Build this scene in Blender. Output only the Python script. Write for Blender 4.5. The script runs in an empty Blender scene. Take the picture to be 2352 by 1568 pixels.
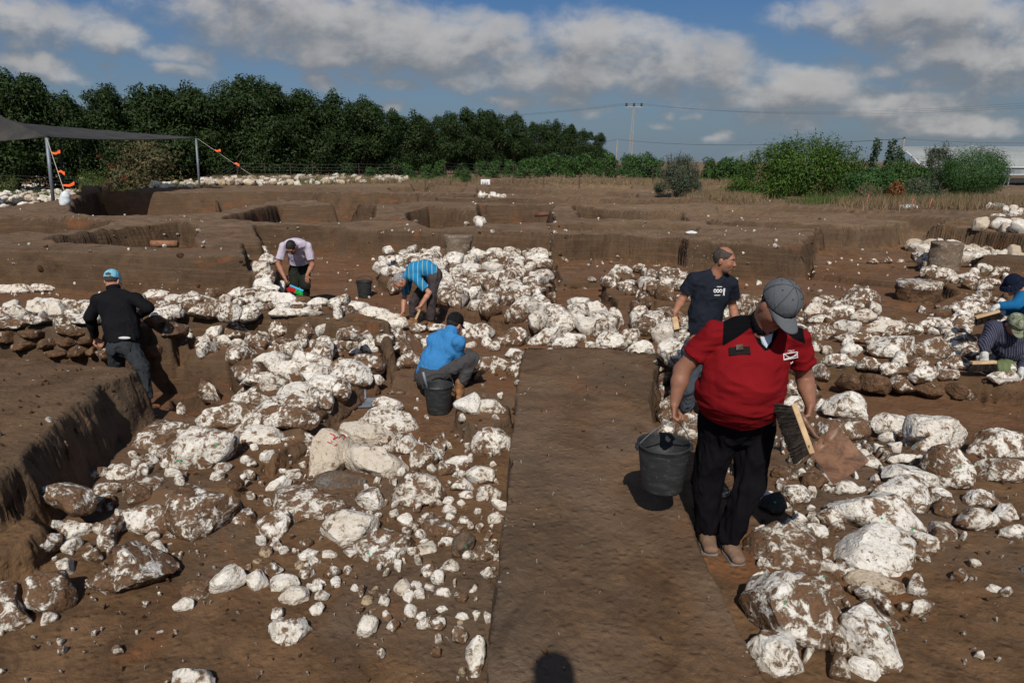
import bpy, math, random
import numpy as np
from mathutils import Vector, Matrix

# ------------------------------------------------------------------ camera
C = bpy.context.scene.collection
HC = 2.26                      # camera height above the floor the man in red stands on
PITCH = math.atan(412/1568)
FPX = 1568.0                   # focal length in picture units (picture 2352 x 1568)
cam_d = bpy.data.cameras.new("camera"); cam_d.sensor_width = 36; cam_d.lens = 24
cam_d.clip_start = 0.05; cam_d.clip_end = 9000
cam = bpy.data.objects.new("camera", cam_d); C.objects.link(cam)
cam.location = (0, 0, HC); cam.rotation_euler = (math.pi/2 - PITCH, 0, 0)
bpy.context.scene.camera = cam

# ------------------------------------------------------------------ light
SUN_EL = math.radians(43.6); SUN_AZ = math.radians(2.8)   # light travels towards +y, slightly +x
sd = bpy.data.lights.new("sun", 'SUN'); sd.energy = 4.3; sd.angle = math.radians(0.53); sd.color = (1, .94, .85)
sun = bpy.data.objects.new("sun", sd); C.objects.link(sun)
ldir = Vector((math.sin(SUN_AZ)*math.cos(SUN_EL), math.cos(SUN_AZ)*math.cos(SUN_EL), -math.sin(SUN_EL)))
sun.rotation_euler = ldir.to_track_quat('-Z', 'Y').to_euler()
vs = bpy.context.scene.view_settings
vs.view_transform = 'Standard'; vs.look = 'None'; vs.gamma = 1; vs.use_curve_mapping = False; vs.exposure = -0.12
bpy.context.scene.cycles.max_bounces = 5
bpy.context.scene.cycles.transparent_max_bounces = 8

# ------------------------------------------------------------------ node helpers
class NT:
    def __init__(s, nt): s.nt = nt
    def n(s, typ, **kw):
        nd = s.nt.nodes.new(typ)
        for k, v in kw.items(): setattr(nd, k, v)
        return nd
    def put(s, sock, v):
        if isinstance(v, bpy.types.NodeSocket): s.nt.links.new(v, sock)
        elif v is not None: sock.default_value = v
    def m(s, op, a, b=None, c=None, clamp=False):
        nd = s.n('ShaderNodeMath', operation=op); nd.use_clamp = clamp
        s.put(nd.inputs[0], a)
        if b is not None: s.put(nd.inputs[1], b)
        if c is not None: s.put(nd.inputs[2], c)
        return nd.outputs[0]
    def ramp(s, x, lo, hi):      # smooth 0..1
        nd = s.n('ShaderNodeMapRange', interpolation_type='SMOOTHSTEP')
        s.put(nd.inputs[0], x); nd.inputs[1].default_value = lo; nd.inputs[2].default_value = hi
        return nd.outputs[0]
    def mix(s, f, a, b, mode='MIX'):
        nd = s.n('ShaderNodeMix', data_type='RGBA', blend_type=mode)
        s.put(nd.inputs[0], f); s.put(nd.inputs[6], a); s.put(nd.inputs[7], b)
        return nd.outputs[2]
    def noise(s, vec, scale, detail=4, rough=.5, dist=0.0):
        nd = s.n('ShaderNodeTexNoise'); nd.inputs['Scale'].default_value = scale
        nd.inputs['Detail'].default_value = detail; nd.inputs['Roughness'].default_value = rough
        nd.inputs['Distortion'].default_value = dist
        if vec is not None: s.put(nd.inputs['Vector'], vec)
        return nd.outputs['Fac']
    def vor(s, vec, scale, feature='F1'):
        nd = s.n('ShaderNodeTexVoronoi', feature=feature); nd.inputs['Scale'].default_value = scale
        if vec is not None: s.put(nd.inputs['Vector'], vec)
        return nd
    def vmul(s, vec, v):
        nd = s.n('ShaderNodeVectorMath', operation='MULTIPLY'); s.put(nd.inputs[0], vec); nd.inputs[1].default_value = v
        return nd.outputs[0]
def col(r, g, b): return (r, g, b, 1)

# ------------------------------------------------------------------ world: sky and clouds
w = bpy.data.worlds.new("World"); bpy.context.scene.world = w; w.use_nodes = True
wt = w.node_tree; wt.nodes.clear(); W = NT(wt)
sky = W.n('ShaderNodeTexSky', sky_type='NISHITA'); sky.sun_disc = False
sky.sun_elevation = SUN_EL; sky.sun_rotation = math.radians(180) + SUN_AZ; sky.altitude = 0
sky.air_density = 1.0; sky.dust_density = 1.3; sky.ozone_density = 1.5
geo = W.n('ShaderNodeTexCoord').outputs['Generated']
sep = W.n('ShaderNodeSeparateXYZ'); W.put(sep.inputs[0], geo)
X, Y, Z = sep.outputs
# clouds lie in layers overhead; described by direction (x/y, z/y) ahead and by noise elsewhere
Yc = W.m('MAXIMUM', W.m('ABSOLUTE', Y), .05)
U_ = W.m('DIVIDE', X, Yc); V_ = W.m('DIVIDE', Z, Yc)
cmb = W.n('ShaderNodeCombineXYZ'); W.put(cmb.inputs[0], U_); W.put(cmb.inputs[1], W.m('MULTIPLY', V_, 1.5)); UV = cmb.outputs[0]
def dirpt(px, py):
    a = (px-1176)/FPX; b = -(py-784)/FPX
    y = math.cos(PITCH) + b*math.sin(PITCH); z = -math.sin(PITCH) + b*math.cos(PITCH)
    return a/y, z/y
CLOUDS = [  # picture x, y, half width, half height, weight, tilt
 (90,50,210,62,1.0,.25),(240,80,130,40,.9,.15),(60,100,90,25,.8,.1),(95,155,120,34,.95,.3),(30,140,50,25,.8,.2),
 (400,125,105,30,.95,.25),(410,165,80,26,.9,.2),(470,150,50,20,.7,.2),(262,138,26,14,.8,0),(275,165,30,11,.7,.2),
 (660,20,330,85,1.05,.12),(900,95,330,85,1.15,.2),(1120,90,170,75,1.0,.3),(620,90,230,60,.9,.2),(1060,185,190,38,.9,.15),
 (1400,110,180,90,1.1,.2),(1330,170,330,62,1.05,.05),(1580,150,220,75,1.05,.3),(1640,200,160,45,.9,0),
 (760,195,52,30,1.0,.1),(830,188,42,18,.85,.2),(900,200,62,22,.95,.3),(935,205,30,14,.8,0),
 (1180,238,95,26,1.0,.05),(1300,235,58,28,.95,.1),(1340,262,70,18,.8,0),(900,245,30,14,.85,.3),
 (1850,205,190,50,1.05,-.1),(1960,160,120,45,.9,-.2),(1800,235,260,34,1.0,0),(2060,235,260,32,1.0,0),
 (2110,40,320,62,1.1,-.05),(2250,110,220,75,1.1,.2),(2110,110,90,34,.8,0),(2260,190,240,45,1.0,0),(1980,265,130,26,.95,0),(2200,290,240,40,1.0,0),
 (1840,268,190,34,.9,0),(1660,298,40,17,.85,0),(1590,268,30,14,.8,0),(1535,262,34,18,.8,0),(1500,290,40,14,.7,0),(1690,345,110,14,.6,0),(1640,305,50,14,.8,0),
]
def cloud_density(uv_off):
    g = None
    ou, ov = uv_off
    u = W.m('ADD', U_, ou); v = W.m('ADD', V_, ov)
    # warp
    cb = W.n('ShaderNodeCombineXYZ'); W.put(cb.inputs[0], u); W.put(cb.inputs[1], W.m('MULTIPLY', v, 1.6))
    wn = W.n('ShaderNodeTexNoise'); wn.inputs['Scale'].default_value = 9; wn.inputs['Detail'].default_value = 3
    W.put(wn.inputs['Vector'], cb.outputs[0])
    wsep = W.n('ShaderNodeSeparateXYZ'); W.put(wsep.inputs[0], wn.outputs['Color'])
    u = W.m('ADD', u, W.m('MULTIPLY', W.m('SUBTRACT', wsep.outputs[0], .5), .10))
    v = W.m('ADD', v, W.m('MULTIPLY', W.m('SUBTRACT', wsep.outputs[1], .5), .05))
    for (px, py, hw, hh, wgt, tilt) in CLOUDS:
        u0, v0 = dirpt(px, py)
        a = hw/FPX*1.05; b = hh/FPX*1.05
        du = W.m('MULTIPLY_ADD', u, 1/a, -u0/a)
        dv = W.m('MULTIPLY_ADD', v, 1/b, -v0/b)
        if tilt: dv = W.m('MULTIPLY_ADD', du, tilt, dv)
        r2 = W.m('MULTIPLY_ADD', dv, dv, W.m('MULTIPLY', du, du))
        f = W.m('MULTIPLY_ADD', r2, -.5*wgt, wgt)       # 1 centre, .5 at rim
        g = f if g is None else W.m('SMOOTH_MAX', g, f, .15)
    n1 = W.noise(cb.outputs[0], 16, 9, .58, .25)
    return W.m('MULTIPLY_ADD', W.m('SUBTRACT', n1, .5), .95, g)
d0 = cloud_density((0, 0)); d1 = cloud_density((.012, .028))
ahead = W.ramp(Y, .02, .15)
gen = W.ramp(W.noise(geo, 2.2, 6, .6), .5, .62)
mask = W.ramp(d0, .42, 1.08)
mask = W.m('ADD', W.m('MULTIPLY', mask, ahead), W.m('MULTIPLY', gen, W.m('SUBTRACT', 1, ahead)))
mask = W.m('MULTIPLY', mask, W.ramp(Z, -.01, .03))
# brighter where the cloud thins towards the top (sunlit rim), grey in the thick base
lit = W.ramp(W.m('SUBTRACT', d0, d1), -.28, .42)
thick = W.ramp(d0, .6, 1.5)
ccol = W.mix(lit, col(.25, .275, .31), col(.74, .72, .70))
ccol = W.mix(W.m('MULTIPLY', thick, .35), ccol, col(.26, .275, .30))
n_in = W.noise(UV, 7, 5, .6)
ccol = W.mix(W.m('MULTIPLY', W.ramp(n_in, .35, .7), .35), ccol, col(.34, .33, .325))
STR = .1
skys = W.n('ShaderNodeVectorMath', operation='SCALE'); W.put(skys.inputs[0], sky.outputs[0]); skys.inputs[3].default_value = 1.0
skyc = W.mix(1.0, skys.outputs[0], col(.30, .47, .68), 'MULTIPLY')
cs = W.n('ShaderNodeVectorMath', operation='SCALE'); W.put(cs.inputs[0], ccol); cs.inputs[3].default_value = 1/STR*.80
hzv = W.n('ShaderNodeVectorMath', operation='SCALE'); hzv.inputs[0].default_value = (.195, .25, .305); hzv.inputs[3].default_value = 1/STR
skyc = W.mix(W.m('MULTIPLY', W.ramp(Z, .24, -.02), .85), skyc, hzv.outputs[0])
fin = W.mix(W.m('MULTIPLY', mask, .92), skyc, cs.outputs[0])
bg = W.n('ShaderNodeBackground'); W.put(bg.inputs[0], fin); bg.inputs[1].default_value = STR
wo = W.n('ShaderNodeOutputWorld'); wt.links.new(bg.outputs[0], wo.inputs[0])
w.cycles.sampling_method = 'MANUAL'; w.cycles.sample_map_resolution = 512

# ------------------------------------------------------------------ picture <-> world
CP, SP = math.cos(PITCH), math.sin(PITCH)
def ray(px, py):
    a = (px-1176)/FPX; b = -(py-784)/FPX
    return np.array([a, CP + b*SP, -SP + b*CP])
def at_z(px, py, z):
    r = ray(px, py); t = (z-HC)/r[2]; return np.array([r[0]*t, r[1]*t, z])
def at_y(px, py, y):
    r = ray(px, py); t = y/r[1]; return np.array([r[0]*t, y, HC + r[2]*t])
def scr(p):
    x, y, z = p[0], p[1], p[2]-HC
    f = y*CP - z*SP; u = y*SP + z*CP
    return 1176 + FPX*x/f, 784 - FPX*u/f, f

# ------------------------------------------------------------------ noise
def _h(ix, iy, iz, seed):
    h = (ix*73856093) ^ (iy*19349663) ^ (iz*83492791) ^ (seed*2654435)
    h = h & 0x7fffffff
    h = (h ^ (h >> 13))*1274126177 & 0x7fffffff
    h = (h ^ (h >> 16))*668265263 & 0x7fffffff
    return (h ^ (h >> 15)).astype(np.float32)/np.float32(0x7fffffff)
def vnoise(P, seed=0):
    P = np.asarray(P, dtype=np.float64)
    I = np.floor(P).astype(np.int64); F = (P - I).astype(np.float32); F = F*F*(3-2*F)
    x, y, z = I[..., 0], I[..., 1], I[..., 2]; fx, fy, fz = F[..., 0], F[..., 1], F[..., 2]
    def L(a, b, t): return a + (b-a)*t
    c = [[[_h(x+i, y+j, z+k, seed) for k in (0, 1)] for j in (0, 1)] for i in (0, 1)]
    return L(L(L(c[0][0][0], c[1][0][0], fx), L(c[0][1][0], c[1][1][0], fx), fy),
             L(L(c[0][0][1], c[1][0][1], fx), L(c[0][1][1], c[1][1][1], fx), fy), fz)*2-1
def fbm(P, scale, octs=4, seed=0, gain=.5):
    P = np.asarray(P, dtype=np.float64)*scale; a = 1; s = 0; t = 0
    for o in range(octs):
        s = s + a*vnoise(P*(2.03**o) + 17.3*o, seed+o); t += a; a *= gain
    return s/t
def p3(x, y, z=0): 
    x = np.asarray(x, dtype=np.float64); return np.stack([x, np.asarray(y)+0*x, np.asarray(z)+0*x], -1)
def sstep(a, b, x): t = np.clip((x-a)/(b-a), 0, 1); return t*t*(3-2*t)

# ------------------------------------------------------------------ mesh helpers
def mesh_np(name, V, F, smooth=True, attrs=None):
    me = bpy.data.meshes.new(name)
    V = np.asarray(V, dtype=np.float32); F = np.asarray(F, dtype=np.int32); k = F.shape[1]
    me.vertices.add(len(V)); me.vertices.foreach_set('co', V.ravel())
    me.loops.add(F.size); me.loops.foreach_set('vertex_index', F.ravel())
    me.polygons.add(len(F)); me.polygons.foreach_set('loop_start', np.arange(0, F.size, k, dtype=np.int32))
    me.polygons.foreach_set('loop_total', np.full(len(F), k, dtype=np.int32))
    if smooth: me.polygons.foreach_set('use_smooth', np.ones(len(F), dtype=bool))
    me.update(calc_edges=True)
    for nm, arr in (attrs or {}).items():
        arr = np.asarray(arr, dtype=np.float32)
        if arr.ndim == 1:
            at = me.attributes.new(nm, 'FLOAT', 'POINT'); at.data.foreach_set('value', arr)
        else:
            at = me.attributes.new(nm, 'FLOAT_COLOR', 'POINT'); at.data.foreach_set('color', arr.ravel())
    return me
def link(name, me, mat=None, parent=None, loc=None):
    o = bpy.data.objects.new(name, me); C.objects.link(o)
    if mat is not None:
        if isinstance(mat, (list, tuple)):
            for q in mat: me.materials.append(q)
        elif not me.materials: me.materials.append(mat)
    if loc is not None: o.location = loc
    if parent is not None: o.parent = parent
    return o
def tag(o, label=None, cat=None, group=None, kind=None):
    if label: o['label'] = label
    if cat: o['category'] = cat
    if group: o['group'] = group
    if kind: o['kind'] = kind
    return o
def empty(name, loc=(0, 0, 0), label=None, cat=None, group=None):
    o = bpy.data.objects.new(name, None); C.objects.link(o); o.location = loc; o.empty_display_size = .1
    return tag(o, label, cat, group)
class MB:                       # collects simple shapes into one mesh
    def __init__(s): s.v = []; s.f = []; s.n = 0
    def add(s, V, F):
        s.v += [tuple(map(float, p)) for p in V]; s.f += [tuple(i+s.n for i in f) for f in F]; s.n = len(s.v)
    def box(s, c, size, R=None):
        hx, hy, hz = [q/2 for q in size]
        P = np.array([(x, y, z) for x in (-hx, hx) for y in (-hy, hy) for z in (-hz, hz)])
        if R is not None: P = P @ np.asarray(R).T
        s.add(P + np.asarray(c), [(0, 1, 3, 2), (4, 6, 7, 5), (0, 4, 5, 1), (2, 3, 7, 6), (0, 2, 6, 4), (1, 5, 7, 3)])
    def tube(s, pts, r, n=8, cap=True):
        pts = [np.asarray(p, float) for p in pts]; m = len(pts)
        rr = r if isinstance(r, (list, tuple)) else [r]*m
        V = []; up = None
        for i, p in enumerate(pts):
            t = pts[min(i+1, m-1)] - pts[max(i-1, 0)]; t = t/(np.linalg.norm(t)+1e-9)
            if up is None: up = np.array([0, 0, 1.]) if abs(t[2]) < .9 else np.array([1., 0, 0])
            a = np.cross(up, t); a /= np.linalg.norm(a)+1e-9; b = np.cross(t, a); up = b
            for k in range(n):
                th = 2*math.pi*k/n; V.append(p + rr[i]*(a*math.cos(th) + b*math.sin(th)))
        F = [(i*n+k, i*n+(k+1) % n, (i+1)*n+(k+1) % n, (i+1)*n+k) for i in range(m-1) for k in range(n)]
        if cap: F += [tuple(range(n))[::-1], tuple((m-1)*n+k for k in range(n))]
        s.add(V, F)
    def lathe(s, prof, n=32, c=(0, 0, 0), sx=1, sy=1):
        V = [(c[0]+r*sx*math.cos(2*math.pi*k/n), c[1]+r*sy*math.sin(2*math.pi*k/n), c[2]+z) for (r, z) in prof for k in range(n)]
        F = [(i*n+k, i*n+(k+1) % n, (i+1)*n+(k+1) % n, (i+1)*n+k) for i in range(len(prof)-1) for k in range(n)]
        s.add(V, F)
    def mesh(s, name, smooth=False):
        me = bpy.data.meshes.new(name); me.from_pydata(s.v, [], s.f); me.update()
        if smooth: me.polygons.foreach_set('use_smooth', [True]*len(me.polygons))
        return me
    def build(s, name, mat=None, parent=None, smooth=False, loc=None, bevel=0):
        o = link(name, s.mesh(name, smooth), mat, parent, loc)
        if bevel:
            b = o.modifiers.new('bevel', 'BEVEL'); b.width = bevel; b.segments = 2; b.limit_method = 'ANGLE'
        return o
# ------------------------------------------------------------------ materials
MATS = {}
def new_mat(name):
    m = bpy.data.materials.new(name); m.use_nodes = True; m.node_tree.nodes.clear(); N = NT(m.node_tree)
    b = N.n('ShaderNodeBsdfPrincipled'); o = N.n('ShaderNodeOutputMaterial'); m.node_tree.links.new(b.outputs[0], o.inputs[0])
    MATS[name] = m
    return m, N, b
def bump(N, b, h, strength, dist):
    nd = N.n('ShaderNodeBump'); nd.inputs['Strength'].default_value = strength; nd.inputs['Distance'].default_value = dist
    N.put(nd.inputs['Height'], h); N.put(b.inputs['Normal'], nd.outputs[0])
def simple(name, c, rough=.8, var=.15, scale=8, bmp=0, bscale=40, metal=0, spec=.3):
    m, N, b = new_mat(name)
    tc = N.n('ShaderNodeTexCoord').outputs['Object']
    n = N.noise(tc, scale, 5, .6)
    dk = tuple(q*(1-var*1.6) for q in c); lt = tuple(min(1, q*(1+var*1.6)) for q in c)
    N.put(b.inputs['Base Color'], N.mix(N.ramp(n, .3, .7), col(*dk), col(*lt)))
    b.inputs['Roughness'].default_value = rough; b.inputs['Metallic'].default_value = metal
    b.inputs['Specular IOR Level'].default_value = spec
    if bmp: bump(N, b, N.noise(tc, bscale, 4, .6), bmp, .01)
    return m
# soil: trampled brown earth, grey and rusty patches, chalk specks
m_soil, N, b = new_mat('soil')
pos = N.n('ShaderNodeNewGeometry').outputs['Position']
nl = N.noise(pos, .55, 5, .6, .4); nm = N.noise(pos, 2.6, 6, .65, .6); nf = N.noise(pos, 26, 5, .7); nr = N.noise(pos, .9, 4, .55, .8)
nstr = N.noise(N.vmul(pos, (5, 1.2, 3)), 3.0, 5, .6, 1.2)
c = N.mix(N.ramp(nm, .32, .68), col(.088, .049, .023), col(.175, .100, .050))
c = N.mix(N.m('MULTIPLY', N.ramp(nl, .46, .62), .85), c, col(.125, .088, .060))     # greyer, dustier
c = N.mix(N.m('MULTIPLY', N.ramp(nr, .56, .68), .7), c, col(.190, .080, .032))     # rusty
c = N.mix(N.m('MULTIPLY', N.ramp(nstr, .5, .75), .35), c, col(.068, .043, .029))
c = N.mix(N.m('MULTIPLY', N.ramp(nf, .35, .7), .35), c, col(.13, .082, .055))
# layer colours by true level: surface earth is greyer and drier, deep floor redder
zz = N.n('ShaderNodeSeparateXYZ'); N.put(zz.inputs[0], pos)
att = N.n('ShaderNodeAttribute'); att.attribute_name = 'red'
c = N.mix(N.m('MULTIPLY', att.outputs['Fac'], .8), c, col(.175, .082, .042))
att2 = N.n('ShaderNodeAttribute'); att2.attribute_name = 'grey'
c = N.mix(N.m('MULTIPLY', att2.outputs['Fac'], .62), c, N.mix(nm, col(.070, .052, .036), col(.125, .095, .068)))
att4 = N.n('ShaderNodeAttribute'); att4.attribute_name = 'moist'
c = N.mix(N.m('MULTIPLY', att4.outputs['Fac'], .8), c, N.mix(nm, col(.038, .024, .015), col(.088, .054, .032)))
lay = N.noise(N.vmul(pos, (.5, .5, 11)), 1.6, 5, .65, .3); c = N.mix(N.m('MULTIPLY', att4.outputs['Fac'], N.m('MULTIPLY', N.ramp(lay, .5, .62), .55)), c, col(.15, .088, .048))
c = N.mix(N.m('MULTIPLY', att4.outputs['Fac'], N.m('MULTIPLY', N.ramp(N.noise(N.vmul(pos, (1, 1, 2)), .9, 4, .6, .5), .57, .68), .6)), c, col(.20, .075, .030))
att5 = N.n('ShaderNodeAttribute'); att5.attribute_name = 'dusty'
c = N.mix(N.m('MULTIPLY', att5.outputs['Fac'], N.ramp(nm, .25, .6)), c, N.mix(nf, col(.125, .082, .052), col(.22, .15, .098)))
nstain = N.noise(pos, 1.7, 5, .6, 1.4)
c = N.mix(N.m('MULTIPLY', N.ramp(nstain, .56, .72), .45), c, col(.040, .026, .018))
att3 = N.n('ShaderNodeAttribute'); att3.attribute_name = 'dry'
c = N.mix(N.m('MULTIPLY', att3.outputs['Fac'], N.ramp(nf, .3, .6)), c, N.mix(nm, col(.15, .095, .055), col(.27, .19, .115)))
v1 = N.vor(pos, 38); v2 = N.vor(pos, 11)
s1 = N.m('LESS_THAN', N.m('ADD', v1.outputs['Distance'], N.m('MULTIPLY', N.noise(pos, 21, 2, .5), .28)), N.m('MULTIPLY', N.ramp(N.noise(pos, 1.3, 3, .6), .38, .70), .24))
s2 = N.m('LESS_THAN', N.m('ADD', v2.outputs['Distance'], N.m('MULTIPLY', nf, .08)), N.m('MULTIPLY', N.ramp(N.noise(pos, .8, 4, .7), .42, .75), .22))
c = N.mix(N.m('MULTIPLY', N.m('MAXIMUM', s1, s2), .85), c, col(.50, .45, .38))
N.put(b.inputs['Base Color'], c); b.inputs['Roughness'].default_value = .95; b.inputs['Specular IOR Level'].default_value = .12
h = N.m('ADD', N.m('MULTIPLY', N.noise(pos, 60, 5, .7), .35), N.m('MULTIPLY', N.noise(pos, 9, 5, .65, .5), 1.0))
h = N.m('ADD', h, N.m('MULTIPLY', nstr, .5)); clod = N.vor(pos, 16); h = N.m('ADD', h, N.m('MULTIPLY', N.ramp(clod.outputs['Distance'], .05, .45), -.35))
bump(N, b, h, .9, .022)

# limestone, chalk white with brown mud patches; "mud" 0..1 and "tint" per stone
def stone_mat(name, white, cream, mudc):
    m, N, b = new_mat(name)
    pos = N.n('ShaderNodeNewGeometry').outputs['Position']
    nrm = N.n('ShaderNodeNewGeometry').outputs['Normal']
    am = N.n('ShaderNodeAttribute'); am.attribute_name = 'mud'
    at = N.n('ShaderNodeAttribute'); at.attribute_name = 'tint'
    n1 = N.noise(pos, 5.5, 7, .66, .5); n2 = N.noise(pos, 15, 8, .72, .6); n3 = N.noise(pos, 60, 4, .7)
    base = N.mix(N.ramp(n2, .3, .7), col(*white), col(*cream))
    base = N.mix(N.m('MULTIPLY', at.outputs['Fac'], .9), base, col(.42, .30, .17))
    pink = N.ramp(N.noise(pos, 3.1, 4, .6), .6, .7)
    base = N.mix(N.m('MULTIPLY', pink, .25), base, col(.50, .34, .24))
    k = N.m('ADD', N.m('MULTIPLY', n1, .40), N.m('MULTIPLY', n2, .60))
    k = N.m('ADD', k, N.m('MULTIPLY', N.m('SUBTRACT', am.outputs['Fac'], .5), .27))
    mask = N.ramp(k, .445, .505)
    base = N.mix(N.m('MULTIPLY', N.ramp(k, .40, .48), .6), base, col(cream[0]*.62, cream[1]*.56, cream[2]*.50))
    fleck = N.ramp(N.m('ADD', N.noise(pos, 34, 5, .75, .6), N.m('MULTIPLY', am.outputs['Fac'], .05)), .60, .68)
    mudm = N.m('MAXIMUM', mask, N.m('MULTIPLY', fleck, .85))
    mc = N.mix(N.ramp(n2, .35, .7), col(*mudc), col(mudc[0]*2.9, mudc[1]*2.8, mudc[2]*2.7))
    chalk = N.ramp(N.noise(pos, 24, 6, .8, 1.2), .60, .66)          # chalk smears over the mud
    mc = N.mix(N.m('MULTIPLY', chalk, .55), mc, col(.46, .42, .36))
    c = N.mix(mudm, base, mc)
    N.put(b.inputs['Base Color'], c); b.inputs['Roughness'].default_value = .93; b.inputs['Specular IOR Level'].default_value = .1
    h = N.m('ADD', N.m('MULTIPLY', n2, 1.0), N.m('ADD', N.m('MULTIPLY', n3, .45), N.m('MULTIPLY', n1, .8)))
    h = N.m('ADD', h, N.m('MULTIPLY', mudm, -.25))
    pit = N.vor(pos, 30, 'F1'); h = N.m('ADD', h, N.m('MULTIPLY', N.ramp(pit.outputs['Distance'], .1, .5), .25))
    bump(N, b, h, .85, .028)
    return m
m_stone = stone_mat('limestone', (.86, .83, .77), (.66, .60, .51), (.070, .041, .024))
m_basalt = stone_mat('basalt', (.045, .048, .052), (.09, .09, .09), (.03, .025, .02))
m_grey = stone_mat('grey_stone', (.17, .155, .14), (.23, .205, .18), (.07, .05, .036))
m_terra = simple('terracotta', (.26, .125, .065), .9, .2, 20, .5)
# ------------------------------------------------------------------ terrain
def surf(y): return .5 + .35*sstep(16, 60, y)
def floor_level(x, y):
    f = -.30 + .30*sstep(.3, 1.0, x)*(1-sstep(4.6, 6.6, y))
    return f
def U(z, *pts): return [tuple(at_z(px, py, z)[:2]) for px, py in pts]
def L2(*pts): return [tuple(p) for p in pts]
FEAT = []      # polygon, level or function, edge width, edge roughness
def feat(poly, lev, w=.10, warp=.06): FEAT.append((np.array(poly, float), lev, w, warp))
S5 = .5
# main excavation
feat(U(S5, (-500, 572), (0, 576), (300, 584), (560, 592), (594, 604), (604, 560), (592, 522), (750, 520), (880, 525), (1000, 531), (1100, 539),
       (1280, 548), (1400, 549), (1620, 553), (1848, 566), (1868, 545), (1900, 540), (2100, 551), (2230, 566), (2400, 592), (3000, 640))
     + L2((14, 6), (12, 1), (8, -3), (-8, -3), (-14, 4)), floor_level, .24, .14)
# steps in the floor on the right
feat(U(-.1, (1866, 585), (2100, 560), (2500, 610), (2500, 670), (2110, 664), (2005, 656), (1985, 640), (1868, 624)), -.10, .05, .05)
feat(U(-.1, (1270, 600), (1400, 590), (1560, 600), (1600, 625), (1480, 655), (1400, 640), (1290, 640)), -.14, .05, .05)
feat(U(-.2, (1500, 640), (1900, 640), (2100, 668), (2330, 690), (2000, 700), (1850, 668), (1560, 665)), -.22, .05, .05)
# baulk squares beyond (openings at the old surface)
for pts, lev in [
 ([(-120, 497), (0, 498), (100, 499), (207, 505), (258, 511), (212, 529), (140, 536), (68, 539), (0, 542), (-120, 544)], -.15),
 ([(105, 547), (222, 532), (300, 524), (412, 515), (441, 520), (441, 569), (410, 568), (300, 561), (210, 557), (140, 553)], -.25),
 ([(178, 462), (230, 450), (498, 449), (498, 489), (440, 494), (366, 498), (220, 493), (176, 490)], -.75),
 ([(497, 449), (717, 449), (728, 466), (640, 462), (600, 470), (560, 481), (497, 488)], -.3),
 ([(520, 500), (580, 488), (640, 474), (784, 474), (862, 480), (852, 500), (700, 506), (600, 505)], -.1),
 ([(724, 449), (850, 450), (1000, 452), (998, 463), (960, 469), (850, 478), (784, 475), (730, 468)], -.5),
 ([(945, 488), (985, 482), (1100, 488), (1104, 511), (1090, 521), (990, 519), (940, 508)], -.2),
 ([(1100, 478), (1260, 477), (1270, 505), (1250, 513), (1102, 513)], -.35),
 ([(1325, 476), (1400, 482), (1569, 490), (1571, 505), (1440, 501), (1330, 499)], -.05),
 ([(1620, 515), (1640, 505), (1760, 512), (2090, 530), (2090, 538), (1850, 530)], .1),
 ([(1600, 492), (1800, 496), (2100, 508), (2352, 520), (2352, 525), (2100, 514), (1800, 503), (1610, 499)], .28),
 ([(2160, 545), (2400, 560), (2400, 580), (2200, 566)], .1),
 ([(895, 439), (960, 437), (1062, 440), (1060, 448), (900, 447)], .1),
 ([(945, 430), (1070, 432), (1070, 438), (950, 437)], .2),
 ([(1128, 421), (1250, 427), (1250, 432), (1130, 430)], .25),
 ([(1120, 431), (1450, 435), (1452, 443), (1125, 438)], .25),
 ([(1100, 441), (1460, 450), (1466, 459), (1100, 449)], .1),
 ([(227, 430), (300, 424), (480, 414), (486, 429), (370, 437), (240, 449)], -.3),
 ([(-100, 404), (500, 403), (700, 406), (945, 410), (945, 421), (700, 417), (500, 411), (-100, 416)], .35),
 ([(-200, 420), (180, 418), (192, 446), (100, 470), (0, 478), (-200, 482)], .2),
 ([(1270, 517), (1430, 515), (1600, 521), (1600, 529), (1430, 526), (1270, 527)], .12),
 ([(640, 498), (930, 503), (930, 509), (760, 512), (640, 507)], .2),
 ([(1010, 462), (1300, 462), (1560, 470), (1560, 475), (1300, 470), (1010, 469)], .25),
 ([(1650, 478), (1960, 484), (1960, 491), (1650, 486)], .25),
 ([(2000, 498), (2352, 506), (2352, 514), (2000, 506)], .2),
 ([(960, 450), (1090, 452), (1090, 457), (960, 457)], .2),
 ([(1480, 436), (1900, 446), (1900, 451), (1480, 442)], .3),
 ([(1500, 462), (1720, 470), (1720, 475), (1500, 468)], .38),
 ([(1750, 482), (2000, 486), (2330, 492), (2330, 497), (2000, 493), (1750, 488)], .38)]:
    feat(U(S5, *pts), lev-.12, .20, .14)
# wall ridges that carry masonry
feat(U(.30, (-300, 690), (0, 697), (330, 690), (420, 676), (590, 655), (640, 672), (760, 690), (900, 722), (960, 745), (900, 768), (760, 742),
       (560, 738), (400, 735), (380, 745), (0, 745), (-300, 750)), .22, .08, .05)
feat(U(.30, (560, 580), (640, 580), (632, 640), (650, 670), (590, 665)), .20, .07, .04)
feat(U(-.05, (400, 765), (560, 762), (905, 790), (860, 856), (785, 893), (728, 945), (690, 980), (620, 1030), (560, 960), (600, 900), (560, 862), (470, 840), (420, 800)), -.12, .12, .08)
feat(U(-.1, (420, 950), (520, 920), (640, 960), (700, 990), (560, 1060), (540, 1100), (400, 1110), (300, 1110), (290, 1040)), -.20, .10, .06)
feat(U(-.05, (900, 768), (960, 745), (1060, 750), (1300, 758), (1500, 790), (1500, 830), (1210, 850), (1180, 890), (1060, 870), (1000, 860), (900, 850)), -.16, .06, .04)
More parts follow.
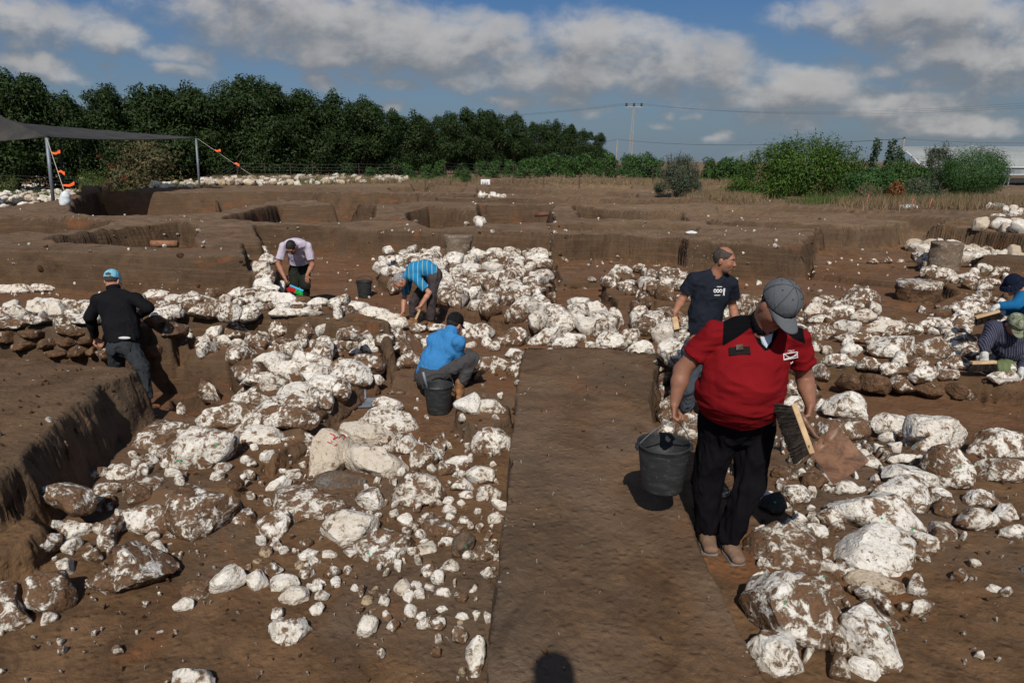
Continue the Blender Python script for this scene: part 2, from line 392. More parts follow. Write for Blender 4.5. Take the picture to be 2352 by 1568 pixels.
feat(U(0, (868, 600), (960, 572), (1265, 580), (1270, 640), (1240, 665), (1040, 690), (1010, 650), (900, 640), (872, 630)), -.10, .06, .04)
feat(U(0, (1010, 650), (1130, 645), (1250, 670), (1400, 690), (1560, 720), (1700, 690), (1850, 700), (1860, 850), (1600, 850), (1540, 800), (1430, 772), (1250, 740), (1100, 705), (1015, 692)), -.12, .06, .04)
feat(U(0, (1392, 640), (1450, 618), (1570, 630), (1590, 690), (1420, 685), (1388, 665)), -.06, .06, .04)
feat(U(-.1, (1850, 700), (1960, 695), (2100, 720), (2190, 680), (2400, 650), (2500, 870), (2400, 890), (2150, 872), (2000, 852), (1860, 845)), -.08, .07, .05)
feat(U(-.05, (2105, 590), (2165, 570), (2215, 640), (2400, 690), (2400, 700), (2190, 672), (2130, 640)), .0, .06, .05)
feat(U(.0, (2235, 600), (2420, 612), (2420, 628), (2245, 612)), .20, .06, .05)
# earth pedestal with two stones on it, small mud pedestals
feat(U(-.08, (1046, 930), (1168, 925), (1174, 955), (1105, 988), (1052, 950)), -.10, .05, .03)
# trench where the man in black works, clay pit
feat(L2((-9.5, 7.05), (-4.2, 7.05), (-3.25, 6.7), (-2.85, 6.95), (-3.0, 7.6), (-3.6, 8.35), (-5, 8.45), (-9.5, 8.45)), -.62, .08, .06)
feat(U(-.3, (388, 862), (460, 850), (560, 892), (572, 915), (520, 950), (430, 955), (396, 930)), -.82, .08, .05)
# high earth block on the left
feat(U(.27, (-500, 780), (0, 806), (180, 829), (336, 836), (352, 848), (318, 866), (266, 885), (240, 912), (187, 945), (160, 976), (100, 1016), (66, 1055), (0, 1090), (-150, 1150), (-500, 1300)), .27, .17, .12)
# low bench left corner
feat(U(-.05, (-200, 1210), (0, 1205), (60, 1160), (100, 1190), (60, 1230), (-200, 1300)), -.08, .08, .05)
# central earth ramp
feat(U(.17, (1208, 800), (1380, 797), (1500, 812), (1502, 836), (1495, 909), (1518, 983), (1589, 1178), (1635, 1292), (1729, 1489), (1769, 1568), (1850, 1800)) + L2((.6, -3), (-.25, -3)) +
     U(.17, (1100, 1700), (1108, 1568), (1128, 1330), (1150, 1200), (1168, 1045), (1182, 950), (1190, 880)), .17, .04, .06)
# ground under the photographer
feat(L2((-3, -3), (3, -3), (3, .6), (-3, .6)), .92, .3, .05)

def poly_sd(P, poly):
    n = len(poly); d2 = np.full(len(P), 1e18); inside = np.zeros(len(P), bool)
    for i in range(n):
        a = poly[i]; b = poly[(i+1) % n]; ab = b-a; ap = P-a
        t = np.clip((ap @ ab)/(ab @ ab + 1e-12), 0, 1)
        q = ap - t[:, None]*ab; d2 = np.minimum(d2, (q*q).sum(1))
        c = ((a[1] > P[:, 1]) != (b[1] > P[:, 1]))
        with np.errstate(divide='ignore', invalid='ignore'):
            xi = a[0] + (P[:, 1]-a[1])*(b[0]-a[0])/(b[1]-a[1])
        inside ^= c & (P[:, 0] < xi)
    d = np.sqrt(d2); return np.where(inside, -d, d)
def terrain(x, y, detail=True, with_attr=False):
    x = np.asarray(x, float).ravel(); y = np.asarray(y, float).ravel()
    h = surf(y)
    wx = fbm(p3(x, y), 2.2, 3, 5); wy = fbm(p3(x, y), .55, 3, 9)
    wf = fbm(p3(x, y), 9, 2, 55)
    for poly, lev, w, warp in FEAT:
        m = .5
        k = (x > poly[:, 0].min()-m) & (x < poly[:, 0].max()+m) & (y > poly[:, 1].min()-m) & (y < poly[:, 1].max()+m)
        if not k.any(): continue
        sd_ = poly_sd(np.stack([x[k], y[k]], 1), poly) + warp*(wx[k]*.12 + wy[k]*1.2) + wf[k]*warp*.05
        msk = 1 - sstep(-w*.5, w*.5, sd_)
        l = lev(x[k], y[k]) if callable(lev) else lev
        # crown of baulks wears round
        h[k] = h[k]*(1-msk) + l*msk
    if detail:
        far = sstep(12, 18, y)
        h = h + .020*fbm(p3(x, y), 1.3, 3, 21) + .013*fbm(p3(x, y), 7, 3, 31) + far*(.13*fbm(p3(x*.8, y*2.2), .35, 4, 41) + .07*fbm(p3(x, y*2.5), 1.5, 4, 43))
        h = h + np.where(y < 16, .004*fbm(p3(x, y), 30, 2, 47), 0)
    return h
SL = []
def build_ground():
    ys = [-3.0]
    while ys[-1] < 2.4: ys.append(ys[-1] + (.09 if ys[-1] < 1.8 else .03))
    while ys[-1] < 90: ys.append(ys[-1] + (.0021 if 12.5 < ys[-1] < 21.5 else .0042)*ys[-1])
    while ys[-1] < 6000: ys.append(ys[-1]*1.06)
    ys = np.array(ys); nc = 820
    u = np.linspace(-1, 1, nc); u = .56*u + .44*u**3
    half = np.maximum(ys, 0)*1.25 + 1.8
    Xg = u[None, :]*half[:, None]; Yg = np.repeat(ys[:, None], nc, 1)
    Hh = terrain(Xg, Yg).reshape(Xg.shape)
    # push steep faces in and out so cut sections look hacked by hand
    gy = np.gradient(Hh, axis=0)/np.gradient(Yg, axis=0); gx = np.gradient(Hh, axis=1)/np.gradient(Xg, axis=1)
    sl = np.sqrt(gx*gx+gy*gy); k = sstep(.5, 2.0, sl)
    nx = -gx/(sl+1e-6); ny = -gy/(sl+1e-6)
    P = np.stack([Xg, Yg, Hh], -1).reshape(-1, 3)
    rough = fbm(P*np.array([1, 1, 2.6]), 4.0, 5, 61, .65).reshape(Xg.shape)*1.3 + .5*np.abs(fbm(P*np.array([1, 1, 1.5]), 8.0, 3, 67).reshape(Xg.shape))
    lowf = fbm(P*np.array([1, 1, 2.0]), 1.6, 3, 63).reshape(Xg.shape); fy = sstep(7, 12, Yg); rough = rough*(1-.45*fy)+lowf*fy*.8
    amp = .10*k*np.where((np.abs(Xg-.15) < 1.3) & (Yg < 7.6), .22, np.where((Xg < -2) & (Yg < 7.2), .6, 1))
    Xg2 = Xg + nx*rough*amp; Yg2 = Yg + ny*rough*amp; H2 = Hh + k*.02*fbm(P, 12, 3, 71).reshape(Xg.shape)
    V = np.stack([Xg2, Yg2, H2], -1).reshape(-1, 3)
    nr = len(ys); idx = np.arange(nr*nc).reshape(nr, nc)
    F = np.stack([idx[:-1, :-1], idx[:-1, 1:], idx[1:, 1:], idx[1:, :-1]], -1).reshape(-1, 4)
    x, y, z = V.T
    SL.append((V[::7].copy(), sl.ravel()[::7].copy()))
    red = np.clip(sstep(.15, -.25, z)*sstep(4, 8, y)*.6 + sstep(-.4, -.7, z)*.8 + .35*sstep(.45, .75, fbm(V, .6, 3, 81)+.5*sstep(14, 20, y)), 0, 1)
    red += .5*sstep(14, 25, y)*sstep(.1, .3, fbm(V, .3, 3, 83)); red *= 1-.75*sstep(.6, 1.5, sl.ravel())*sstep(-.5, -.3, z)*(fbm(V, .8, 3, 85) < .25)
    grey = np.clip(.55*sstep(.1, .3, z)*(.6+fbm(V, .7, 3, 91)) + .3*sstep(12, 16, y)*sstep(.35, .5, z), 0, 1)
    ramp = (np.abs(x-.15) < 1.25) & (y < 7.6) & (z > .06); grey = np.where(ramp, np.clip(.45+1.3*fbm(V*np.array([1.6, .7, 1]), 1.1, 4, 93), 0, 1), grey)
    grey = grey + .7*sstep(.5, 1.3, sl.ravel())*sstep(-.25, .1, z)
    grey = np.clip(grey + .55*((y > 5.5) & (y < 8.5) & (z < .6) & (x < 0))*sstep(.3, .8, sl.ravel()), 0, 1)
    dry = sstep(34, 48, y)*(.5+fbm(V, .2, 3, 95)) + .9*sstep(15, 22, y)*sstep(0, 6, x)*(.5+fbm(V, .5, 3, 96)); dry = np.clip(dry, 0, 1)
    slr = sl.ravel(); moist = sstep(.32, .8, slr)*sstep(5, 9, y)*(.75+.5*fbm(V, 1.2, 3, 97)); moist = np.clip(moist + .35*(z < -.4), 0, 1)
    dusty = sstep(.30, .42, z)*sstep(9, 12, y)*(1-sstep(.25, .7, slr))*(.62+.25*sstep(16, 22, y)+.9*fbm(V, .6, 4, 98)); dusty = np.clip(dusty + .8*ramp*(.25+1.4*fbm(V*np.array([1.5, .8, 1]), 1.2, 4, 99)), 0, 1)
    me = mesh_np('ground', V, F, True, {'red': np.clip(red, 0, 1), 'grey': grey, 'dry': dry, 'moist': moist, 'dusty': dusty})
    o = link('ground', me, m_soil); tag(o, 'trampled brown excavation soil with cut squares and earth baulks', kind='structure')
    return o
build_ground()
_gc = {}
def hz(x, y): return float(terrain([x], [y])[0])
# ------------------------------------------------------------------ stones traced in outline, each a solid rock
CROP = {'A': (0, 1820), 'B': (1366, 1820), 'C': (2732, 1820), 'F': (0, 910), 'E': (1366, 910), 'D': (2732, 910)}
def cpx(cr, x, y):
    ox, oy = CROP[cr]; return (ox + x*.5808)/1.7415, (oy + y*.5808)/1.7415
# crop mode zrim dome down mud tint mat | points ; mode: s slab/boulder (outline level), v in a wall face at depth y (zrim holds y)
TR = """
#below the high earth block
A s .02 .10 .55 .50 0 l|-120,600 0,560 180,520 375,530 370,600 250,680 60,830 -60,850
A s .02 .08 .30 .30 0 l|200,510 300,460 400,440 410,480 340,520 230,530
A s -.05 .10 .30 .25 0 l|425,440 500,445 560,475 625,480 625,510 560,580 400,575 410,500
A s -.22 .04 .10 .50 0 l|270,270 290,220 450,170 540,190 600,250 600,320 430,375 380,310
A s -.22 .05 .10 .45 0 l|560,180 600,120 680,80 725,80 720,110 640,150 580,185
A s -.18 .10 .15 .35 0 l|740,170 740,90 800,55 880,80 950,120 930,140 850,165
A s -.22 .04 .08 .4 0 l|635,225 700,195 775,200 770,225 700,262 650,260
A s -.20 .03 .12 .55 .2 l|835,220 860,195 960,170 1090,130 1140,185 1100,225 1050,250 870,280
A s -.24 .03 .06 .35 0 l|625,340 640,285 710,265 800,312 740,305 690,320 660,372
A s -.05 .18 .38 .35 0 l|835,450 870,380 1000,350 1180,345 1240,430 1210,510 1060,550 960,545 870,500
A s -.10 .18 .40 .62 0 l|1170,190 1300,200 1450,270 1600,310 1600,350 1560,440 1480,570 1300,610 1250,560 1250,430 1190,300
A s -.14 .08 .22 .35 0 l|690,520 740,430 810,410 810,470 770,540 780,640 720,660 685,620
A s -.18 .14 .30 .58 0 l|800,620 900,585 1050,600 1155,650 1150,720 1000,830 900,880 690,990 600,940 580,890 640,840 780,820 840,760
A s -.08 .16 .50 .68 0 l|120,920 150,860 270,780 400,780 470,900 475,1000 400,1060 280,1110 160,1100 110,1000
A s -.24 .06 .10 .35 0 l|262,1150 290,1100 360,1068 405,1075 390,1120 290,1175
A s -.2 .10 .3 .6 0 l|-80,900 30,860 120,900 110,1060 180,1150 60,1250 -60,1200
#on floor left of earth ramp
A s -.22 .04 .14 .5 0 l|1575,425 1620,385 1690,355 1730,380 1765,430 1740,465 1700,480 1590,450
A s -.23 .05 .10 .40 0 l|1770,430 1800,390 1870,375 1990,380 2030,405 1960,440 1930,520 1890,572 1800,540 1790,470
A s -.17 .05 .18 .52 .15 l|1858,260 1920,190 2060,165 2180,190 2280,240 2300,280 2400,270 2440,330 2380,410 2200,468 1980,390 1880,300
A s -.15 .04 .10 .05 0 l|1812,255 1850,205 1985,138 2002,155 1985,180 1900,220
A s -.22 .05 .08 .4 .1 l|1960,110 2050,95 2080,130 2030,165 1975,150
A s -.16 .04 .12 .5 0 g|2140,180 2170,115 2260,108 2400,115 2515,150 2500,190 2440,245 2350,255 2160,205
A s -.14 .08 .18 .12 .25 l|2180,560 2210,500 2290,440 2400,370 2500,395 2580,450 2560,510 2500,570 2360,640 2230,600
A s -.14 .12 .22 .05 0 l|1432,930 1450,820 1530,750 1600,750 1640,775 1670,820 1640,870 1590,900 1500,945 1440,962
A s -.20 .10 .12 .12 .1 l|1680,850 1700,800 1745,778 1800,790 1848,860 1840,890 1760,930 1720,930
A s -.18 .08 .12 .15 .1 l|1845,890 1870,840 1930,815 2020,820 2050,870 2000,905 1920,935 1850,930
A s -.16 .12 .14 .1 .35 l|1922,940 1960,905 2030,888 2100,905 2118,950 2100,1005 2030,1035 1955,1040
A s -.19 .10 .14 .03 0 l|1198,1020 1230,985 1280,978 1330,995 1325,1040 1270,1072 1210,1060
A s -.22 .06 .12 .85 0 l|1240,940 1280,880 1340,855 1420,880 1425,950 1340,1000 1270,980
A s -.12 .18 .22 .33 0 l|1840,1200 1870,1145 1930,1112 2010,1115 2090,1180 2125,1230 2060,1290 1950,1325 1890,1290 1850,1250
A s -.18 .07 .12 .08 0 l|1865,1110 1880,1050 1915,1030 1950,1050 1948,1095 1890,1135
A s -.14 .07 .14 .05 0 l|2130,1060 2160,1020 2215,1008 2232,1035 2210,1090 2160,1102
A s -.14 .16 .22 .2 0 l|1165,1580 1190,1490 1280,1465 1400,1480 1440,1530 1440,1600 1350,1670 1200,1660
A s -.22 .06 .10 .3 0 l|2045,810 2080,765 2125,762 2160,800 2080,850
A s -.21 .08 .12 .2 0 l|2125,715 2160,690 2205,715 2190,755 2140,765
A s -.24 .04 .07 .1 .2 l|2210,690 2220,655 2300,650 2320,680 2260,705
A s -.24 .05 .07 .2 0 l|2045,705 2070,655 2130,630 2195,650 2160,685 2080,718
A s -.22 .05 .08 .45 1 t|1768,690 1790,640 1840,612 1868,640 1870,665 1830,695
A s -.20 .06 .10 .2 0 l|1850,620 1890,592 1940,598 1940,632 1870,660
A s -.24 .04 .05 .5 1 t|1735,720 1790,707 1812,725 1800,745 1745,745
A s -.22 .05 .07 .3 1 t|1690,745 1725,737 1730,780 1695,790
A s -.25 .02 .04 .3 1 t|2035,730 2090,722 2100,745 2070,780 2035,765
A s -.18 .08 .14 .1 0 l|2165,970 2180,935 2230,925 2262,950 2240,990 2185,990
A s -.22 .05 .08 .15 0 l|2108,885 2150,880 2205,915 2150,928
A s -.22 .05 .08 .25 0 l|2150,862 2200,845 2245,880 2220,902 2160,885
A s -.22 .07 .10 .45 0 l|2218,830 2280,765 2330,770 2345,800 2290,842
A s -.22 .06 .10 .15 0 l|2280,850 2305,828 2340,840 2345,885 2305,915
A s -.20 .12 .12 .6 0 l|1805,790 1840,740 1870,718 1940,760 1940,790 1880,840
A s -.12 .08 .14 .35 .1 l|1690,40 1720,0 1790,-30 1880,-10 1885,15 1800,50 1700,72
B s -.12 .12 .24 .04 .45 l|-10,60 30,0 60,-50 130,-85 240,-80 310,-60 380,-10 445,60 440,90 400,140 280,172 130,140
B s -.14 .10 .18 .35 .1 l|455,70 470,0 530,-60 600,-75 660,-10 650,50 560,98 480,97
B s -.12 .12 .28 .42 .2 l|308,270 370,190 440,120 540,108 620,130 650,180 700,235 705,270 600,330 430,380 350,320
B s -.22 .10 .12 .3 0 l|95,310 120,240 190,208 240,230 290,340 290,380 240,375 150,345
B s -.18 .04 .16 .48 0 l|70,710 90,620 180,530 300,478 420,485 490,570 480,640 400,710 200,770 90,760
B s -.20 .05 .08 .03 0 l|358,740 372,700 412,722 405,800 375,780
B s -.20 .07 .12 .15 0 l|385,440 420,395 465,395 495,440 492,485 430,475
B s -.24 .03 .08 .66 0 l|560,450 620,430 750,450 815,500 790,540 680,545 580,500
B s -.21 .07 .14 .55 0 g|758,620 800,555 870,528 918,535 900,600 850,690 790,690
B s -.17 .12 .18 .22 0 l|858,110 890,75 960,65 1020,95 1052,150 1040,200 990,175 920,190 875,165
B s -.15 .14 .26 .25 .1 l|930,310 945,225 1000,198 1060,220 1098,270 1040,315 960,332
B s -.22 .07 .10 .2 0 l|748,235 790,175 850,162 900,185 910,225 870,245 800,232
B s -.22 .10 .12 .6 0 l|652,130 680,70 740,52 782,75 780,120 700,142
B s -.24 .05 .06 .02 0 l|698,312 720,285 758,282 775,300 745,335
B s -.23 .05 .07 .2 .1 l|692,372 720,342 770,337 788,360 775,390 710,392
B s -.23 .05 .07 .2 .1 l|714,425 735,395 775,392 785,415 750,445
B s -.24 .03 .06 .1 .4 l|510,640 560,605 630,583 662,605 640,650 540,680
B s -.23 .06 .07 .45 0 l|542,780 575,728 620,720 655,760 640,810 580,832
B s -.22 .06 .08 .2 .3 l|680,765 710,720 760,715 815,755 800,797 720,792
B s -.22 .07 .08 .2 0 l|612,860 650,800 690,780 706,820 700,890 650,885
B s -.14 .14 .24 .4 0 l|902,680 940,620 1000,590 1070,590 1075,640 1000,720 940,745
B s -.21 .06 .08 .25 .5 l|358,915 390,855 430,845 475,885 430,920 395,962
B s -.23 .05 .07 .35 0 l|420,975 445,925 490,918 505,970 460,1012
B s -.23 .04 .07 .05 0 l|428,1080 435,1022 515,1038 495,1110 455,1108
B s -.22 .07 .09 .25 0 l|253,1010 275,960 310,952 330,985 320,1030 280,1040
B s -.22 .08 .09 .2 0 l|640,945 680,908 725,910 755,940 740,975 690,965
B s -.22 .07 .09 .35 0 l|773,970 815,932 870,965 850,1018 820,1010
B s -.23 .04 .06 .1 .2 l|880,940 918,883 936,920 905,942
B s -.16 .12 .16 .12 0 l|103,1195 140,1115 210,1093 250,1140 235,1200 180,1258 120,1230
B s -.20 .10 .12 .5 0 l|283,1090 310,1058 340,1085 345,1130 320,1152 290,1130
B s -.20 .09 .12 .7 0 l|310,1195 350,1135 385,1120 395,1160 360,1218 325,1212
B s -.22 .07 .09 .3 0 l|503,1145 535,1068 580,1090 580,1120 530,1168
B s -.20 .09 .12 .45 0 l|580,1160 610,1105 660,1088 712,1110 718,1165 690,1208 620,1195
B s -.23 .04 .06 .1 0 l|780,1110 820,1078 878,1110 850,1127
B s -.23 .04 .05 .05 .1 l|902,1085 930,1063 957,1075 920,1135
B s -.17 .12 .18 .72 0 l|752,1250 770,1190 810,1165 865,1200 870,1240 850,1295 790,1292
B s -.14 .10 .18 .12 0 l|858,1300 900,1248 950,1250 988,1300 985,1400 970,1480 935,1555 880,1545 870,1480 885,1430 862,1370
B s -.24 .05 .05 .02 0 l|60,912 90,883 115,905 100,935
B s -.26 .01 .03 .4 1 t|135,1010 170,950 225,965 205,1010 160,1022
B s -.26 .01 .03 .4 1 t|180,935 220,890 258,898 235,945
B s -.26 .01 .03 .4 1 t|185,1075 230,1045 240,1062 200,1078
B s -.26 .02 .03 .3 1 t|808,1475 845,1450 862,1480 838,1510
B s -.26 .02 .03 .3 1 t|795,1140 825,1133 845,1150 800,1157
B s -.22 .05 .07 .2 0 l|808,270 850,240 895,250 912,270 870,297
B s -.23 .05 .06 .2 0 l|795,325 820,298 850,322 820,346
B s -.22 .06 .07 .25 0 l|922,495 950,465 980,495 950,522
B s -.23 .04 .06 .3 0 l|983,575 1015,510 1040,535 1010,582
B s -.23 .05 .06 .1 0 l|672,605 700,562 765,560 750,600 700,622
B s -.24 .04 .05 .02 0 l|538,590 575,566 602,580 570,602
B s -.23 .05 .07 .25 0 l|797,462 835,410 890,445 865,468
B s -.2 .05 .07 .03 0 l|698,50 800,10 900,5 895,40 780,70 700,60
B s -.24 .03 .05 .1 0 l|470,885 500,865 555,875 530,912
B s -.24 .03 .05 .1 0 l|655,1050 700,1035 735,1050 690,1070
#on floor right of foreground man
C s .02 .05 .30 .58 .25 l|440,560 470,500 540,455 720,445 830,470 900,520 950,570 985,690 988,830 960,862 850,800 650,740 520,700
C s .04 .06 .26 .22 0 l|1030,580 1080,490 1180,475 1340,475 1450,520 1612,600 1590,690 1565,790 1490,852 1330,775 1240,780 1150,720 1050,660
C s .08 .08 .30 .25 0 l|1045,310 1080,250 1260,255 1450,300 1600,370 1665,450 1650,540 1600,590 1480,500 1300,460 1130,390
C s .12 .06 .40 .30 0 l|1298,230 1360,145 1480,140 1690,185 1705,300 1690,420 1640,370 1500,315 1400,270
C s .14 .08 .40 .15 0 l|1395,130 1430,60 1520,45 1680,75 1765,150 1772,240 1720,250 1690,180 1500,140
C s .12 .08 .35 .1 0 l|1422,20 1480,-10 1590,0 1625,50 1520,52 1430,50
C s .05 .16 .45 .45 0 l|1680,30 1740,-60 1880,-70 1965,30 1970,150 1910,260 1800,255 1770,120
C s .0 .12 .30 .3 0 l|2075,80 2140,20 2250,22 2400,60 2520,110 2480,200 2240,185 2110,120
C s -.1 .10 .25 .4 0 l|1945,290 2000,230 2130,260 2190,325 2120,372 2000,342
C s -.08 .08 .20 .6 0 l|1740,330 1800,285 1880,320 1890,400 1820,425 1750,385
C s -.04 .08 .16 .3 .1 l|1905,440 1960,360 2080,385 2170,455 2200,500 2150,515 2000,490
C s -.04 .12 .20 .2 0 l|2155,405 2220,325 2290,340 2325,430 2240,458
C s -.04 .08 .18 .35 0 l|2205,545 2230,480 2348,470 2440,530 2348,582
C s -.04 .02 .08 .4 .3 l|1683,490 1770,438 1908,520 1892,592 1790,560
C s .02 .06 .16 .2 .75 l|1135,850 1130,790 1200,785 1400,840 1520,875 1535,930 1485,965 1300,910 1150,885
C s -.02 .08 .18 .35 0 l|1200,900 1300,903 1400,950 1455,1040 1430,1130 1385,1060 1320,980 1220,950
C s .12 .08 .40 .30 0 l|1125,1100 1130,990 1230,985 1340,982 1400,1080 1460,1250 1498,1400 1485,1555 1400,1530 1200,1400 1120,1290
C s .14 .12 .45 .42 0 l|480,1090 500,930 600,805 670,800 740,850 860,870 960,880 1090,940 1112,1020 1105,1200 1090,1290 1020,1380 850,1270 640,1205 540,1190
C s .0 .18 .30 .30 0 l|473,1300 540,1250 600,1205 700,1198 790,1250 822,1380 800,1460 700,1535 600,1480 540,1390
C s -.02 .05 .12 .05 0 l|1160,1465 1200,1388 1290,1410 1395,1510 1395,1550 1250,1505
C s -.05 .08 .2 .55 .5 l|1020,1490 1080,1325 1130,1400 1155,1530 1080,1548
C s -.06 .16 .25 .5 0 b|540,370 565,285 640,260 710,285 722,350 670,400 590,410
C s -.08 .16 .20 .4 0 l|702,285 770,208 850,220 902,280 885,350 800,350
C s -.08 .12 .20 .5 0 l|930,415 1000,358 1080,370 1135,440 1085,498 980,482
C s .04 .10 .28 .2 0 l|1045,230 1100,168 1180,180 1245,235 1200,255 1060,265
C s -.04 .08 .12 .15 0 l|758,445 790,393 830,415 865,455 820,470
C s -.04 .06 .10 .1 0 l|857,490 900,465 990,485 1008,525 950,562
C s -.04 .05 .08 .4 0 l|470,830 550,775 622,830 520,862
C s -.06 .12 .16 .85 0 l|830,205 860,115 960,150 1000,195 900,240
C s -.03 .03 .05 .02 0 l|2083,905 2130,888 2205,920 2160,935
C s .0 .10 .2 .15 0 l|1230,0 1310,0 1388,70 1350,92 1250,70
C s -.04 .06 .1 .2 0 l|1640,520 1660,480 1680,510 1660,540
C s -.04 .06 .1 .3 0 l|880,440 900,420 945,440 935,470
C s -.06 .12 .2 .5 0 b|250,270 270,210 320,230 315,290 270,300
#below the rough masonry band
D s .0 .14 .35 .22 0 l|1015,1230 1070,1140 1160,1132 1250,1155 1282,1200 1308,1310 1270,1345 1180,1300 1050,1262
D s -.04 .14 .30 .52 0 l|948,1380 1010,1310 1090,1300 1170,1308 1260,1360 1292,1400 1290,1470 1200,1500 1040,1445
D s .0 .12 .30 .22 .1 l|1330,1360 1345,1285 1400,1275 1520,1290 1558,1340 1530,1400 1450,1435 1360,1405
D s .04 .22 .45 .22 .1 l|1558,1340 1590,1290 1700,1275 1800,1280 1960,1370 1975,1430 1930,1540 1880,1600 1660,1600 1610,1500 1690,1445 1600,1440
D s .04 .16 .40 .35 0 l|1985,1460 2060,1390 2180,1383 2350,1430 2470,1490 2400,1568 2200,1590 2080,1568 2000,1520
D s -.12 .08 .15 .1 .1 l|1355,1435 1400,1405 1450,1410 1472,1445 1445,1498
D s -.14 .08 .12 .25 0 l|1492,1480 1540,1440 1592,1465 1560,1522
D s -.10 .07 .12 .1 .1 l|1283,1345 1310,1323 1338,1355 1320,1412
D s -.04 .12 .3 .2 0 l|680,1200 730,1160 790,1168 840,1200 840,1290 700,1270
D s -.08 .10 .2 .3 0 l|920,1260 960,1180 1000,1200 1000,1260
D s -.02 .12 .3 .3 0 l|700,1100 760,1050 900,1080 960,1150 900,1200 760,1150
D s .05 .1 .3 .3 0 l|680,1440 760,1430 830,1480 850,1560 700,1568
#in masonry band behind red-shirted man
D s -.02 .12 .30 .4 0 l|1070,760 1130,700 1230,698 1330,750 1320,790 1290,802 1100,792
D s -.02 .10 .30 .55 0 l|858,690 930,660 1000,658 1058,690 1045,775 950,792 870,745
D s .0 .10 .25 .25 .25 l|1245,695 1330,650 1480,640 1600,690 1608,730 1440,740 1300,722
D s .0 .20 .40 .35 0 l|1298,820 1380,745 1470,735 1550,770 1612,860 1600,900 1500,912 1340,885
D s -.02 .14 .35 .4 0 l|1585,800 1640,765 1720,755 1800,790 1857,830 1820,880 1680,912 1600,865
D s .02 .14 .35 .4 0 l|1808,780 1870,730 1960,738 2042,790 2000,885 1880,855
D s .02 .12 .20 .1 0 l|1095,840 1140,788 1200,800 1232,860 1190,892 1110,875
D s -.04 .12 .25 .35 0 l|968,910 1030,868 1100,870 1180,890 1212,935 1120,972 1000,945
D s .02 .14 .25 .3 0 l|1443,905 1475,850 1530,852 1558,920 1520,955 1450,945
D s -.06 .10 .25 .35 0 l|1358,960 1420,930 1500,935 1545,975 1540,1015 1430,1008
D s -.06 .10 .25 .35 0 l|1203,930 1290,890 1362,930 1330,988 1230,965
D s -.06 .10 .28 .35 0 l|1555,990 1620,960 1720,955 1755,990 1740,1045 1650,1055 1560,1015
D s -.06 .10 .2 .4 .1 l|1558,935 1600,895 1690,920 1682,958 1590,965
D s -.06 .08 .2 .45 .2 l|1743,1005 1800,972 1880,972 1915,1000 1910,1045 1800,1045
D s -.04 .10 .25 .4 0 l|1798,930 1850,875 1920,890 1975,920 1950,985 1870,975
D s -.08 .10 .28 .4 0 l|1900,1045 1960,1005 2100,1020 2145,1085 2080,1115 1950,1095
D s -.06 .12 .25 .35 0 l|2110,1025 2180,985 2300,1000 2335,1070 2180,1075
D s .02 .08 .2 .3 0 l|1605,665 1680,630 1800,622 1885,650 1880,690 1730,692 1620,692
D s .02 .08 .2 .3 0 l|1800,635 1860,608 1990,620 1982,660 1870,652
D s .02 .10 .2 .35 0 l|1888,695 1940,662 1992,700 1965,742 1900,735
D s .0 .14 .25 .2 .3 l|835,585 880,535 930,512 990,530 1008,580 920,612
D s .0 .14 .25 .3 0 l|988,595 1040,540 1090,530 1140,540 1192,590 1130,628 1010,618
D s .0 .20 .28 .2 .4 l|1158,630 1210,580 1260,556 1310,562 1345,600 1352,645 1250,652 1170,645
D s -.05 .08 .2 .3 .2 l|868,620 950,598 1042,622 1032,665 900,660
D s .05 .08 .30 .35 0 l|1850,550 1870,520 1960,508 2060,530 2115,560 2090,612 1950,610 1860,600
D s .10 .06 .2 .4 0 l|1945,490 1980,472 2060,468 2112,500 2080,530 1960,515
D v 7.25 .08 .2 .55 0 l|1443,1090 1500,1020 1560,1040 1605,1130 1500,1140
D v 7.28 .10 .2 .75 0 l|1245,1060 1290,1010 1380,1008 1450,1090 1420,1150 1270,1115
D v 7.35 .10 .2 .5 .1 l|918,980 970,940 1020,1000 1002,1065 930,1050
D v 7.22 .10 .2 .8 0 l|1615,1100 1700,1060 1800,1100 1820,1170 1700,1180
D v 7.25 .08 .2 .85 0 l|1080,1080 1150,1010 1240,1030 1250,1100 1130,1130
D v 7.2 .08 .2 .85 0 l|1820,1120 1880,1070 1960,1110 1960,1180 1860,1180
#in low wall behind crouching man
E s .05 .10 .30 .5 0 l|1042,790 1050,710 1150,702 1260,700 1300,728 1285,790 1150,830 1060,825
E s .05 .16 .34 .3 0 l|1268,830 1290,765 1360,715 1410,690 1500,688 1532,720 1520,770 1400,830
E s .0 .14 .28 .25 0 l|1518,760 1570,720 1640,722 1688,765 1680,800 1590,805
E s .02 .12 .28 .22 0 l|1438,815 1480,760 1540,762 1622,820 1560,835
E s .05 .24 .34 .25 0 l|1738,825 1790,760 1850,712 1910,718 1950,770 1968,820 1920,855 1800,852
E s .05 .16 .30 .2 0 l|1948,855 1990,800 2050,782 2120,795 2155,860 2150,890 2100,925 2010,890
E s .0 .14 .28 .35 0 l|2165,905 2190,855 2250,845 2300,865 2300,930 2220,960
E s .05 .12 .3 .25 0 l|893,725 910,665 960,655 1020,668 1048,700 1010,745 940,782
E s .06 .12 .3 .3 0 l|818,695 830,640 880,640 920,665 905,740 870,775 835,765
E s -.02 .08 .3 .2 .1 l|965,770 990,748 1042,748 1040,830 992,842
E s -.10 .12 .2 .25 0 l|1128,885 1180,828 1220,835 1255,870 1240,902 1160,905
E s -.04 .10 .28 .35 .15 l|952,940 1000,888 1080,882 1138,900 1140,945 1100,1000 980,1002
E s -.04 .10 .28 .4 .1 l|1138,970 1180,920 1255,920 1255,1010 1160,1040
E s -.08 .05 .12 .1 .3 l|850,810 900,778 930,800 900,830
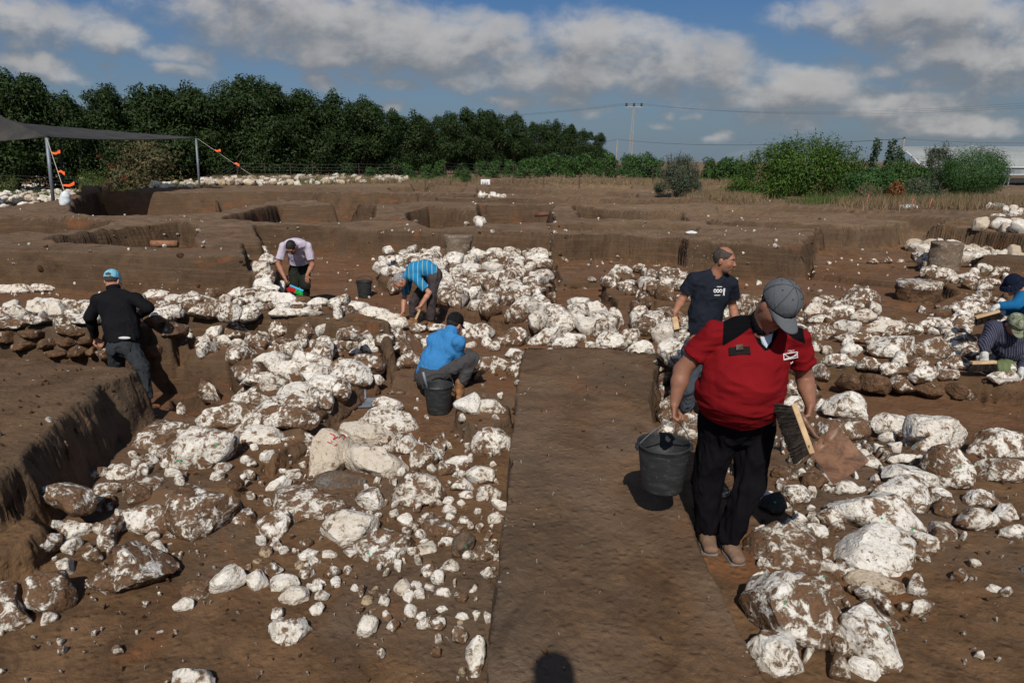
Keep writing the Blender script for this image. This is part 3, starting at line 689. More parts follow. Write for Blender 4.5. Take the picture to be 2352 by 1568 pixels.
#on floor near the crouching man
E s -.02 .08 .20 .03 0 l|772,1210 860,1135 925,1180 960,1270 890,1285 800,1245
E s -.03 .06 .18 .2 .1 l|942,1190 1000,1170 1070,1172 1140,1210 1142,1260 1050,1282 965,1250
E s -.06 .10 .28 .3 0 l|895,1480 950,1400 1010,1352 1110,1395 1165,1440 1150,1530 1100,1575 910,1545
E s -.16 .16 .2 .25 0 l|202,1240 240,1180 320,1160 390,1190 415,1240 400,1260 220,1262
E s -.12 .06 .26 .25 .15 l|92,1340 130,1268 300,1255 500,1258 537,1340 510,1400 420,1435 250,1400 100,1360
E s -.14 .06 .2 .12 .5 l|-10,1365 60,1345 200,1360 380,1400 412,1430 350,1480 230,1495 150,1470 70,1400
E s -.10 .08 .22 .06 .6 l|-245,1650 -200,1540 -80,1400 20,1375 65,1430 75,1500 10,1580 -40,1650 -130,1765 -235,1740
E s -.14 .12 .2 .3 .1 l|318,1480 400,1425 480,1410 530,1480 510,1525 400,1570 340,1530
E s -.16 .12 .16 .25 0 l|612,1505 650,1468 722,1500 700,1545 640,1532
E s -.2 .08 .12 .35 0 l|498,1560 560,1510 640,1520 692,1560 640,1610 560,1600
E s -.14 .12 .24 .5 .1 l|358,920 410,860 480,852 560,870 520,970 440,985 365,970
E s -.2 .08 .12 .1 0 l|200,1065 240,1008 290,1045 255,1080
E s -.2 .04 .1 .6 .1 g|310,1130 380,1100 435,1130 410,1155
E s -.26 .03 .05 .05 0 l|1072,1150 1090,1130 1115,1140 1100,1165
#in broad wall left of crouching man
E s -.05 .16 .35 .35 0 l|-60,960 0,915 60,903 140,915 185,970 190,1030 170,1085 80,1110 0,1090
E s .0 .12 .38 .5 0 l|75,890 150,865 270,875 292,930 290,990 200,1000 100,960
E s .02 .12 .36 .25 0 l|118,825 180,788 260,785 330,768 378,815 350,850 290,850 200,865 140,855
E s .06 .12 .36 .45 0 l|275,730 330,690 430,688 472,730 465,800 420,820 340,790
E s .08 .14 .3 .1 0 l|8,570 60,515 130,500 190,520 205,550 110,605
E s .08 .12 .3 .15 0 l|118,595 220,542 300,545 342,588 260,615 160,622
E s .08 .08 .3 .15 .2 l|212,640 300,588 390,595 412,625 330,650
E s .1 .08 .3 .15 .1 l|258,675 310,632 420,622 455,655 400,688
E s .0 .1 .2 .15 0 l|100,775 150,733 208,755 190,795 115,797
E s -.12 .16 .35 .5 0 l|-70,1060 0,1030 50,1060 60,1130 20,1195 -60,1190
E s .02 .06 .2 .4 0 l|-10,700 60,682 130,690 145,730 100,755 0,740
E s .06 .08 .3 .45 0 l|468,700 520,665 590,680 580,720 500,735
E s .06 .08 .3 .2 0 l|580,700 640,665 710,668 715,700 620,715
E s -.02 .06 .15 .2 0 l|48,850 100,828 138,850 90,870
E s .08 .1 .25 .25 0 l|-60,520 -10,475 40,490 50,540 0,560
F s -.08 .14 .34 .32 0 l|1315,1335 1380,1280 1480,1230 1600,1200 1730,1200 1775,1285 1700,1330 1620,1400 1560,1360 1450,1372 1350,1360
F s -.02 .14 .46 .30 .1 l|1085,1580 1180,1460 1330,1360 1480,1368 1590,1385 1608,1480 1600,1540 1520,1620 1400,1670 1180,1680
F s -.20 .04 .14 .48 0 l|892,1510 950,1430 1060,1305 1200,1328 1295,1370 1200,1440 1100,1540 950,1565
F s -.08 .07 .28 .42 0 l|1760,1335 1850,1240 1960,1220 2150,1275 2170,1340 2090,1375 1860,1365
F s -.06 .07 .30 .25 0 l|1835,1215 1900,1150 2050,1143 2200,1185 2200,1260 2120,1270 1980,1235 1860,1230
F s -.12 .06 .22 .15 .15 l|1655,1430 1710,1370 1850,1358 1945,1405 1930,1480 1800,1490 1740,1480
F s -.14 .06 .16 .38 0 l|1880,1540 1980,1450 2090,1400 2250,1395 2260,1440 2220,1500 2100,1580 1920,1590
F s -.10 .06 .24 .38 0 l|1545,1190 1640,1130 1800,1078 1900,1080 1958,1105 1900,1150 1750,1205 1600,1215
F s -.02 .08 .28 .12 0 l|1848,960 1900,925 1960,912 2060,935 2118,980 2000,1012 1880,1002
F s -.03 .12 .36 .22 0 l|2075,1070 2120,1025 2180,1003 2300,1015 2380,1050 2370,1150 2300,1200 2230,1150 2110,1105
F s -.06 .12 .36 .35 0 l|2105,1120 2160,1093 2260,1115 2290,1170 2270,1240 2220,1270 2180,1190
F s -.06 .05 .14 .25 0 l|1990,1120 2030,1085 2100,1088 2080,1135 2000,1145
F s -.08 .07 .2 .15 .1 l|1608,1095 1660,1048 1715,1070 1690,1105 1630,1112
F s -.05 .07 .24 .35 0 l|1630,1060 1720,1005 1780,1010 1830,1000 1970,1040 1940,1080 1760,1080
F s -.2 .06 .18 .1 .4 l|1205,1165 1300,1145 1350,1168 1340,1202 1250,1200
F s -.22 .05 .12 .5 0 l|1285,1230 1330,1210 1400,1203 1495,1215 1440,1245 1330,1250
F s -.22 .05 .1 .3 .1 l|1205,1260 1240,1200 1280,1250 1245,1285
F s -.26 .04 .08 .03 0 l|1720,1500 1760,1485 1780,1520 1735,1528
#on long wall being brushed
F s .32 .10 .3 .3 .15 l|970,475 1030,445 1100,422 1165,425 1170,465 1120,485 1060,500
F s .32 .12 .3 .35 0 l|1190,480 1250,450 1400,452 1452,490 1400,530 1330,552 1220,530
F s .28 .10 .3 .35 .15 l|1288,585 1350,540 1440,512 1550,500 1560,520 1510,595 1370,612 1320,602
F s .32 .08 .25 .15 0 l|1548,470 1600,415 1680,408 1695,450 1600,488
F s .32 .07 .25 .25 .15 l|1688,440 1740,412 1820,415 1842,435 1770,470 1695,468
F s .32 .07 .25 .15 .1 m|1772,500 1830,450 1900,442 1945,455 1880,512 1795,518
F s .32 .12 .25 .1 0 l|1860,530 1920,465 1990,448 2050,455 2062,490 1990,525 1900,548
F s .24 .10 .35 .3 0 l|1490,600 1540,530 1600,515 1655,530 1620,620 1580,640 1500,622
F s .24 .08 .35 .25 0 l|1618,610 1650,550 1720,540 1790,535 1730,620 1660,645
F s .22 .08 .35 .5 0 l|1712,620 1760,558 1845,555 1855,600 1850,655 1740,662
F s .24 .08 .35 .2 .15 l|1850,575 1920,553 2080,570 2215,580 2200,610 1980,612 1870,608
F s .32 .06 .3 .4 0 l|1035,560 1080,520 1190,508 1205,530 1130,580 1050,582
F s .26 .06 .3 .3 0 l|1005,605 1080,582 1240,540 1235,590 1130,605 1060,615
F s .3 .05 .2 .2 .1 l|1978,552 2020,510 2125,520 2080,555
F s .3 .08 .25 .1 0 l|2105,545 2150,500 2200,485 2265,500 2200,550
F s .28 .08 .25 .15 0 l|2242,540 2280,490 2350,488 2380,520 2340,560
F s .26 .12 .3 .3 .1 l|-40,600 0,545 50,565 82,610 20,635
F s .26 .16 .3 .15 .3 l|62,610 100,538 150,560 195,605 150,645
F s .28 .16 .3 .12 .3 l|168,590 178,510 250,502 300,530 335,600 240,608
F s .28 .16 .3 .1 .25 l|303,550 350,500 400,515 440,560 420,600 350,615
F s .26 .14 .3 .15 .25 l|562,570 590,515 650,508 655,600 600,600
F s .24 .08 .3 .4 .1 l|412,590 440,560 500,560 545,585 460,605
F s .28 .06 .2 .1 .1 l|1710,490 1740,468 1765,490 1740,515
F s .3 .05 .12 .03 0 l|1630,490 1660,478 1710,495 1680,515
F s .3 .06 .2 .3 0 l|2000,640 2060,610 2180,630 2150,665 2030,670
F s .28 .10 .28 .25 0 l|2190,620 2240,585 2330,600 2350,660 2250,680
F s .16 .12 .3 .3 .2 l|2200,700 2280,670 2380,690 2380,760 2260,770
#in long wall's lower courses
F v 8.45 .10 .25 .55 0 l|-60,700 0,640 80,620 145,640 150,690 60,710
F v 8.45 .12 .25 .6 0 l|320,690 330,630 440,602 540,640 585,690 560,750 430,752
F v 8.45 .08 .25 .5 0 l|150,650 250,608 325,625 250,672
F v 8.45 .08 .25 .35 0 l|465,620 560,595 645,610 640,665 540,662
F v 8.42 .10 .25 .7 0 l|-60,760 0,715 110,710 112,790 0,800
F v 8.42 .08 .25 .8 0 l|118,715 200,700 275,715 260,765 130,762
F v 8.40 .08 .25 .8 0 l|68,800 180,770 235,820 130,855
F v 8.40 .08 .25 .8 0 l|250,785 370,760 375,820 270,838
F v 8.40 .08 .25 .75 0 l|378,770 500,752 525,800 400,832
F v 8.40 .08 .25 .75 0 l|528,760 660,742 685,800 560,812
F v 8.36 .08 .25 .8 0 l|278,870 360,845 445,855 440,892 320,898
F v 8.36 .10 .25 .8 0 l|452,870 530,808 595,830 560,890 480,895
F v 8.36 .08 .25 .8 0 l|588,845 640,818 662,880 600,892
F v 8.36 .10 .25 .7 0 l|658,860 740,812 775,890 700,922
F v 8.45 .08 .25 .75 0 l|0,650 -50,690 -80,740 -10,760 20,700
F v 8.4 .06 .2 .8 0 b|1000,640 1040,605 1125,640 1090,690 1000,680
F v 8.45 .12 .25 .65 0 l|1080,710 1150,650 1250,670 1262,740 1180,765 1100,750
F v 8.40 .10 .25 .9 0 l|1005,830 1060,785 1120,830 1105,895 1020,900
F v 8.42 .08 .2 .85 0 l|770,830 850,800 900,850 820,900
#in bank right of black-sweater man
F s .12 .12 .35 .6 .1 l|1848,655 1900,612 1990,630 2035,680 2000,770 1940,800 1860,762
F s .1 .12 .35 .62 .1 l|2025,750 2060,670 2110,640 2180,710 2170,780 2080,820
F s .0 .12 .35 .55 0 l|1655,800 1700,730 1770,705 1810,735 1770,810 1700,842
F s -.02 .14 .35 .5 .15 l|1470,850 1520,805 1600,798 1655,850 1640,890 1560,925 1480,885
F s .02 .10 .3 .45 0 l|1735,790 1790,738 1855,775 1810,845 1750,835
F s .1 .10 .3 .3 0 l|1395,750 1470,672 1530,690 1500,760 1430,790
F s .08 .12 .3 .55 0 l|1525,760 1590,650 1660,650 1710,700 1660,775 1570,790
F s .0 .08 .3 .65 .2 l|1195,805 1290,758 1410,770 1370,820 1240,845
F s -.12 .08 .25 .75 0 l|1385,920 1480,895 1550,960 1500,990 1420,970
F s -.15 .06 .22 .7 0 l|1590,950 1680,905 1810,915 1850,990 1700,1030 1620,1010
F s .08 .06 .3 .4 0 l|2095,825 2200,760 2330,780 2335,825 2220,850
F s .0 .07 .3 .3 0 l|1998,880 2060,840 2200,860 2225,920 2130,945 2015,910
F s -.02 .1 .3 .6 .1 l|1265,860 1300,820 1400,810 1450,860 1400,900 1300,895
F s .15 .1 .3 .35 0 l|1500,700 1540,640 1590,650 1570,700
F s .14 .1 .3 .6 0 l|1900,800 1850,830 1830,870 1900,880 1950,840
#stacked at the big baulk's end
F s .42 .10 .2 .4 .4 l|1715,195 1750,140 1810,128 1850,165 1800,205
F s .34 .08 .2 .3 .1 l|1775,225 1850,180 1898,200 1890,255 1800,262
F s .34 .08 .2 .25 .3 l|1735,300 1765,235 1840,240 1860,300 1775,325
F s .30 .08 .2 .35 .1 l|1760,345 1800,292 1890,300 1885,360 1780,375
F s .28 .08 .2 .15 0 l|1740,400 1780,350 1850,345 1880,390 1810,425
F s .28 .06 .2 .1 0 l|1810,420 1880,395 1930,400 1900,430
F s .3 .05 .2 .12 0 l|1880,420 1930,365 1960,380 1950,430
F s .4 .05 .15 .3 0 l|1680,190 1710,170 1740,190 1700,215
#in short row under left baulk
F s .0 .08 .25 .2 .3 l|-60,420 0,400 120,392 195,400 200,440 60,458 -40,450
F s .02 .08 .25 .25 .2 l|203,425 250,395 340,388 365,425 290,445 215,445
F s .02 .07 .2 .3 .2 l|362,410 380,380 410,390 412,425 372,432
#near the broken columns
D s .08 .14 .35 .45 0 l|1108,500 1130,430 1200,398 1290,400 1385,460 1370,500 1290,555 1200,560 1130,540
D s -.1 .1 .2 .55 0 l|895,510 940,480 1020,465 1085,490 1060,530 960,540
D s .2 .12 .3 .3 .1 l|1625,210 1650,150 1720,165 1790,210 1780,260 1680,270
D s .22 .12 .3 .3 .1 l|1930,190 1960,145 2010,140 2015,180 1960,200
D s .22 .12 .3 .1 .1 l|1990,210 2030,170 2085,165 2090,195 2020,220
D s .28 .1 .3 .2 .1 l|2190,230 2210,190 2280,195 2290,240 2240,245
D s .25 .1 .3 .2 .1 l|2255,255 2300,210 2390,215 2390,270 2290,275
D s .05 .1 .3 .3 .3 l|1725,320 1780,282 1850,285 1900,320 1880,350 1760,345
D s .05 .1 .3 .35 .1 l|1880,320 1950,300 2050,325 2080,370 1960,370
D s .05 .1 .3 .35 .1 l|2060,370 2110,345 2190,360 2200,390 2100,400
D s .1 .1 .25 .8 0 b|1650,310 1680,275 1750,270 1770,290 1720,330
D s -.0 .08 .15 .5 .2 l|1270,235 1310,215 1350,225 1350,245 1290,250
D s -.0 .08 .15 .5 .2 l|1368,235 1400,200 1440,210 1440,245 1380,250
D s -.0 .08 .15 .5 .2 l|1470,240 1490,215 1520,225 1525,250 1480,252
E s -.02 .10 .3 .25 0 l|252,240 270,205 330,193 420,205 420,250 340,270 260,270
E s -.02 .08 .3 .1 0 l|272,290 320,262 410,280 440,310 380,335 290,320
E s .0 .1 .3 .3 0 l|400,230 440,190 520,180 585,190 580,230 480,250
E s .0 .08 .2 .4 .2 l|480,150 520,130 600,135 600,165 500,175
E s -.1 .1 .2 .1 0 l|280,160 330,125 360,165 310,185
"""
rng = np.random.default_rng(7)
def rock(poly2, dome, down, seed, hi=False, nrm_y=None):
    """poly2: outline (n,2) around 0 in the rim plane -> vertices in plane frame (x, y, h)."""
    nt = 56 if hi else 34; npf = 26 if hi else 16
    c = poly2.mean(0); q = poly2 - c
    th = np.linspace(0, 2*np.pi, nt, endpoint=False)
    # densify outline, radial function by smoothed sampling
    dn = []
    m = len(q)
    for i in range(m):
        a, b = q[i], q[(i+1) % m]
        for t in np.linspace(0, 1, 14, endpoint=False): dn.append(a+(b-a)*t)
    dn = np.array(dn); an = np.arctan2(dn[:, 1], dn[:, 0]) % (2*np.pi); rd = np.hypot(dn[:, 0], dn[:, 1])
    o = np.argsort(an); an, rd = an[o], rd[o]
    R = np.interp(th, np.r_[an-2*np.pi, an, an+2*np.pi], np.r_[rd, rd, rd])
    R = (np.roll(R, 1) + 6*R + np.roll(R, -1))/8
    rm = R.mean()
    ph = np.linspace(0, np.pi, npf)
    e = .36
    sp = np.sin(ph)**e; cp = np.sign(np.cos(ph))*np.abs(np.cos(ph))**.85
    lo = cp < 0
    rho = np.where(lo, sp**.9, sp)
    rho[0] = 0; rho[-1] = 0
    hgt = np.where(lo, cp*down, cp*dome)
    V = np.stack([rho[:, None]*R[None]*np.cos(th)[None], rho[:, None]*R[None]*np.sin(th)[None], np.repeat(hgt[:, None], nt, 1)], -1)
    V = V[1:-1].reshape(-1, 3)
    V = np.vstack([V, [[0, 0, dome]], [[0, 0, -down]]])
    nr = npf-2; I = np.arange(nr*nt).reshape(nr, nt)
    a = I[:-1]; b = np.roll(I, -1, 1)[:-1]; cc = np.roll(I, -1, 1)[1:]; d = I[1:]
    F = np.stack([a, d, cc, b], -1).reshape(-1, 4)
    top, bot = nr*nt, nr*nt+1
    Ft = np.stack([np.full(nt, top), I[0], np.roll(I[0], -1), np.roll(I[0], -1)], -1)
    Fb = np.stack([np.full(nt, bot), np.roll(I[-1], -1), I[-1], I[-1]], -1)
    # chop with a few random planes -> broken facets
    r = np.random.default_rng(seed)
    sz = np.array([rm, rm, max(dome, .02)])
    for k in range(13 if hi else 9):
        n = r.normal(size=3); n[2] = abs(n[2])*.8+.1; n /= np.linalg.norm(n)
        ext = (V @ n).max()
        dd = ext*r.uniform(.60, .90)
        ex = np.maximum(0, V @ n - dd); V = V - ex[:, None]*n*.85
    sc = 1/max(rm, .02)
    nz = fbm(V*sc + seed*7.1, 1.1, 5 if hi else 4, seed % 997, .55)
    nd = V/np.linalg.norm(V + 1e-9, axis=1)[:, None]
    V = V + nd*(nz*rm*.17)[:, None]
    n2 = np.abs(fbm(V*sc + seed*3.3, 3.2, 3, (seed+5) % 997)); V = V - nd*(n2*rm*.10)[:, None]
    lo_, hi_ = V[:, :2].min(0), V[:, :2].max(0); pl, ph_ = q.min(0), q.max(0)
    V[:, :2] = (V[:, :2]-lo_)/(hi_-lo_)*(ph_-pl)+pl
    return V, F, np.vstack([Ft, Fb]), c
STONES = []     # dict(V, quads, tris, loc, mat, mud, tint, region, area, centre px)
def add_stone(poly3, n, dome, down, mud, tint, mat, region, seed, hi=None):
    poly3 = np.array(poly3); c3 = poly3.mean(0); n = np.array(n, float); n /= np.linalg.norm(n)
    ax = np.array([1., 0, 0]); ax -= n*(ax @ n); ax /= np.linalg.norm(ax); ay = np.cross(n, ax)
    q = np.stack([(poly3-c3) @ ax, (poly3-c3) @ ay], 1)
    f = scr(c3)[2]; ext = np.ptp(q, 0)
    area = ext[0]*ext[1]*(FPX/f)**2
    if hi is None: hi = area > 2600
    V, F, FT, c = rock(q, dome, down, seed, hi)
    W3 = c3 + ax*c[0] + ay*c[1] + V[:, :1]*ax + V[:, 1:2]*ay + V[:, 2:3]*n
    base = np.array([c3[0], c3[1], W3[:, 2].min()])
    px = scr(c3)
    STONES.append(dict(V=W3-base, F=F, T=FT, loc=base, mat=mat, mud=mud, tint=tint, region=region, area=area, px=px, asp=ext.max()/max(ext.min(), .01), size=ext.max(), seed=seed, r=float(np.hypot(*(ext/2))*.75)))
def unit_(v): v = np.array(v, float); return v/np.linalg.norm(v)
region = ''; seed = 100
MATK = {'l': 'limestone', 'g': 'grey_stone', 'b': 'basalt', 't': 'terracotta', 'm': 'limestone'}
MARKED = []
for line in TR.strip().split('\n'):
    if line.startswith('#'): region = line[1:]; continue
    head, pts = line.split('|'); cr, mode, z, dome, down, mud, tint, mt = head.split()
    z, dome, down, mud, tint = map(float, (z, dome, down, mud, tint)); mud = min(mud, .24+.45*mud) if mode == 's' else mud*.9
    P = np.array([cpx(cr, *map(float, p.split(','))) for p in pts.split()]); P = (P-P.mean(0))*1.07+P.mean(0)
    seed += 1
    if mode == 'v':
        P3 = [at_y(px, py, z) for px, py in P]; n = (0, -1, .25)
    else:
        P3 = [at_z(px, py, z) for px, py in P]; n = (0, 0, 1)
        n = (rng.normal()*.06, rng.normal()*.06-.03, 1)
        if dome >= .12: n = (n[0], -.25, 1)
    if mode == 's':
        P3 = np.array(P3); c_ = P3.mean(0); wid = min(np.ptp(P3[:, 0]), np.ptp(P3[:, 1]))
        fl = hz(c_[0], c_[1]-.0)
        dep = math.atan2(HC-fl, c_[1]); tau = (math.pi/2-dep)*(.82 if dome >= .12 else .66 if dome >= .07 else .34 if dome >= .035 else .08)
        n = unit_((rng.normal()*.08, -math.sin(tau), math.cos(tau))); pc = np.mean(P, 0); o_ = np.array([0, 0, HC]); zc = fl+.03
        for it in range(3):
            c0 = at_z(pc[0], pc[1], zc)
            P3 = []
            for px, py in P: r_ = ray(px, py); t = ((c0-o_) @ n)/(r_ @ n); P3.append(o_+r_*t)
            P3 = np.array(P3); Ly = np.ptp(P3[:, 2])/max(math.sin(tau), .05); Lx = np.ptp(P3[:, 0])
            zc = fl + (P3[:, 2].max()-P3[:, 2].min())*.36 + .012
        wid = min(Lx, Ly); dome = min(dome, .30*wid) if dome >= .07 else min(dome, .16*wid); down = max(.04, .42*wid)
    # outline covers the visible side as well: pull its rear/near edge in by the dome's apparent rise
    if False:
        P3 = np.array(P3); far = P3[:, 1].max(); near = P3[:, 1].min(); rise = min(dome*1.0, .30*(far-near))
        t = (P3[:, 1]-near)/(far-near+1e-6); P3[:, 1] -= t*rise; 
    add_stone(P3, n, dome, down, mud, tint, mt, region, seed)
    if mt == 'm': MARKED.append(len(STONES)-1)
N_TRACED = len(STONES)

# ---- walls of many similar stones: filled over their true plan
def in_poly(p, poly):
    return poly_sd(np.array([p]), poly)[0] < 0
OCC = [(s['loc'][0], s['loc'][1], s['r']) for s in STONES]
def occupied(x, y, r):
    for a, b, c in OCC:
        if (a-x)**2+(b-y)**2 < ((c+r)*.66)**2: return True
    return False
def fill(pts, z, n, smin, smax, mud, region, seed0, dome=.5, tint=.1, sink=.4, tries=14):
    poly = np.array(U(z, *pts)); r = np.random.default_rng(seed0)
    lo, hi_ = poly.min(0), poly.max(0); cand = r.uniform(lo, hi_, (n*tries, 2)); cand = cand[poly_sd(cand, poly) < 0]
    hh = terrain(cand[:, 0], cand[:, 1]) if len(cand) else []
    k = 0
    sizes = np.sort(r.uniform(smin, smax, n)**1.0)[::-1]
    for (x, y), h in zip(cand, hh):
        if k >= n: break
        s = sizes[k]*.5
        if occupied(x, y, s): continue
        m = r.integers(5, 9); th = np.sort(r.uniform(0, 2*np.pi, m)*.35 + np.linspace(0, 2*np.pi, m, endpoint=False)*.65+.2)
        asp = r.uniform(.55, 1.0); rot = r.uniform(-.6, .6) if r.random() < .7 else r.uniform(0, 3.14)
        rad = s*r.uniform(.8, 1.2, m)
        q = np.stack([np.cos(th)*rad, np.sin(th)*rad*asp], 1)
        q = np.stack([q[:, 0]*math.cos(rot)-q[:, 1]*math.sin(rot), q[:, 0]*math.sin(rot)+q[:, 1]*math.cos(rot)], 1)
        dm = s*2*dome*r.uniform(.35, .75)*.5; dn = s*r.uniform(.55, .8)+.03
        zc = h + dn*(1-sink)
        P3 = np.column_stack([x+q[:, 0], y+q[:, 1], np.full(m, zc)])
        add_stone(P3, (r.normal()*.18, r.normal()*.15-.35, 1), dm, dn, np.clip(mud+r.normal()*.13, 0, 1 if mud < 1 else 2), np.clip(tint*r.uniform(0, 2.5), 0, 1), 'l' if r.random() > .03 else 'g', region, seed0*1000+k)
        OCC.append((x, y, s)); k += 1
fill([(868, 600), (950, 574), (1090, 576), (1262, 582), (1270, 640), (1240, 655), (1150, 648), (1100, 655), (1030, 690), (1008, 655), (900, 640)], .0, 120, .24, .60, .33, 'in rubble platform under rear baulk', 11, sink=.25)
fill([(1015, 640), (1130, 645), (1250, 672), (1350, 695), (1480, 730), (1540, 765), (1530, 800), (1430, 772), (1250, 740), (1110, 705), (1012, 692)], .0, 110, .26, .58, .33, 'in slanting row across the dig', 12, sink=.2)
fill([(1392, 640), (1450, 618), (1570, 630), (1588, 690), (1420, 685)], .0, 30, .28, .55, .38, 'in heap left of navy T-shirt', 13, sink=.2)
fill([(1430, 700), (1580, 685), (1700, 690), (1850, 700), (1862, 850), (1640, 870), (1540, 810), (1490, 745)], -.05, 85, .22, .50, .36, 'in stones behind navy T-shirt man', 14, sink=.2)
fill([(1850, 700), (1960, 697), (2100, 722), (2190, 690), (2352, 655), (2420, 870), (2150, 868), (2000, 848), (1862, 842)], -.05, 80, .16, .38, .38, 'packed between masonry band boulders', 15, sink=.3)
fill([(1862, 845), (2150, 872), (2420, 890), (2420, 900), (2150, 885), (1862, 862)], -.1, 14, .2, .34, .7, 'at foot of masonry band', 17, sink=.4)
fill([(2106, 590), (2165, 572), (2215, 640), (2350, 690), (2200, 672), (2130, 640)], .0, 22, .16, .34, .4, 'around the taller broken column', 18, sink=.3)
fill([(2240, 600), (2400, 612), (2400, 626), (2245, 612)], .15, 12, .2, .36, .25, 'in small wall behind column', 19, sink=.3)
fill([(0, 700), (400, 685), (600, 665), (760, 695), (900, 725), (955, 748), (900, 766), (760, 742), (560, 738), (380, 742), (0, 742)], .25, 90, .16, .40, .3, 'packed into long wall top', 20, sink=.35)
fill([(400, 762), (560, 760), (900, 790), (880, 860), (760, 925), (700, 985), (600, 1000), (560, 960), (600, 900), (560, 862), (420, 800)], -.1, 150, .18, .46, .30, 'packed into broad wall', 21, sink=.35)
fill([(940, 765), (1060, 752), (1300, 760), (1500, 795), (1500, 828), (1210, 848), (1060, 868), (1000, 858)], -.1, 26, .12, .28, .35, 'packed in low wall behind crouching man', 22, sink=.35)
fill([(560, 1000), (700, 985), (800, 1010), (1160, 1000), (1150, 1250), (1120, 1500), (900, 1560), (800, 1420), (600, 1250), (560, 1120)], -.28, 120, .03, .11, .3, 'strewn left of earth ramp', 23, sink=.35, dome=.8)
fill([(0, 1150), (300, 1060), (560, 1150), (480, 1350), (300, 1500), (0, 1560)], -.28, 40, .02, .07, .35, 'strewn on the lower left floor', 24, sink=.4)
fill([(1510, 880), (1870, 860), (2352, 1000), (2352, 1568), (1780, 1568), (1600, 1200)], -.1, 110, .025, .11, .35, 'strewn right of earth ramp', 25, sink=.35)
fill([(1500, 850), (1600, 870), (1600, 1050), (1530, 1000)], -.2, 26, .15, .36, .4, 'beyond the carried bucket', 26, sink=.3)
fill([(880, 900), (1180, 880), (1160, 980), (900, 960)], -.3, 26, .02, .07, .3, 'strewn around the crouching man', 27, sink=.4)
fill([(740, 600), (1010, 690), (1400, 770), (1250, 760), (1000, 745), (800, 690)], -.3, 24, .03, .09, .3, 'strewn on the swept floor', 28, sink=.4)
fill([(600, 590), (1270, 605), (1870, 650), (1700, 680), (1270, 620), (880, 590), (740, 600)], -.3, 60, .05, .16, .35, 'strewn along the foot of the rear baulk', 29, sink=.4)
fill([(1870, 600), (2100, 610), (2352, 700), (2100, 690), (1500, 660)], -.15, 40, .03, .12, .35, 'strewn on the right rear floor', 30, sink=.4)
# distant stone foundations
fill([(-20, 421), (175, 420), (190, 447), (100, 468), (-20, 476)], .3, 230, .3, .75, .12, 'far stone foundation at the left', 31, tint=.3, sink=.2)
fill([(190, 424), (350, 418), (352, 424), (190, 432)], .4, 50, .35, .8, .05, 'far stone foundation at the left', 32, tint=.3, sink=.1)
fill([(270, 436), (480, 430), (940, 418), (935, 431), (640, 437), (480, 441), (370, 443), (275, 443)], .45, 420, .30, .85, .1, 'far stone foundation under the shade pole', 33, tint=.4, dome=.3, sink=.05)
fill([(2080, 521), (2352, 527), (2352, 552), (2230, 552), (2160, 535)], .5, 120, .25, .6, .1, 'far stone foundation at the right', 34, tint=.35, sink=.15)
fill([(1060, 514), (1120, 518), (1120, 525), (1066, 522)], .5, 8, .2, .45, .15, 'small group of stones on the baulk', 35, sink=.1)
fill([(1100, 493), (1165, 493), (1165, 502), (1105, 503)], -.3, 12, .3, .55, .2, 'small group of stones in a far square', 36, sink=.1)
for i, (a, b, n) in enumerate([((0, 560), (590, 600), 30), ((600, 500), (1900, 545), 70), ((1900, 530), (2352, 570), 30), ((0, 480), (900, 515), 30), ((950, 440), (2352, 500), 160), ((0, 400), (1600, 430), 120), ((1600, 425), (2352, 470), 90)]):
    fill([a, (b[0], a[1]), b, (a[0], b[1])], .5, n, .03, .10, .3, 'strewn over the far ground', 40+i, sink=.2, tries=3)
fill([(2270, 480), (2352, 480), (2352, 490), (2275, 488)], .6, 12, .3, .6, .2, 'far loose stones at the right', 50, tint=.3, sink=.1)
fill([(1800, 1060), (2020, 1010), (2180, 1060), (2140, 1330), (2080, 1568), (1740, 1568), (1740, 1200)], -.02, 70, .07, .20, .35, 'packed around the big right-hand blocks', 51, sink=.4)
fill([(200, 1130), (330, 1010), (560, 960), (700, 1000), (600, 1130), (400, 1250), (120, 1300)], -.25, 60, .06, .18, .35, 'packed between the left-hand blocks', 52, sink=.4)
fill([(620, 1000), (1160, 990), (1150, 1300), (700, 1200)], -.28, 34, .05, .16, .3, 'packed on floor left of ramp', 53, sink=.4)
N_MAIN = len(STONES)
_rs = np.random.default_rng(77); _V, _s = SL[0]; _k = np.where((_s > .5) & (_V[:, 1] > 6) & (_V[:, 1] < 24) & (np.abs(_V[:, 0]) < _V[:, 1]*.8))[0]
for _i, _j in enumerate(_rs.choice(_k, 330, replace=False)):
    _p = _V[_j]; _r = _rs.uniform(.015, .05) if _rs.random() < .85 else _rs.uniform(.05, .10); _t = np.linspace(0, 6.283, 7)[:-1]
    add_stone(np.column_stack([_p[0]+_r*np.cos(_t)*_rs.uniform(.7, 1.2, 6), np.full(6, _p[1]-.01), _p[2]+_r*.8*np.sin(_t)*_rs.uniform(.7, 1.2, 6)]), (0, -1, .4), _r*.6, _r*.6, .25 if _rs.random() < .55 else 1.3, .2, 'l', 'embedded in earth faces', 90000+_i, False)
fill([(1200, 820), (1490, 820), (1700, 1568), (1120, 1568)], .17, 45, .005, .014, .1, 'tiny chips on the ramp', 66, sink=.3, tint=0)
fill([(560, 1000), (1150, 1000), (1120, 1568), (0, 1568), (300, 1100)], -.28, 160, .006, .022, .1, 'tiny chips', 67, sink=.3, tint=.1)
fill([(1600, 1000), (2352, 1000), (2352, 1568), (1780, 1568)], -.1, 90, .006, .022, .1, 'tiny chips', 68, sink=.3, tint=.1)
print('stones', len(STONES), 'traced', N_TRACED)

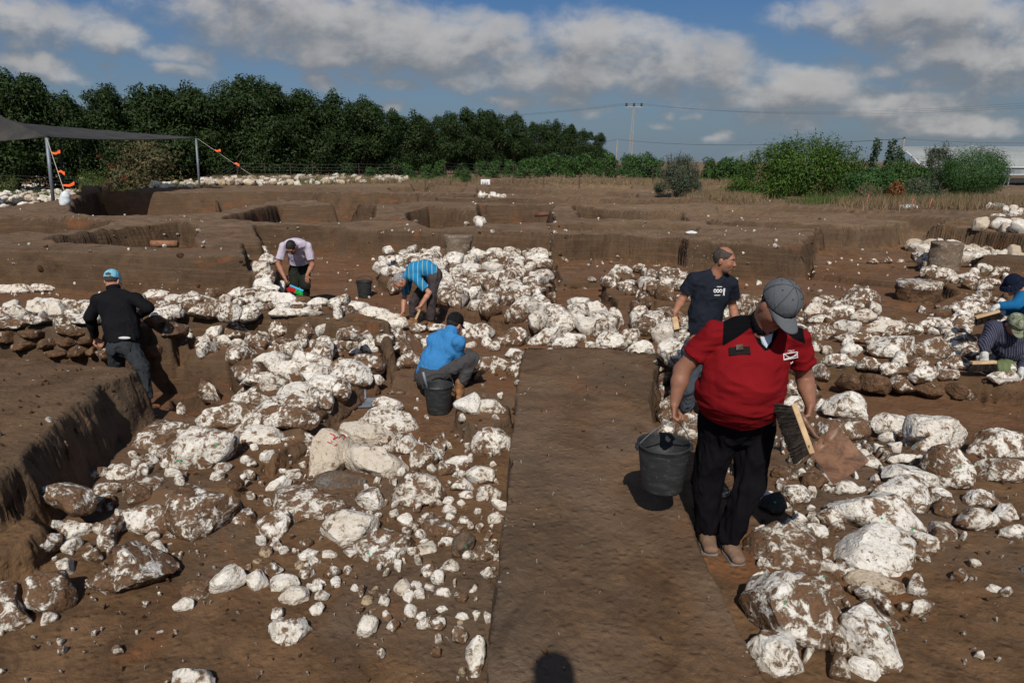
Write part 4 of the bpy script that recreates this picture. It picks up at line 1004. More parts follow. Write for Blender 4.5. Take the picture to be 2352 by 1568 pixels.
def size_word(s):
    return 'huge' if s['area'] > 16000 else 'large' if s['area'] > 5500 else 'medium' if s['area'] > 1500 else 'small'
def tone_word(s):
    if s['mat'] == 'b': return 'black basalt'
    if s['mat'] == 'g': return 'dull grey'
    if s['mat'] == 't': return 'orange-brown pottery'
    if s['tint'] > .5 and s['mud'] < .5: return 'cream-yellow'
    return 'chalk-white' if s['mud'] < .18 else 'lightly muddied white' if s['mud'] < .36 else 'mottled white-and-brown' if s['mud'] < .58 else 'mud-caked brown'
def shape_word(s):
    return 'oblong ' if s['asp'] > 1.9 else ''
SM = {'l': m_stone, 'm': m_stone, 'g': m_grey, 'b': m_basalt, 't': m_terra}
order = sorted(range(len(STONES)), key=lambda i: -STONES[i]['area'])
keep = set(order[:296]); rest = order[296:]
for s in STONES:
    s['w'] = 'potsherd' if s['mat'] == 't' else ('boulder' if s['size'] > .42 else 'stone')
    s['key'] = '%s %s%s %s %s' % (size_word(s), shape_word(s), tone_word(s), s['w'], s['region'])
    if s['mat'] == 't': s['key'] = '%s %spiece of orange-brown pottery %s' % (size_word(s), shape_word(s), s['region'])
bykey = {}
for i in sorted(keep): bykey.setdefault(STONES[i]['key'], []).append(i)
ORD = ['first', 'second', 'third', 'fourth', 'fifth', 'sixth', 'seventh', 'eighth', 'ninth']
STONE_OBJ = {}
for key, ids in bykey.items():
    ids = sorted(ids, key=lambda i: STONES[i]['px'][0])
    for j, i in enumerate(ids):
        s = STONES[i]; V = s['V']; nq = len(s['F'])
        faces = [tuple(f) for f in s['F']] + [tuple(f[:3]) for f in s['T']]
        me = bpy.data.meshes.new('stone'); me.from_pydata(V.tolist(), [], faces); me.polygons.foreach_set('use_smooth', [True]*len(faces))
        hgt = V[:, 2]/max(V[:, 2].max(), .01)
        me.set_sharp_from_angle(angle=math.radians(34))
        mud = s['mud'] + .22*sstep(.50, .15, hgt) + .05*(vnoise(V*4+s['seed'])) 
        for nm, arr in (('mud', np.clip(mud, 0, 1.0)), ('tint', np.full(len(V), s['tint']))):
            a = me.attributes.new(nm, 'FLOAT', 'POINT'); a.data.foreach_set('value', arr.astype(np.float32))
        o = link('potsherd' if s['mat'] == 't' else 'stone', me, SM[s['mat']], loc=tuple(s['loc']))
        lab = key
        if len(ids) > 1:
            if len(ids) <= 9:
                lab = (('rightmost ' if j == len(ids)-1 else ORD[j]+' from left, ')+key) if j else 'leftmost '+key
        tag(o, lab, 'potsherd' if s['mat'] == 't' else s['w'], group='stones '+s['region'])
        STONE_OBJ[i] = o
def join_stones(ids, name, label):
    Vs, Fs, md, tn, off = [], [], [], [], 0
    for i in ids:
        s = STONES[i]; V = s['V']; Vs.append(V + s['loc']); 
        Fs += [tuple(q+off for q in f) for f in s['F']] + [tuple(q+off for q in f[:3]) for f in s['T']]
        hgt = V[:, 2]/max(V[:, 2].max(), .01)
        md.append(np.clip(s['mud'] + .2*sstep(.5, .2, hgt), 0, 2)); tn.append(np.full(len(V), s['tint'])); off += len(V)
    if not Vs: return
    V = np.vstack(Vs); me = bpy.data.meshes.new(name); me.from_pydata(V.tolist(), [], Fs); me.polygons.foreach_set('use_smooth', [True]*len(Fs))
    for nm, arr in (('mud', np.concatenate(md)), ('tint', np.concatenate(tn))):
        a = me.attributes.new(nm, 'FLOAT', 'POINT'); a.data.foreach_set('value', arr.astype(np.float32))
    o = link(name, me, m_stone); tag(o, label, 'rubble', kind='stuff')
fill([(560, 1000), (1150, 1000), (1120, 1568), (0, 1568), (300, 1100)], -.28, 70, .012, .035, 1.3, 'loose earth clods', 61, sink=.3, tint=0)
fill([(1600, 1000), (2352, 1000), (2352, 1568), (1780, 1568)], -.1, 45, .012, .035, 1.3, 'loose earth clods', 62, sink=.3, tint=0)
fill([(0, 850), (300, 850), (200, 930), (0, 1040)], .27, 26, .012, .04, 1.1, 'loose earth clods', 63, sink=.3, tint=0)
fill([(1200, 820), (1490, 820), (1700, 1568), (1120, 1568)], .17, 22, .012, .03, 1.0, 'loose earth clods', 64, sink=.3, tint=0)
fill([(740, 600), (1870, 650), (1900, 940), (2352, 1000), (900, 900)], -.3, 90, .02, .06, 1.2, 'loose earth clods', 65, sink=.3, tint=0)
rest = list(rest)+list(range(N_MAIN, len(STONES)))
join_stones(rest, 'rubble', 'small pale stones and pebbles scattered over the soil and the distant wall foundations')
# ------------------------------------------------------------------ background: trees, bushes, grass, fence, poles, tunnel
def leaf_mat(name, dark, light, yellow=None):
    m, N, b = new_mat(name)
    oi = N.n('ShaderNodeObjectInfo').outputs['Random']
    at = N.n('ShaderNodeAttribute'); at.attribute_name = 'lv'
    pos = N.n('ShaderNodeNewGeometry').outputs['Position']
    n = N.noise(pos, 1.1, 3, .6)
    c = N.mix(at.outputs['Fac'], col(*dark), col(*light))
    c = N.mix(N.m('MULTIPLY', N.ramp(n, .4, .65), .4), c, col(light[0]*1.15, light[1]*1.1, light[2]))
    if yellow: c = N.mix(N.ramp(at.outputs['Fac'], .86, .95), c, col(*yellow))
    N.put(b.inputs['Base Color'], c); b.inputs['Roughness'].default_value = .6; b.inputs['Specular IOR Level'].default_value = .25
    tr = N.n('ShaderNodeBsdfTranslucent'); N.put(tr.inputs[0], c)
    ms = N.n('ShaderNodeMixShader'); ms.inputs[0].default_value = .18
    out = [q for q in m.node_tree.nodes if q.type == 'OUTPUT_MATERIAL'][0]
    m.node_tree.links.new(b.outputs[0], ms.inputs[1]); m.node_tree.links.new(tr.outputs[0], ms.inputs[2]); m.node_tree.links.new(ms.outputs[0], out.inputs[0])
    return m
m_leaf = leaf_mat('avocado_leaf', (.011, .023, .006), (.034, .062, .014))
m_leaf2 = leaf_mat('young_leaf', (.024, .060, .012), (.060, .125, .030))
m_leafy = leaf_mat('peach_leaf', (.022, .060, .008), (.065, .135, .018), (.15, .18, .03))
m_olive = leaf_mat('olive_leaf', (.050, .070, .042), (.105, .135, .085))
m_leafb = leaf_mat('tamarisk_leaf', (.030, .078, .020), (.060, .14, .036))
m_leafd = leaf_mat('dry_leaf', (.060, .062, .026), (.125, .115, .055), (.18, .09, .04))
m_leafp = leaf_mat('poplar_leaf', (.035, .065, .035), (.080, .120, .075))
m_red = leaf_mat('dead_leaf', (.16, .060, .022), (.24, .11, .045))
m_bark = simple('bark', (.10, .075, .055), .95, .3, 6, .6)
m_straw = leaf_mat('straw', (.15, .105, .058), (.28, .205, .12))
m_grass = leaf_mat('grass', (.040, .072, .016), (.10, .14, .035))

def leaves_mesh(name, centres, normals, size, r, aspect=.45, droop=.3, per=1):
    """many small pointed leaves; centres (n,3)"""
    n = len(centres)
    nn = normals + r.normal(size=(n, 3))*.55; nn /= np.linalg.norm(nn, axis=1)[:, None]+1e-9
    t = r.normal(size=(n, 3)); t[:, 2] -= droop*2; t -= nn*(t*nn).sum(1)[:, None]; t /= np.linalg.norm(t, axis=1)[:, None]+1e-9
    s = np.cross(nn, t); L = size*r.uniform(.6, 1.35, n)[:, None]; Wd = L*aspect
    a = centres; b = centres + t*L*.5 + s*Wd*.5 + nn*L*.08; c = centres + t*L; d = centres + t*L*.5 - s*Wd*.5 + nn*L*.08
    V = np.stack([a, b, c, d], 1).reshape(-1, 3); F = np.arange(4*n).reshape(n, 4)
    lv = np.repeat(r.random(n), 4)
    return mesh_np(name, V, F, False, {'lv': lv})
def crown_points(n, blobs, r, shell=.55):
    """points through a set of ellipsoid lumps, denser near their surface"""
    B = np.array(blobs); vol = (B[:, 3]*B[:, 4]*B[:, 5])**(2/3.); k = r.choice(len(B), n, p=vol/vol.sum())
    d = r.normal(size=(n, 3)); d /= np.linalg.norm(d, axis=1)[:, None]
    rad = 1 - (1-shell)*r.random(n)**1.5
    P = B[k, :3] + d*B[k, 3:6]*rad[:, None]*(1+.12*r.normal(size=(n, 1)))
    return P, d
def make_tree(name, H, Wd, r, n, leaf, mat, label, cat, trunk_h=.25, spires=3, aspect=.45, low=.08, droop=.3, dry=False):
    root = empty(name, (0, 0, 0), label, cat)
    blobs = []
    nb = 20
    for i in range(nb):
        t = r.uniform(low+.06, .88); w_ = Wd*.5*(1-.45*t**2)*r.uniform(.35, .85); a = r.uniform(0, 6.28)
        s = r.uniform(.11, .27)*Wd*(1.05-.3*t)
        blobs.append([w_*math.cos(a), w_*math.sin(a), t*H, s, s, s*r.uniform(.7, 1.1)])
    for i in range(6): blobs.append([r.normal()*Wd*.08, r.normal()*Wd*.08, H*(.25+.1*i), Wd*.26, Wd*.26, H*.1])
    for i in range(spires):
        a = r.uniform(0, 6.28); w_ = Wd*r.uniform(.0, .32); z = H*r.uniform(.82, .98)
        for j in range(3): blobs.append([w_*math.cos(a), w_*math.sin(a), z-j*H*.05, Wd*(.07+.035*j), Wd*(.07+.035*j), H*.045])
    P, d = crown_points(n, blobs, r)
    P[:, 2] = np.maximum(P[:, 2], H*low*.5)
    me = leaves_mesh('crown', P, d + np.array([0, 0, .5]), leaf, r, aspect, droop)
    link('crown', me, mat, root)
    mb = MB(); top = np.array([r.normal()*.1*Wd*.3, r.normal()*.03*Wd, H*.8])
    pts = [np.array([0, 0, -.1]), np.array([r.normal()*.05, r.normal()*.05, H*.3]), np.array([top[0]*.6, top[1]*.6, H*.55]), top]
    mb.tube(pts, [H*.026, H*.020, H*.012, H*.004], 7)
    for i in range(7):
        z = H*r.uniform(.12, .55); a = r.uniform(0, 6.28); e = np.array([math.cos(a)*Wd*.36, math.sin(a)*Wd*.36, z+H*r.uniform(.12, .28)])
        b0 = np.array([pts[1][0]*min(1, z/(H*.3)), pts[1][1], z]); mb.tube([b0, (b0+e)/2+np.array([0, 0, -.02*H]), e], [H*.011, H*.008, H*.003], 5)
    mb.build('trunk', m_bark, root, smooth=True)
    return root
def kids(o): return [c for c in bpy.data.objects if c.parent == o]
_kidcache = {}
def copy_tree(o, parent=None):
    c = o.copy(); C.objects.link(c); c.parent = parent
    ks = _kidcache.get(o.name)
    if ks is None: ks = kids(o); _kidcache[o.name] = ks
    for ch in ks: copy_tree(ch, c)
    return c
def place(o, px, base_py, y, rot=0, s=(1, 1, 1)):
    p = at_y(px, base_py, y); z = hz(p[0], y); o.location = (p[0], y, z); o.rotation_euler = (0, 0, rot); o.scale = s
def z_scr(px, y, z):  # picture y of height z at depth y
    return scr((at_y(px, 400, y)[0], y, z))[1]
# --- the orchard row at the back: each tree by picture x, top y, depth
TREES = [(-430, 160, 46), (-330, 175, 47), (-240, 158, 48), (-150, 172, 49), (-60, 168, 50), (30, 176, 51), (110, 192, 52), (178, 228, 53), (255, 205, 54), (320, 222, 56), (385, 212, 57), (430, 206, 58), (478, 204, 59), (520, 226, 60),
         (568, 186, 61), (628, 190, 62), (690, 206, 64), (742, 228, 66), (783, 246, 68), (830, 238, 70), (880, 256, 73), (925, 262, 76), (975, 262, 79), (1022, 268, 82), (1062, 262, 85),
         (1105, 268, 89), (1132, 258, 92), (1180, 268, 96), (1222, 280, 100), (1262, 288, 104), (1305, 296, 108), (1345, 300, 112), (1372, 312, 115)]
rt = np.random.default_rng(5)
protos = [make_tree('fruit_tree', 8.0, 6.0, np.random.default_rng(60+i), 15000, .27, m_leaf, '', 'tree', spires=3+i, low=.0, aspect=.40) for i in range(4)]
TL = ['at the left edge over the shade net', 'second from the left above the shade net', 'third from the left above the shade net', 'fourth from the left, lower than its neighbours']
used = set()
for i, (px, ty, y) in enumerate(TREES):
    k = i % 4
    if k not in used: o = protos[k]; used.add(k)
    else: o = copy_tree(protos[k])
    x = at_y(px, 372, y)[0]; zb = hz(x, y); ztop = at_y(px, ty, y)[2]
    s = (ztop-zb)/8.0*rt.uniform(1.0, 1.13)
    o.location = (x, y, zb-.05); o.scale = (s*rt.uniform(.82, 1.05), s*rt.uniform(.9, 1.1), s); o.rotation_euler = (0, 0, rt.uniform(0, 6.28))
    side = 'behind the shade net' if px < 460 else 'behind the dry grass and wire fence' if px < 860 else 'behind the young saplings'
    hi = [t[1] for t in TREES]; 
    lab = 'tall dark green orchard tree %s' % side
    grp = {'behind the shade net': 1, 'behind the dry grass and wire fence': 2}.get(side, 3)
    members = [t for t in TREES if (t[0] < 460) == (px < 460) and (t[0] < 860) == (px < 860)]
    j = members.index((px, ty, y))
    lab = ('leftmost dark green orchard tree %s' % side) if j == 0 else ('rightmost dark green orchard tree %s, ending the row' % side if j == len(members)-1 else 'dark green orchard tree %s, number %s from the left' % (side, ['', 'two', 'three', 'four', 'five', 'six', 'seven', 'eight', 'nine', 'ten', 'eleven', 'twelve', 'thirteen', 'fourteen', 'fifteen', 'sixteen'][j]))
    tag(o, lab, 'tree', 'orchard trees in the long dark row')
# second rank so no sky shows under the crowns
for i in range(22):
    y = 58 + i*3.2; px = -40 + i*62; k = i % 4
    o = copy_tree(protos[k]); x = at_y(px, 372, y+5)[0]; zb = hz(x, y+5); front = np.interp(px, [t[0] for t in TREES], [t[1] for t in TREES])
    s = (at_y(px, front+16, y+5)[2]-zb)/8.0
    o.location = (x, y+5, zb-.05); o.scale = (s*1.25, s, s*.96); o.rotation_euler = (0, 0, rt.uniform(0, 6.28))
    tag(o, 'dark orchard tree of the second rank, mostly hidden by the front row of crowns', 'tree', 'orchard trees of the hidden second rank')
# half dry tree in the row
o = make_tree('fruit_tree', 4.4, 6.5, np.random.default_rng(71), 5200, .24, m_leafd, 'half-dry brownish tree in front of the orchard row above the shade net', 'tree', low=.05)
place(o, 330, 380, 50)
# --- saplings before the row
sap = make_tree('sapling', 1.6, 1.5, np.random.default_rng(80), 1500, .17, m_leaf2, '', 'sapling', spires=2, low=.1)
sap2 = make_tree('sapling', 1.9, 1.7, np.random.default_rng(81), 1700, .18, m_leaf2, '', 'sapling', spires=1, low=.1)
SAP = [(848, 392, 55, 1.0), (935, 392, 58, 1.1), (980, 395, 56, 1.2), (1010, 388, 62, 1.3), (1050, 392, 58, .8), (1068, 403, 50, .8), (1105, 385, 66, 1.4), (1135, 388, 64, 1.3), (1170, 385, 66, 1.5), (1205, 390, 62, 1.4),
       (1235, 388, 64, 1.7), (1262, 390, 64, 1.8), (1300, 388, 64, 1.8), (1335, 388, 66, 1.8), (1370, 390, 66, 1.7), (1405, 392, 62, 1.5), (1440, 395, 60, 1.6), (1475, 398, 56, 1.7), (1505, 402, 54, 1.6),
       (1400, 378, 90, 2.2), (1445, 376, 92, 2.2), (1490, 380, 88, 1.9), (1625, 404, 54, 1.0), (1655, 404, 52, 1.3), (1690, 404, 52, 1.5), (1630, 386, 90, 1.7), (1670, 384, 90, 1.9), (1720, 405, 48, 1.3)]
for i, (px, by, y, hgt) in enumerate(SAP):
    o = (sap, sap2)[i] if i < 2 else copy_tree((sap, sap2)[i % 2])
    x = at_y(px, 380, y)[0]; s = hgt/1.6*1.1
    o.location = (x, y, hz(x, y)); o.scale = (s, s, s); o.rotation_euler = (0, 0, rt.uniform(0, 6))
    lab = 'young green orchard sapling behind the wire fence' + (', lone at the left' if px < 860 else ' left of the white crate' if px < 1110 else ' before the dark trees' if px < 1380 else ' near the lattice pole' if px < 1510 else ' left of the big bright bush')
    tag(o, lab, 'sapling', 'saplings' + lab[41:] if len(lab) > 45 else 'saplings')
# low sucker clumps under the trees at the far left
for i, (px, y, hgt, wd) in enumerate([(210, 48, 1.0, 2.2), (285, 47, .9, 2.4), (400, 52, .9, 2.0), (15, 46, 1.3, 1.4), (470, 52, .7, 1.8)]):
    o = make_tree('bush', hgt, wd, np.random.default_rng(90+i), 1500, .10, m_grass, ['low green bush under the trees, seen below the shade net', 'low bright green bush right of the dark net pole', 'small weedy bush left of the thin shade pole', 'weedy bush at the left edge below the net', 'weedy bush right of the thin shade pole'][i], 'bush', spires=0)
    place(o, px, 385, y)
# --- right hand bushes
def big_bush(px0, px1, top, base, y, n, leaf, mat, label, nm='bush', seed_=1, aspect=.35, shoots=18, droop=.5, lumps=30, rnd=False):
    r = np.random.default_rng(seed_)
    a = at_y(px0, 400, y)[0]; b_ = at_y(px1, 400, y)[0]; cx = (a+b_)/2; Wd = (b_-a); zb = hz(cx, y); H = at_y((px0+px1)/2, top, y)[2]-zb
    root = empty(nm, (cx, y, zb), label, 'bush'); bl = []
    for i in range(lumps):
        u = r.uniform(-1, 1); hh = H*.80*math.sqrt(max(.05, 1-u*u*.9)); z = r.uniform(.15, 1)*hh; s = Wd*r.uniform(.05, .10)
        bl.append([u*Wd*.46, r.uniform(-.5, .5)*Wd*.35, max(z-s*.6, .15), s*1.3, s, min(s, H*.2)])
    bl.append([0, 0, H*.40, Wd*.42, Wd*.24, H*.38]); bl.append([0, -.2, H*.42, Wd*.36, Wd*.22, H*.42])
    if rnd: bl = [[0, 0, H*.50, Wd*.46, Wd*.36, H*.47], [-Wd*.2, -.1, H*.42, Wd*.27, Wd*.2, H*.38], [Wd*.2, -.1, H*.46, Wd*.28, Wd*.2, H*.40]]
    P, d = crown_points(n, bl, r, .6 if rnd else .5)
    SP_, SD = [], []
    mb = MB()
    for i in range(shoots):
        u = r.uniform(-.95, .95); hh = H*.72*math.sqrt(max(.1, 1-u*u*.85)); b0 = np.array([u*Wd*.42, r.uniform(-.3, .3)*Wd*.3, hh*.9]); L = H*r.uniform(.12, .30)
        dr = np.array([u*.4+r.normal()*.2, r.normal()*.2, 1.]); dr /= np.linalg.norm(dr); tip = b0+dr*L; mb.tube([b0, tip], [.012, .004], 4)
        for q in np.linspace(0, 1, 16):
            for _ in range(2): SP_.append(b0+dr*L*q); SD.append(r.normal(size=3))
    for i in range(8):
        a_ = r.uniform(0, 6.28); e = np.array([math.cos(a_)*Wd*.3, math.sin(a_)*Wd*.15, H*r.uniform(.5, .75)]); mb.tube([np.array([0, 0, -.05]), e*.5+np.array([0, 0, .05]), e], [.05, .03, .01], 6)
    if SP_: P = np.vstack([P, SP_]); d = np.vstack([d, SD])
    P[:, 2] = np.maximum(P[:, 2], .03)
    link('crown', leaves_mesh('crown', P, d+np.array([0, 0, .3]), leaf, r, aspect, droop), mat, root)
    mb.build('trunk', m_bark, root, smooth=True)
    return root
big_bush(1680, 2005, 285, 438, 34, 34000, .13, m_leafy, 'big bright green leafy bush on the right, tallest of its clump', seed_=2, shoots=34)
big_bush(1505, 1615, 338, 440, 34, 13000, .10, m_olive, 'grey-green olive bush standing alone right of the lattice pole', seed_=3, aspect=.22, shoots=30, droop=-.6)
big_bush(2160, 2315, 335, 432, 33, 26000, .10, m_leafb, 'round feathery green bush in front of the white tunnel', seed_=4, aspect=.2, shoots=0, droop=-.3, rnd=True)
big_bush(2105, 2200, 312, 420, 34.5, 11000, .11, m_olive, 'taller wispy grey-green bush between round bush and lattice of shoots', seed_=5, aspect=.2, shoots=24, droop=-.4)
big_bush(2010, 2140, 348, 425, 32, 12000, .12, m_leaf2, 'dark green spreading bush between big bright bush and round bush', seed_=6, shoots=10)
big_bush(1930, 2075, 365, 435, 31, 13000, .10, m_leafb, 'low fine-leaved bush at the foot of the upright shoots', seed_=7, shoots=14, droop=-.2)
big_bush(2070, 2170, 390, 430, 30.5, 4000, .07, m_olive, 'low dusty grey bush left of the round bush', seed_=8, shoots=10)
big_bush(2040, 2085, 408, 440, 29.5, 1500, .10, m_red, 'small withered rust-coloured bush among the green ones', seed_=9, shoots=8)
big_bush(1960, 2040, 412, 440, 29.8, 2500, .06, m_straw, 'tangle of dry brush below the upright shoots', seed_=12, shoots=12, aspect=.15, droop=-.5)
# upright poplar shoots
r = np.random.default_rng(21); root = empty('poplar', (at_y(2030, 400, 33)[0], 33, hz(at_y(2030, 400, 33)[0], 33)), 'group of upright leafy poplar shoots right of the big bright bush', 'tree')
mb = MB(); PP, DD = [], []
for i in range(11):
    px = 1985+i*8.5+r.normal()*3; x0 = at_y(px, 400, 33)[0]-root.location[0]; top = at_y(px, (330, 322, 345, 318, 326, 350, 320, 335, 348, 358, 362)[i], 33)[2]-root.location[2]
    lean = r.normal()*.06+.18*(i/10); b0 = np.array([x0, r.normal()*.3, 0]); tp = b0+np.array([lean*top, 0, top]); mb.tube([b0, (b0+tp)/2, tp], [.03, .02, .006], 5)
    for q in np.linspace(.25, 1, 60):
        for _ in range(3): PP.append(b0+(tp-b0)*q+r.normal(size=3)*.05); DD.append(r.normal(size=3))
link('crown', leaves_mesh('crown', np.array(PP), np.array(DD), .15, r, .6, .1), m_leafp, root); mb.build('trunk', m_bark, root)
# --- dry grass and weeds
def blades(name, P, hgt, r, wd=.012, lean=.35):
    n = len(P); a = r.uniform(0, 6.28, n); h = hgt*r.uniform(.4, 1.2, n); w_ = wd*np.ones(n)
    s = np.stack([np.cos(a), np.sin(a), 0*a], 1)*w_[:, None]; L = np.stack([r.normal(size=n)*lean, r.normal(size=n)*lean, np.ones(n)], 1)*h[:, None]
    V = np.stack([P-s, P+s, P+L*.55+s*.6+np.array([0, 0, 0]), P+L], 1).reshape(-1, 3); F = np.arange(4*n).reshape(n, 4)
    return mesh_np(name, V, F, False, {'lv': np.repeat(r.random(n), 4)})
def patch(px0, px1, y0, y1, n, hgt, mat, name, label, clump=.5, wd=.012, seed_=0):
    r = np.random.default_rng(seed_); m = max(8, n//40)
    yc = r.uniform(y0, y1, m); pxc = r.uniform(px0, px1, m); xc = (pxc-1176)/FPX*(yc*CP+.5)
    k = r.integers(0, m, n); x = xc[k]+r.normal(size=n)*clump; y = yc[k]+r.normal(size=n)*clump; z = terrain(x, y, False)
    o = link(name, blades(name, np.stack([x, y, z-.02], 1), hgt, r, wd), mat); tag(o, label, 'grass', kind='stuff')
patch(470, 900, 49, 58, 15000, .45, m_straw, 'dry_grass', 'tall dry straw-coloured grass along the fence', seed_=1, wd=.02)
patch(1080, 1720, 46, 56, 14000, .34, m_straw, 'dry_grass', 'dry straw grass below the saplings', seed_=2, wd=.018)
patch(900, 1100, 50, 60, 4000, .25, m_straw, 'dry_grass', 'short dry grass around the white crate', seed_=3, wd=.015)
patch(1600, 1720, 30, 36, 6000, .35, m_straw, 'dry_grass', 'dry grass bank left of the big bright bush', seed_=4)
patch(1950, 2400, 26, 31, 11000, .40, m_straw, 'dry_grass', 'dry weeds in front of the round bush', seed_=5)
patch(1850, 2200, 28, 31, 5000, .4, m_grass, 'weeds', 'green weeds under the right-hand bushes', seed_=6)
patch(-20, 480, 44, 52, 9000, .35, m_grass, 'weeds', 'green weeds under the shade net', seed_=7, wd=.018)
patch(1250, 2352, 15, 26, 2600, .12, m_straw, 'stubble', 'dry stubble on the spoil surface', seed_=8, wd=.006, clump=.4)
patch(480, 1100, 48, 60, 3500, .45, m_grass, 'weeds', 'green weeds along the fence line', seed_=9, wd=.018)
# --- wire fence with thin stakes
m_iron = simple('rusty_iron', (.06, .042, .032), .8, .3, 10)
m_zinc = simple('galvanised_steel', (.20, .23, .26), .55, .1, 5, metal=.3)
m_wire = simple('wire', (.09, .09, .09), .6, .1)
fr = empty('wire_fence', (0, 50, .8), 'long wire fence on thin dark stakes before the orchard', 'fence')
posts = [(0, 47), (22, 47), (318, 50), (465, 52), (545, 52), (610, 52), (668, 51), (718, 51), (826, 52), (905, 51), (975, 49), (1022, 52), (1095, 48), (1178, 49), (1250, 46), (1331, 43), (1415, 50), (1500, 48), (1602, 44)]
tops = []
for i, (px, y) in enumerate(posts):
    x = at_y(px, 400, y)[0]; z = hz(x, y); mb = MB(); t = (x+.04*math.sin(i*2.1), y-50, z+1.35-.8); mb.tube([(x, y-50, z-.8-.1), t], .028, 6); mb.build('stake', m_iron, fr); tops.append(((x, y-50, z-.8), t))
mb = MB()
for (b0, t0), (b1, t1) in zip(tops[:-1], tops[1:]):
    for q in (.25, .45, .65, .8, .97):
        A = np.array(b0)+(np.array(t0)-np.array(b0))*q; B = np.array(b1)+(np.array(t1)-np.array(b1))*q; mb.tube([A, (A+B)/2-np.array([0, 0, .03]), B], .006, 3, False)
mb.build('wire', m_wire, fr)
# --- power line
def pole(px, basepy, toppy, y, r0, r1, name, label, mat, lean=0.0):
    x = at_y(px, basepy, y)[0]; zb = hz(x, y); zt = at_y(px+lean, toppy, y)[2]; xt = at_y(px+lean, toppy, y)[0]
    root = empty(name, (x, y, zb), label, 'pole'); return root, np.array([xt-x, 0, zt-zb]), zb
m_conc = simple('concrete', (.32, .30, .27), .9, .1, 3)
pr, top, zb = pole(1446, 372, 247, 110, .2, .1, 'utility_pole', 'tall concrete lattice power pole with three insulators, leaning slightly', m_conc, 10)
mb = MB(); ofs = .22
for sx in (-1, 1): mb.tube([np.array([sx*ofs*1.3, 0, 0]), top+np.array([sx*ofs*.45, 0, 0])], .055, 5)
for i in range(22):
    t = i/22; a = top*t; b2 = top*(t+1/44); w1 = ofs*(1.3-.85*t); mb.tube([a+np.array([-w1, 0, 0]), b2+np.array([w1, 0, 0])], .03, 4); mb.tube([b2+np.array([w1, 0, 0]), top*(t+1/22)+np.array([-w1, 0, 0])], .03, 4)
mb.build('mast', m_conc, pr)
mb = MB(); mb.box(top+np.array([0, 0, .05]), (2.6, .15, .14)); mb.build('crossarm', m_conc, pr)
ins = []
for q in (-1.15, 0, 1.15):
    mb = MB(); c0 = top+np.array([q, 0, .12]); mb.lathe([(.0, .55), (.12, .5), (.20, .38), (.12, .32), (.22, .2), (.12, .1), (.08, 0)], 10, c0); mb.build('insulator', m_basalt, pr); ins.append(np.array(pr.location)+c0+np.array([0, 0, .5]))
pr2, top2, _ = pole(1414, 378, 320, 85, .1, .1, 'utility_pole', 'thin plain pole left of the lattice power pole', m_conc, 4)
mb = MB(); mb.tube([(0, 0, 0), top2], [.10, .07], 7); mb.build('mast', m_conc, pr2)
pr3, top3, _ = pole(2066, 385, 319, 42, .1, .1, 'utility_pole', 'thin leaning pole behind the poplar shoots at the right', m_conc, 11)
mb = MB(); mb.tube([(0, 0, 0), top3], [.07, .05], 7); mb.build('mast', m_conc, pr3)
mb = MB(); mb.lathe([(0, .12), (.05, .1), (.07, .03), (.05, 0)], 8, top3); mb.build('insulator', m_basalt, pr3)
def cable(name, A, B, sag, label, r_=.02):
    mb = MB(); A = np.array(A); B = np.array(B); pts = [A+(B-A)*t-np.array([0, 0, sag*4*t*(1-t)]) for t in np.linspace(0, 1, 14)]
    mb.tube(pts, r_, 3, False); o = mb.build(name, m_wire); tag(o, label, 'cable', 'overhead wires')
for i, p in enumerate(ins):
    far = at_y(780, 262+i*2, 170); cable('power_cable', p, far, 1.5, ['upper', 'middle', 'lower'][i]+' of three wires running left from the lattice pole', .012)
    nearr = at_y(2500, 226+i*6, 60); cable('power_cable', p, nearr, 1.2, ['upper', 'middle', 'lower'][i]+' of three wires running right from the lattice pole', .009)
t2 = np.array(pr2.location)+top2; t3 = np.array(pr3.location)+top3
cable('telephone_cable', t2, t3, .5, 'single dark wire between the thin pole and leaning pole', .016)
cable('telephone_cable', t3, at_y(2500, 326, 42), .15, 'dark wire running right from the leaning pole above the tunnel', .014)
cable('telephone_cable', t2, at_y(1300, 340, 90), .1, 'dark wire running left from the thin pole into the trees', .02)
# --- white polytunnel at the far right
m_film = simple('tunnel_film', (.30, .32, .31), .5, .08, .6); m_rib = simple('white_tube', (.55, .56, .56), .5, .03)
m_mesh = simple('dark_netting', (.03, .032, .03), .8, .1); m_filmd = simple('tunnel_side_film', (.24, .27, .29), .5, .1, 1.2)
YT = 46; xa = at_y(2112, 400, YT)[0]; zg = hz(xa, YT); zt = at_y(2200, 333, YT)[2]-zg
tn = empty('polytunnel', (xa, YT, zg), 'large white plastic greenhouse tunnel with hoops at the right edge', 'greenhouse')
prof = [(0, zt*.45), (.9, zt*.66), (1.9, zt*.82), (3.0, zt*.93), (4.4, zt)]
LEN = 22
V = [(x, y_, z) for x in np.linspace(0, LEN, 24) for (y_, z) in prof]; npf = len(prof)
F = [(i*npf+k, (i+1)*npf+k, (i+1)*npf+k+1, i*npf+k+1) for i in range(23) for k in range(npf-1)]
mb = MB(); mb.add(V, F)
mb.build('roof', m_film, tn, smooth=False)
mb = MB(); mb.box((LEN/2, .02, zt*.36), (LEN, .03, zt*.18-.01)); mb.build('side_sheet', m_filmd, tn)
mb = MB(); mb.box((LEN/2, .05, zt*.13), (LEN, .03, zt*.12)); mb.build('shade_skirt', m_mesh, tn)
mb = MB()
for i in range(5): pts = [(i*5.9, p[0]-.05, p[1]+.03) for p in prof]; mb.tube(pts, .055, 6)
mb.tube([(0, -.05, zt*.45), (LEN, -.05, zt*.45)], .05, 6); mb.tube([(0, -.05, zt*.27), (LEN, -.05, zt*.27)], .04, 6)
mb.build('hoops', m_rib, tn)
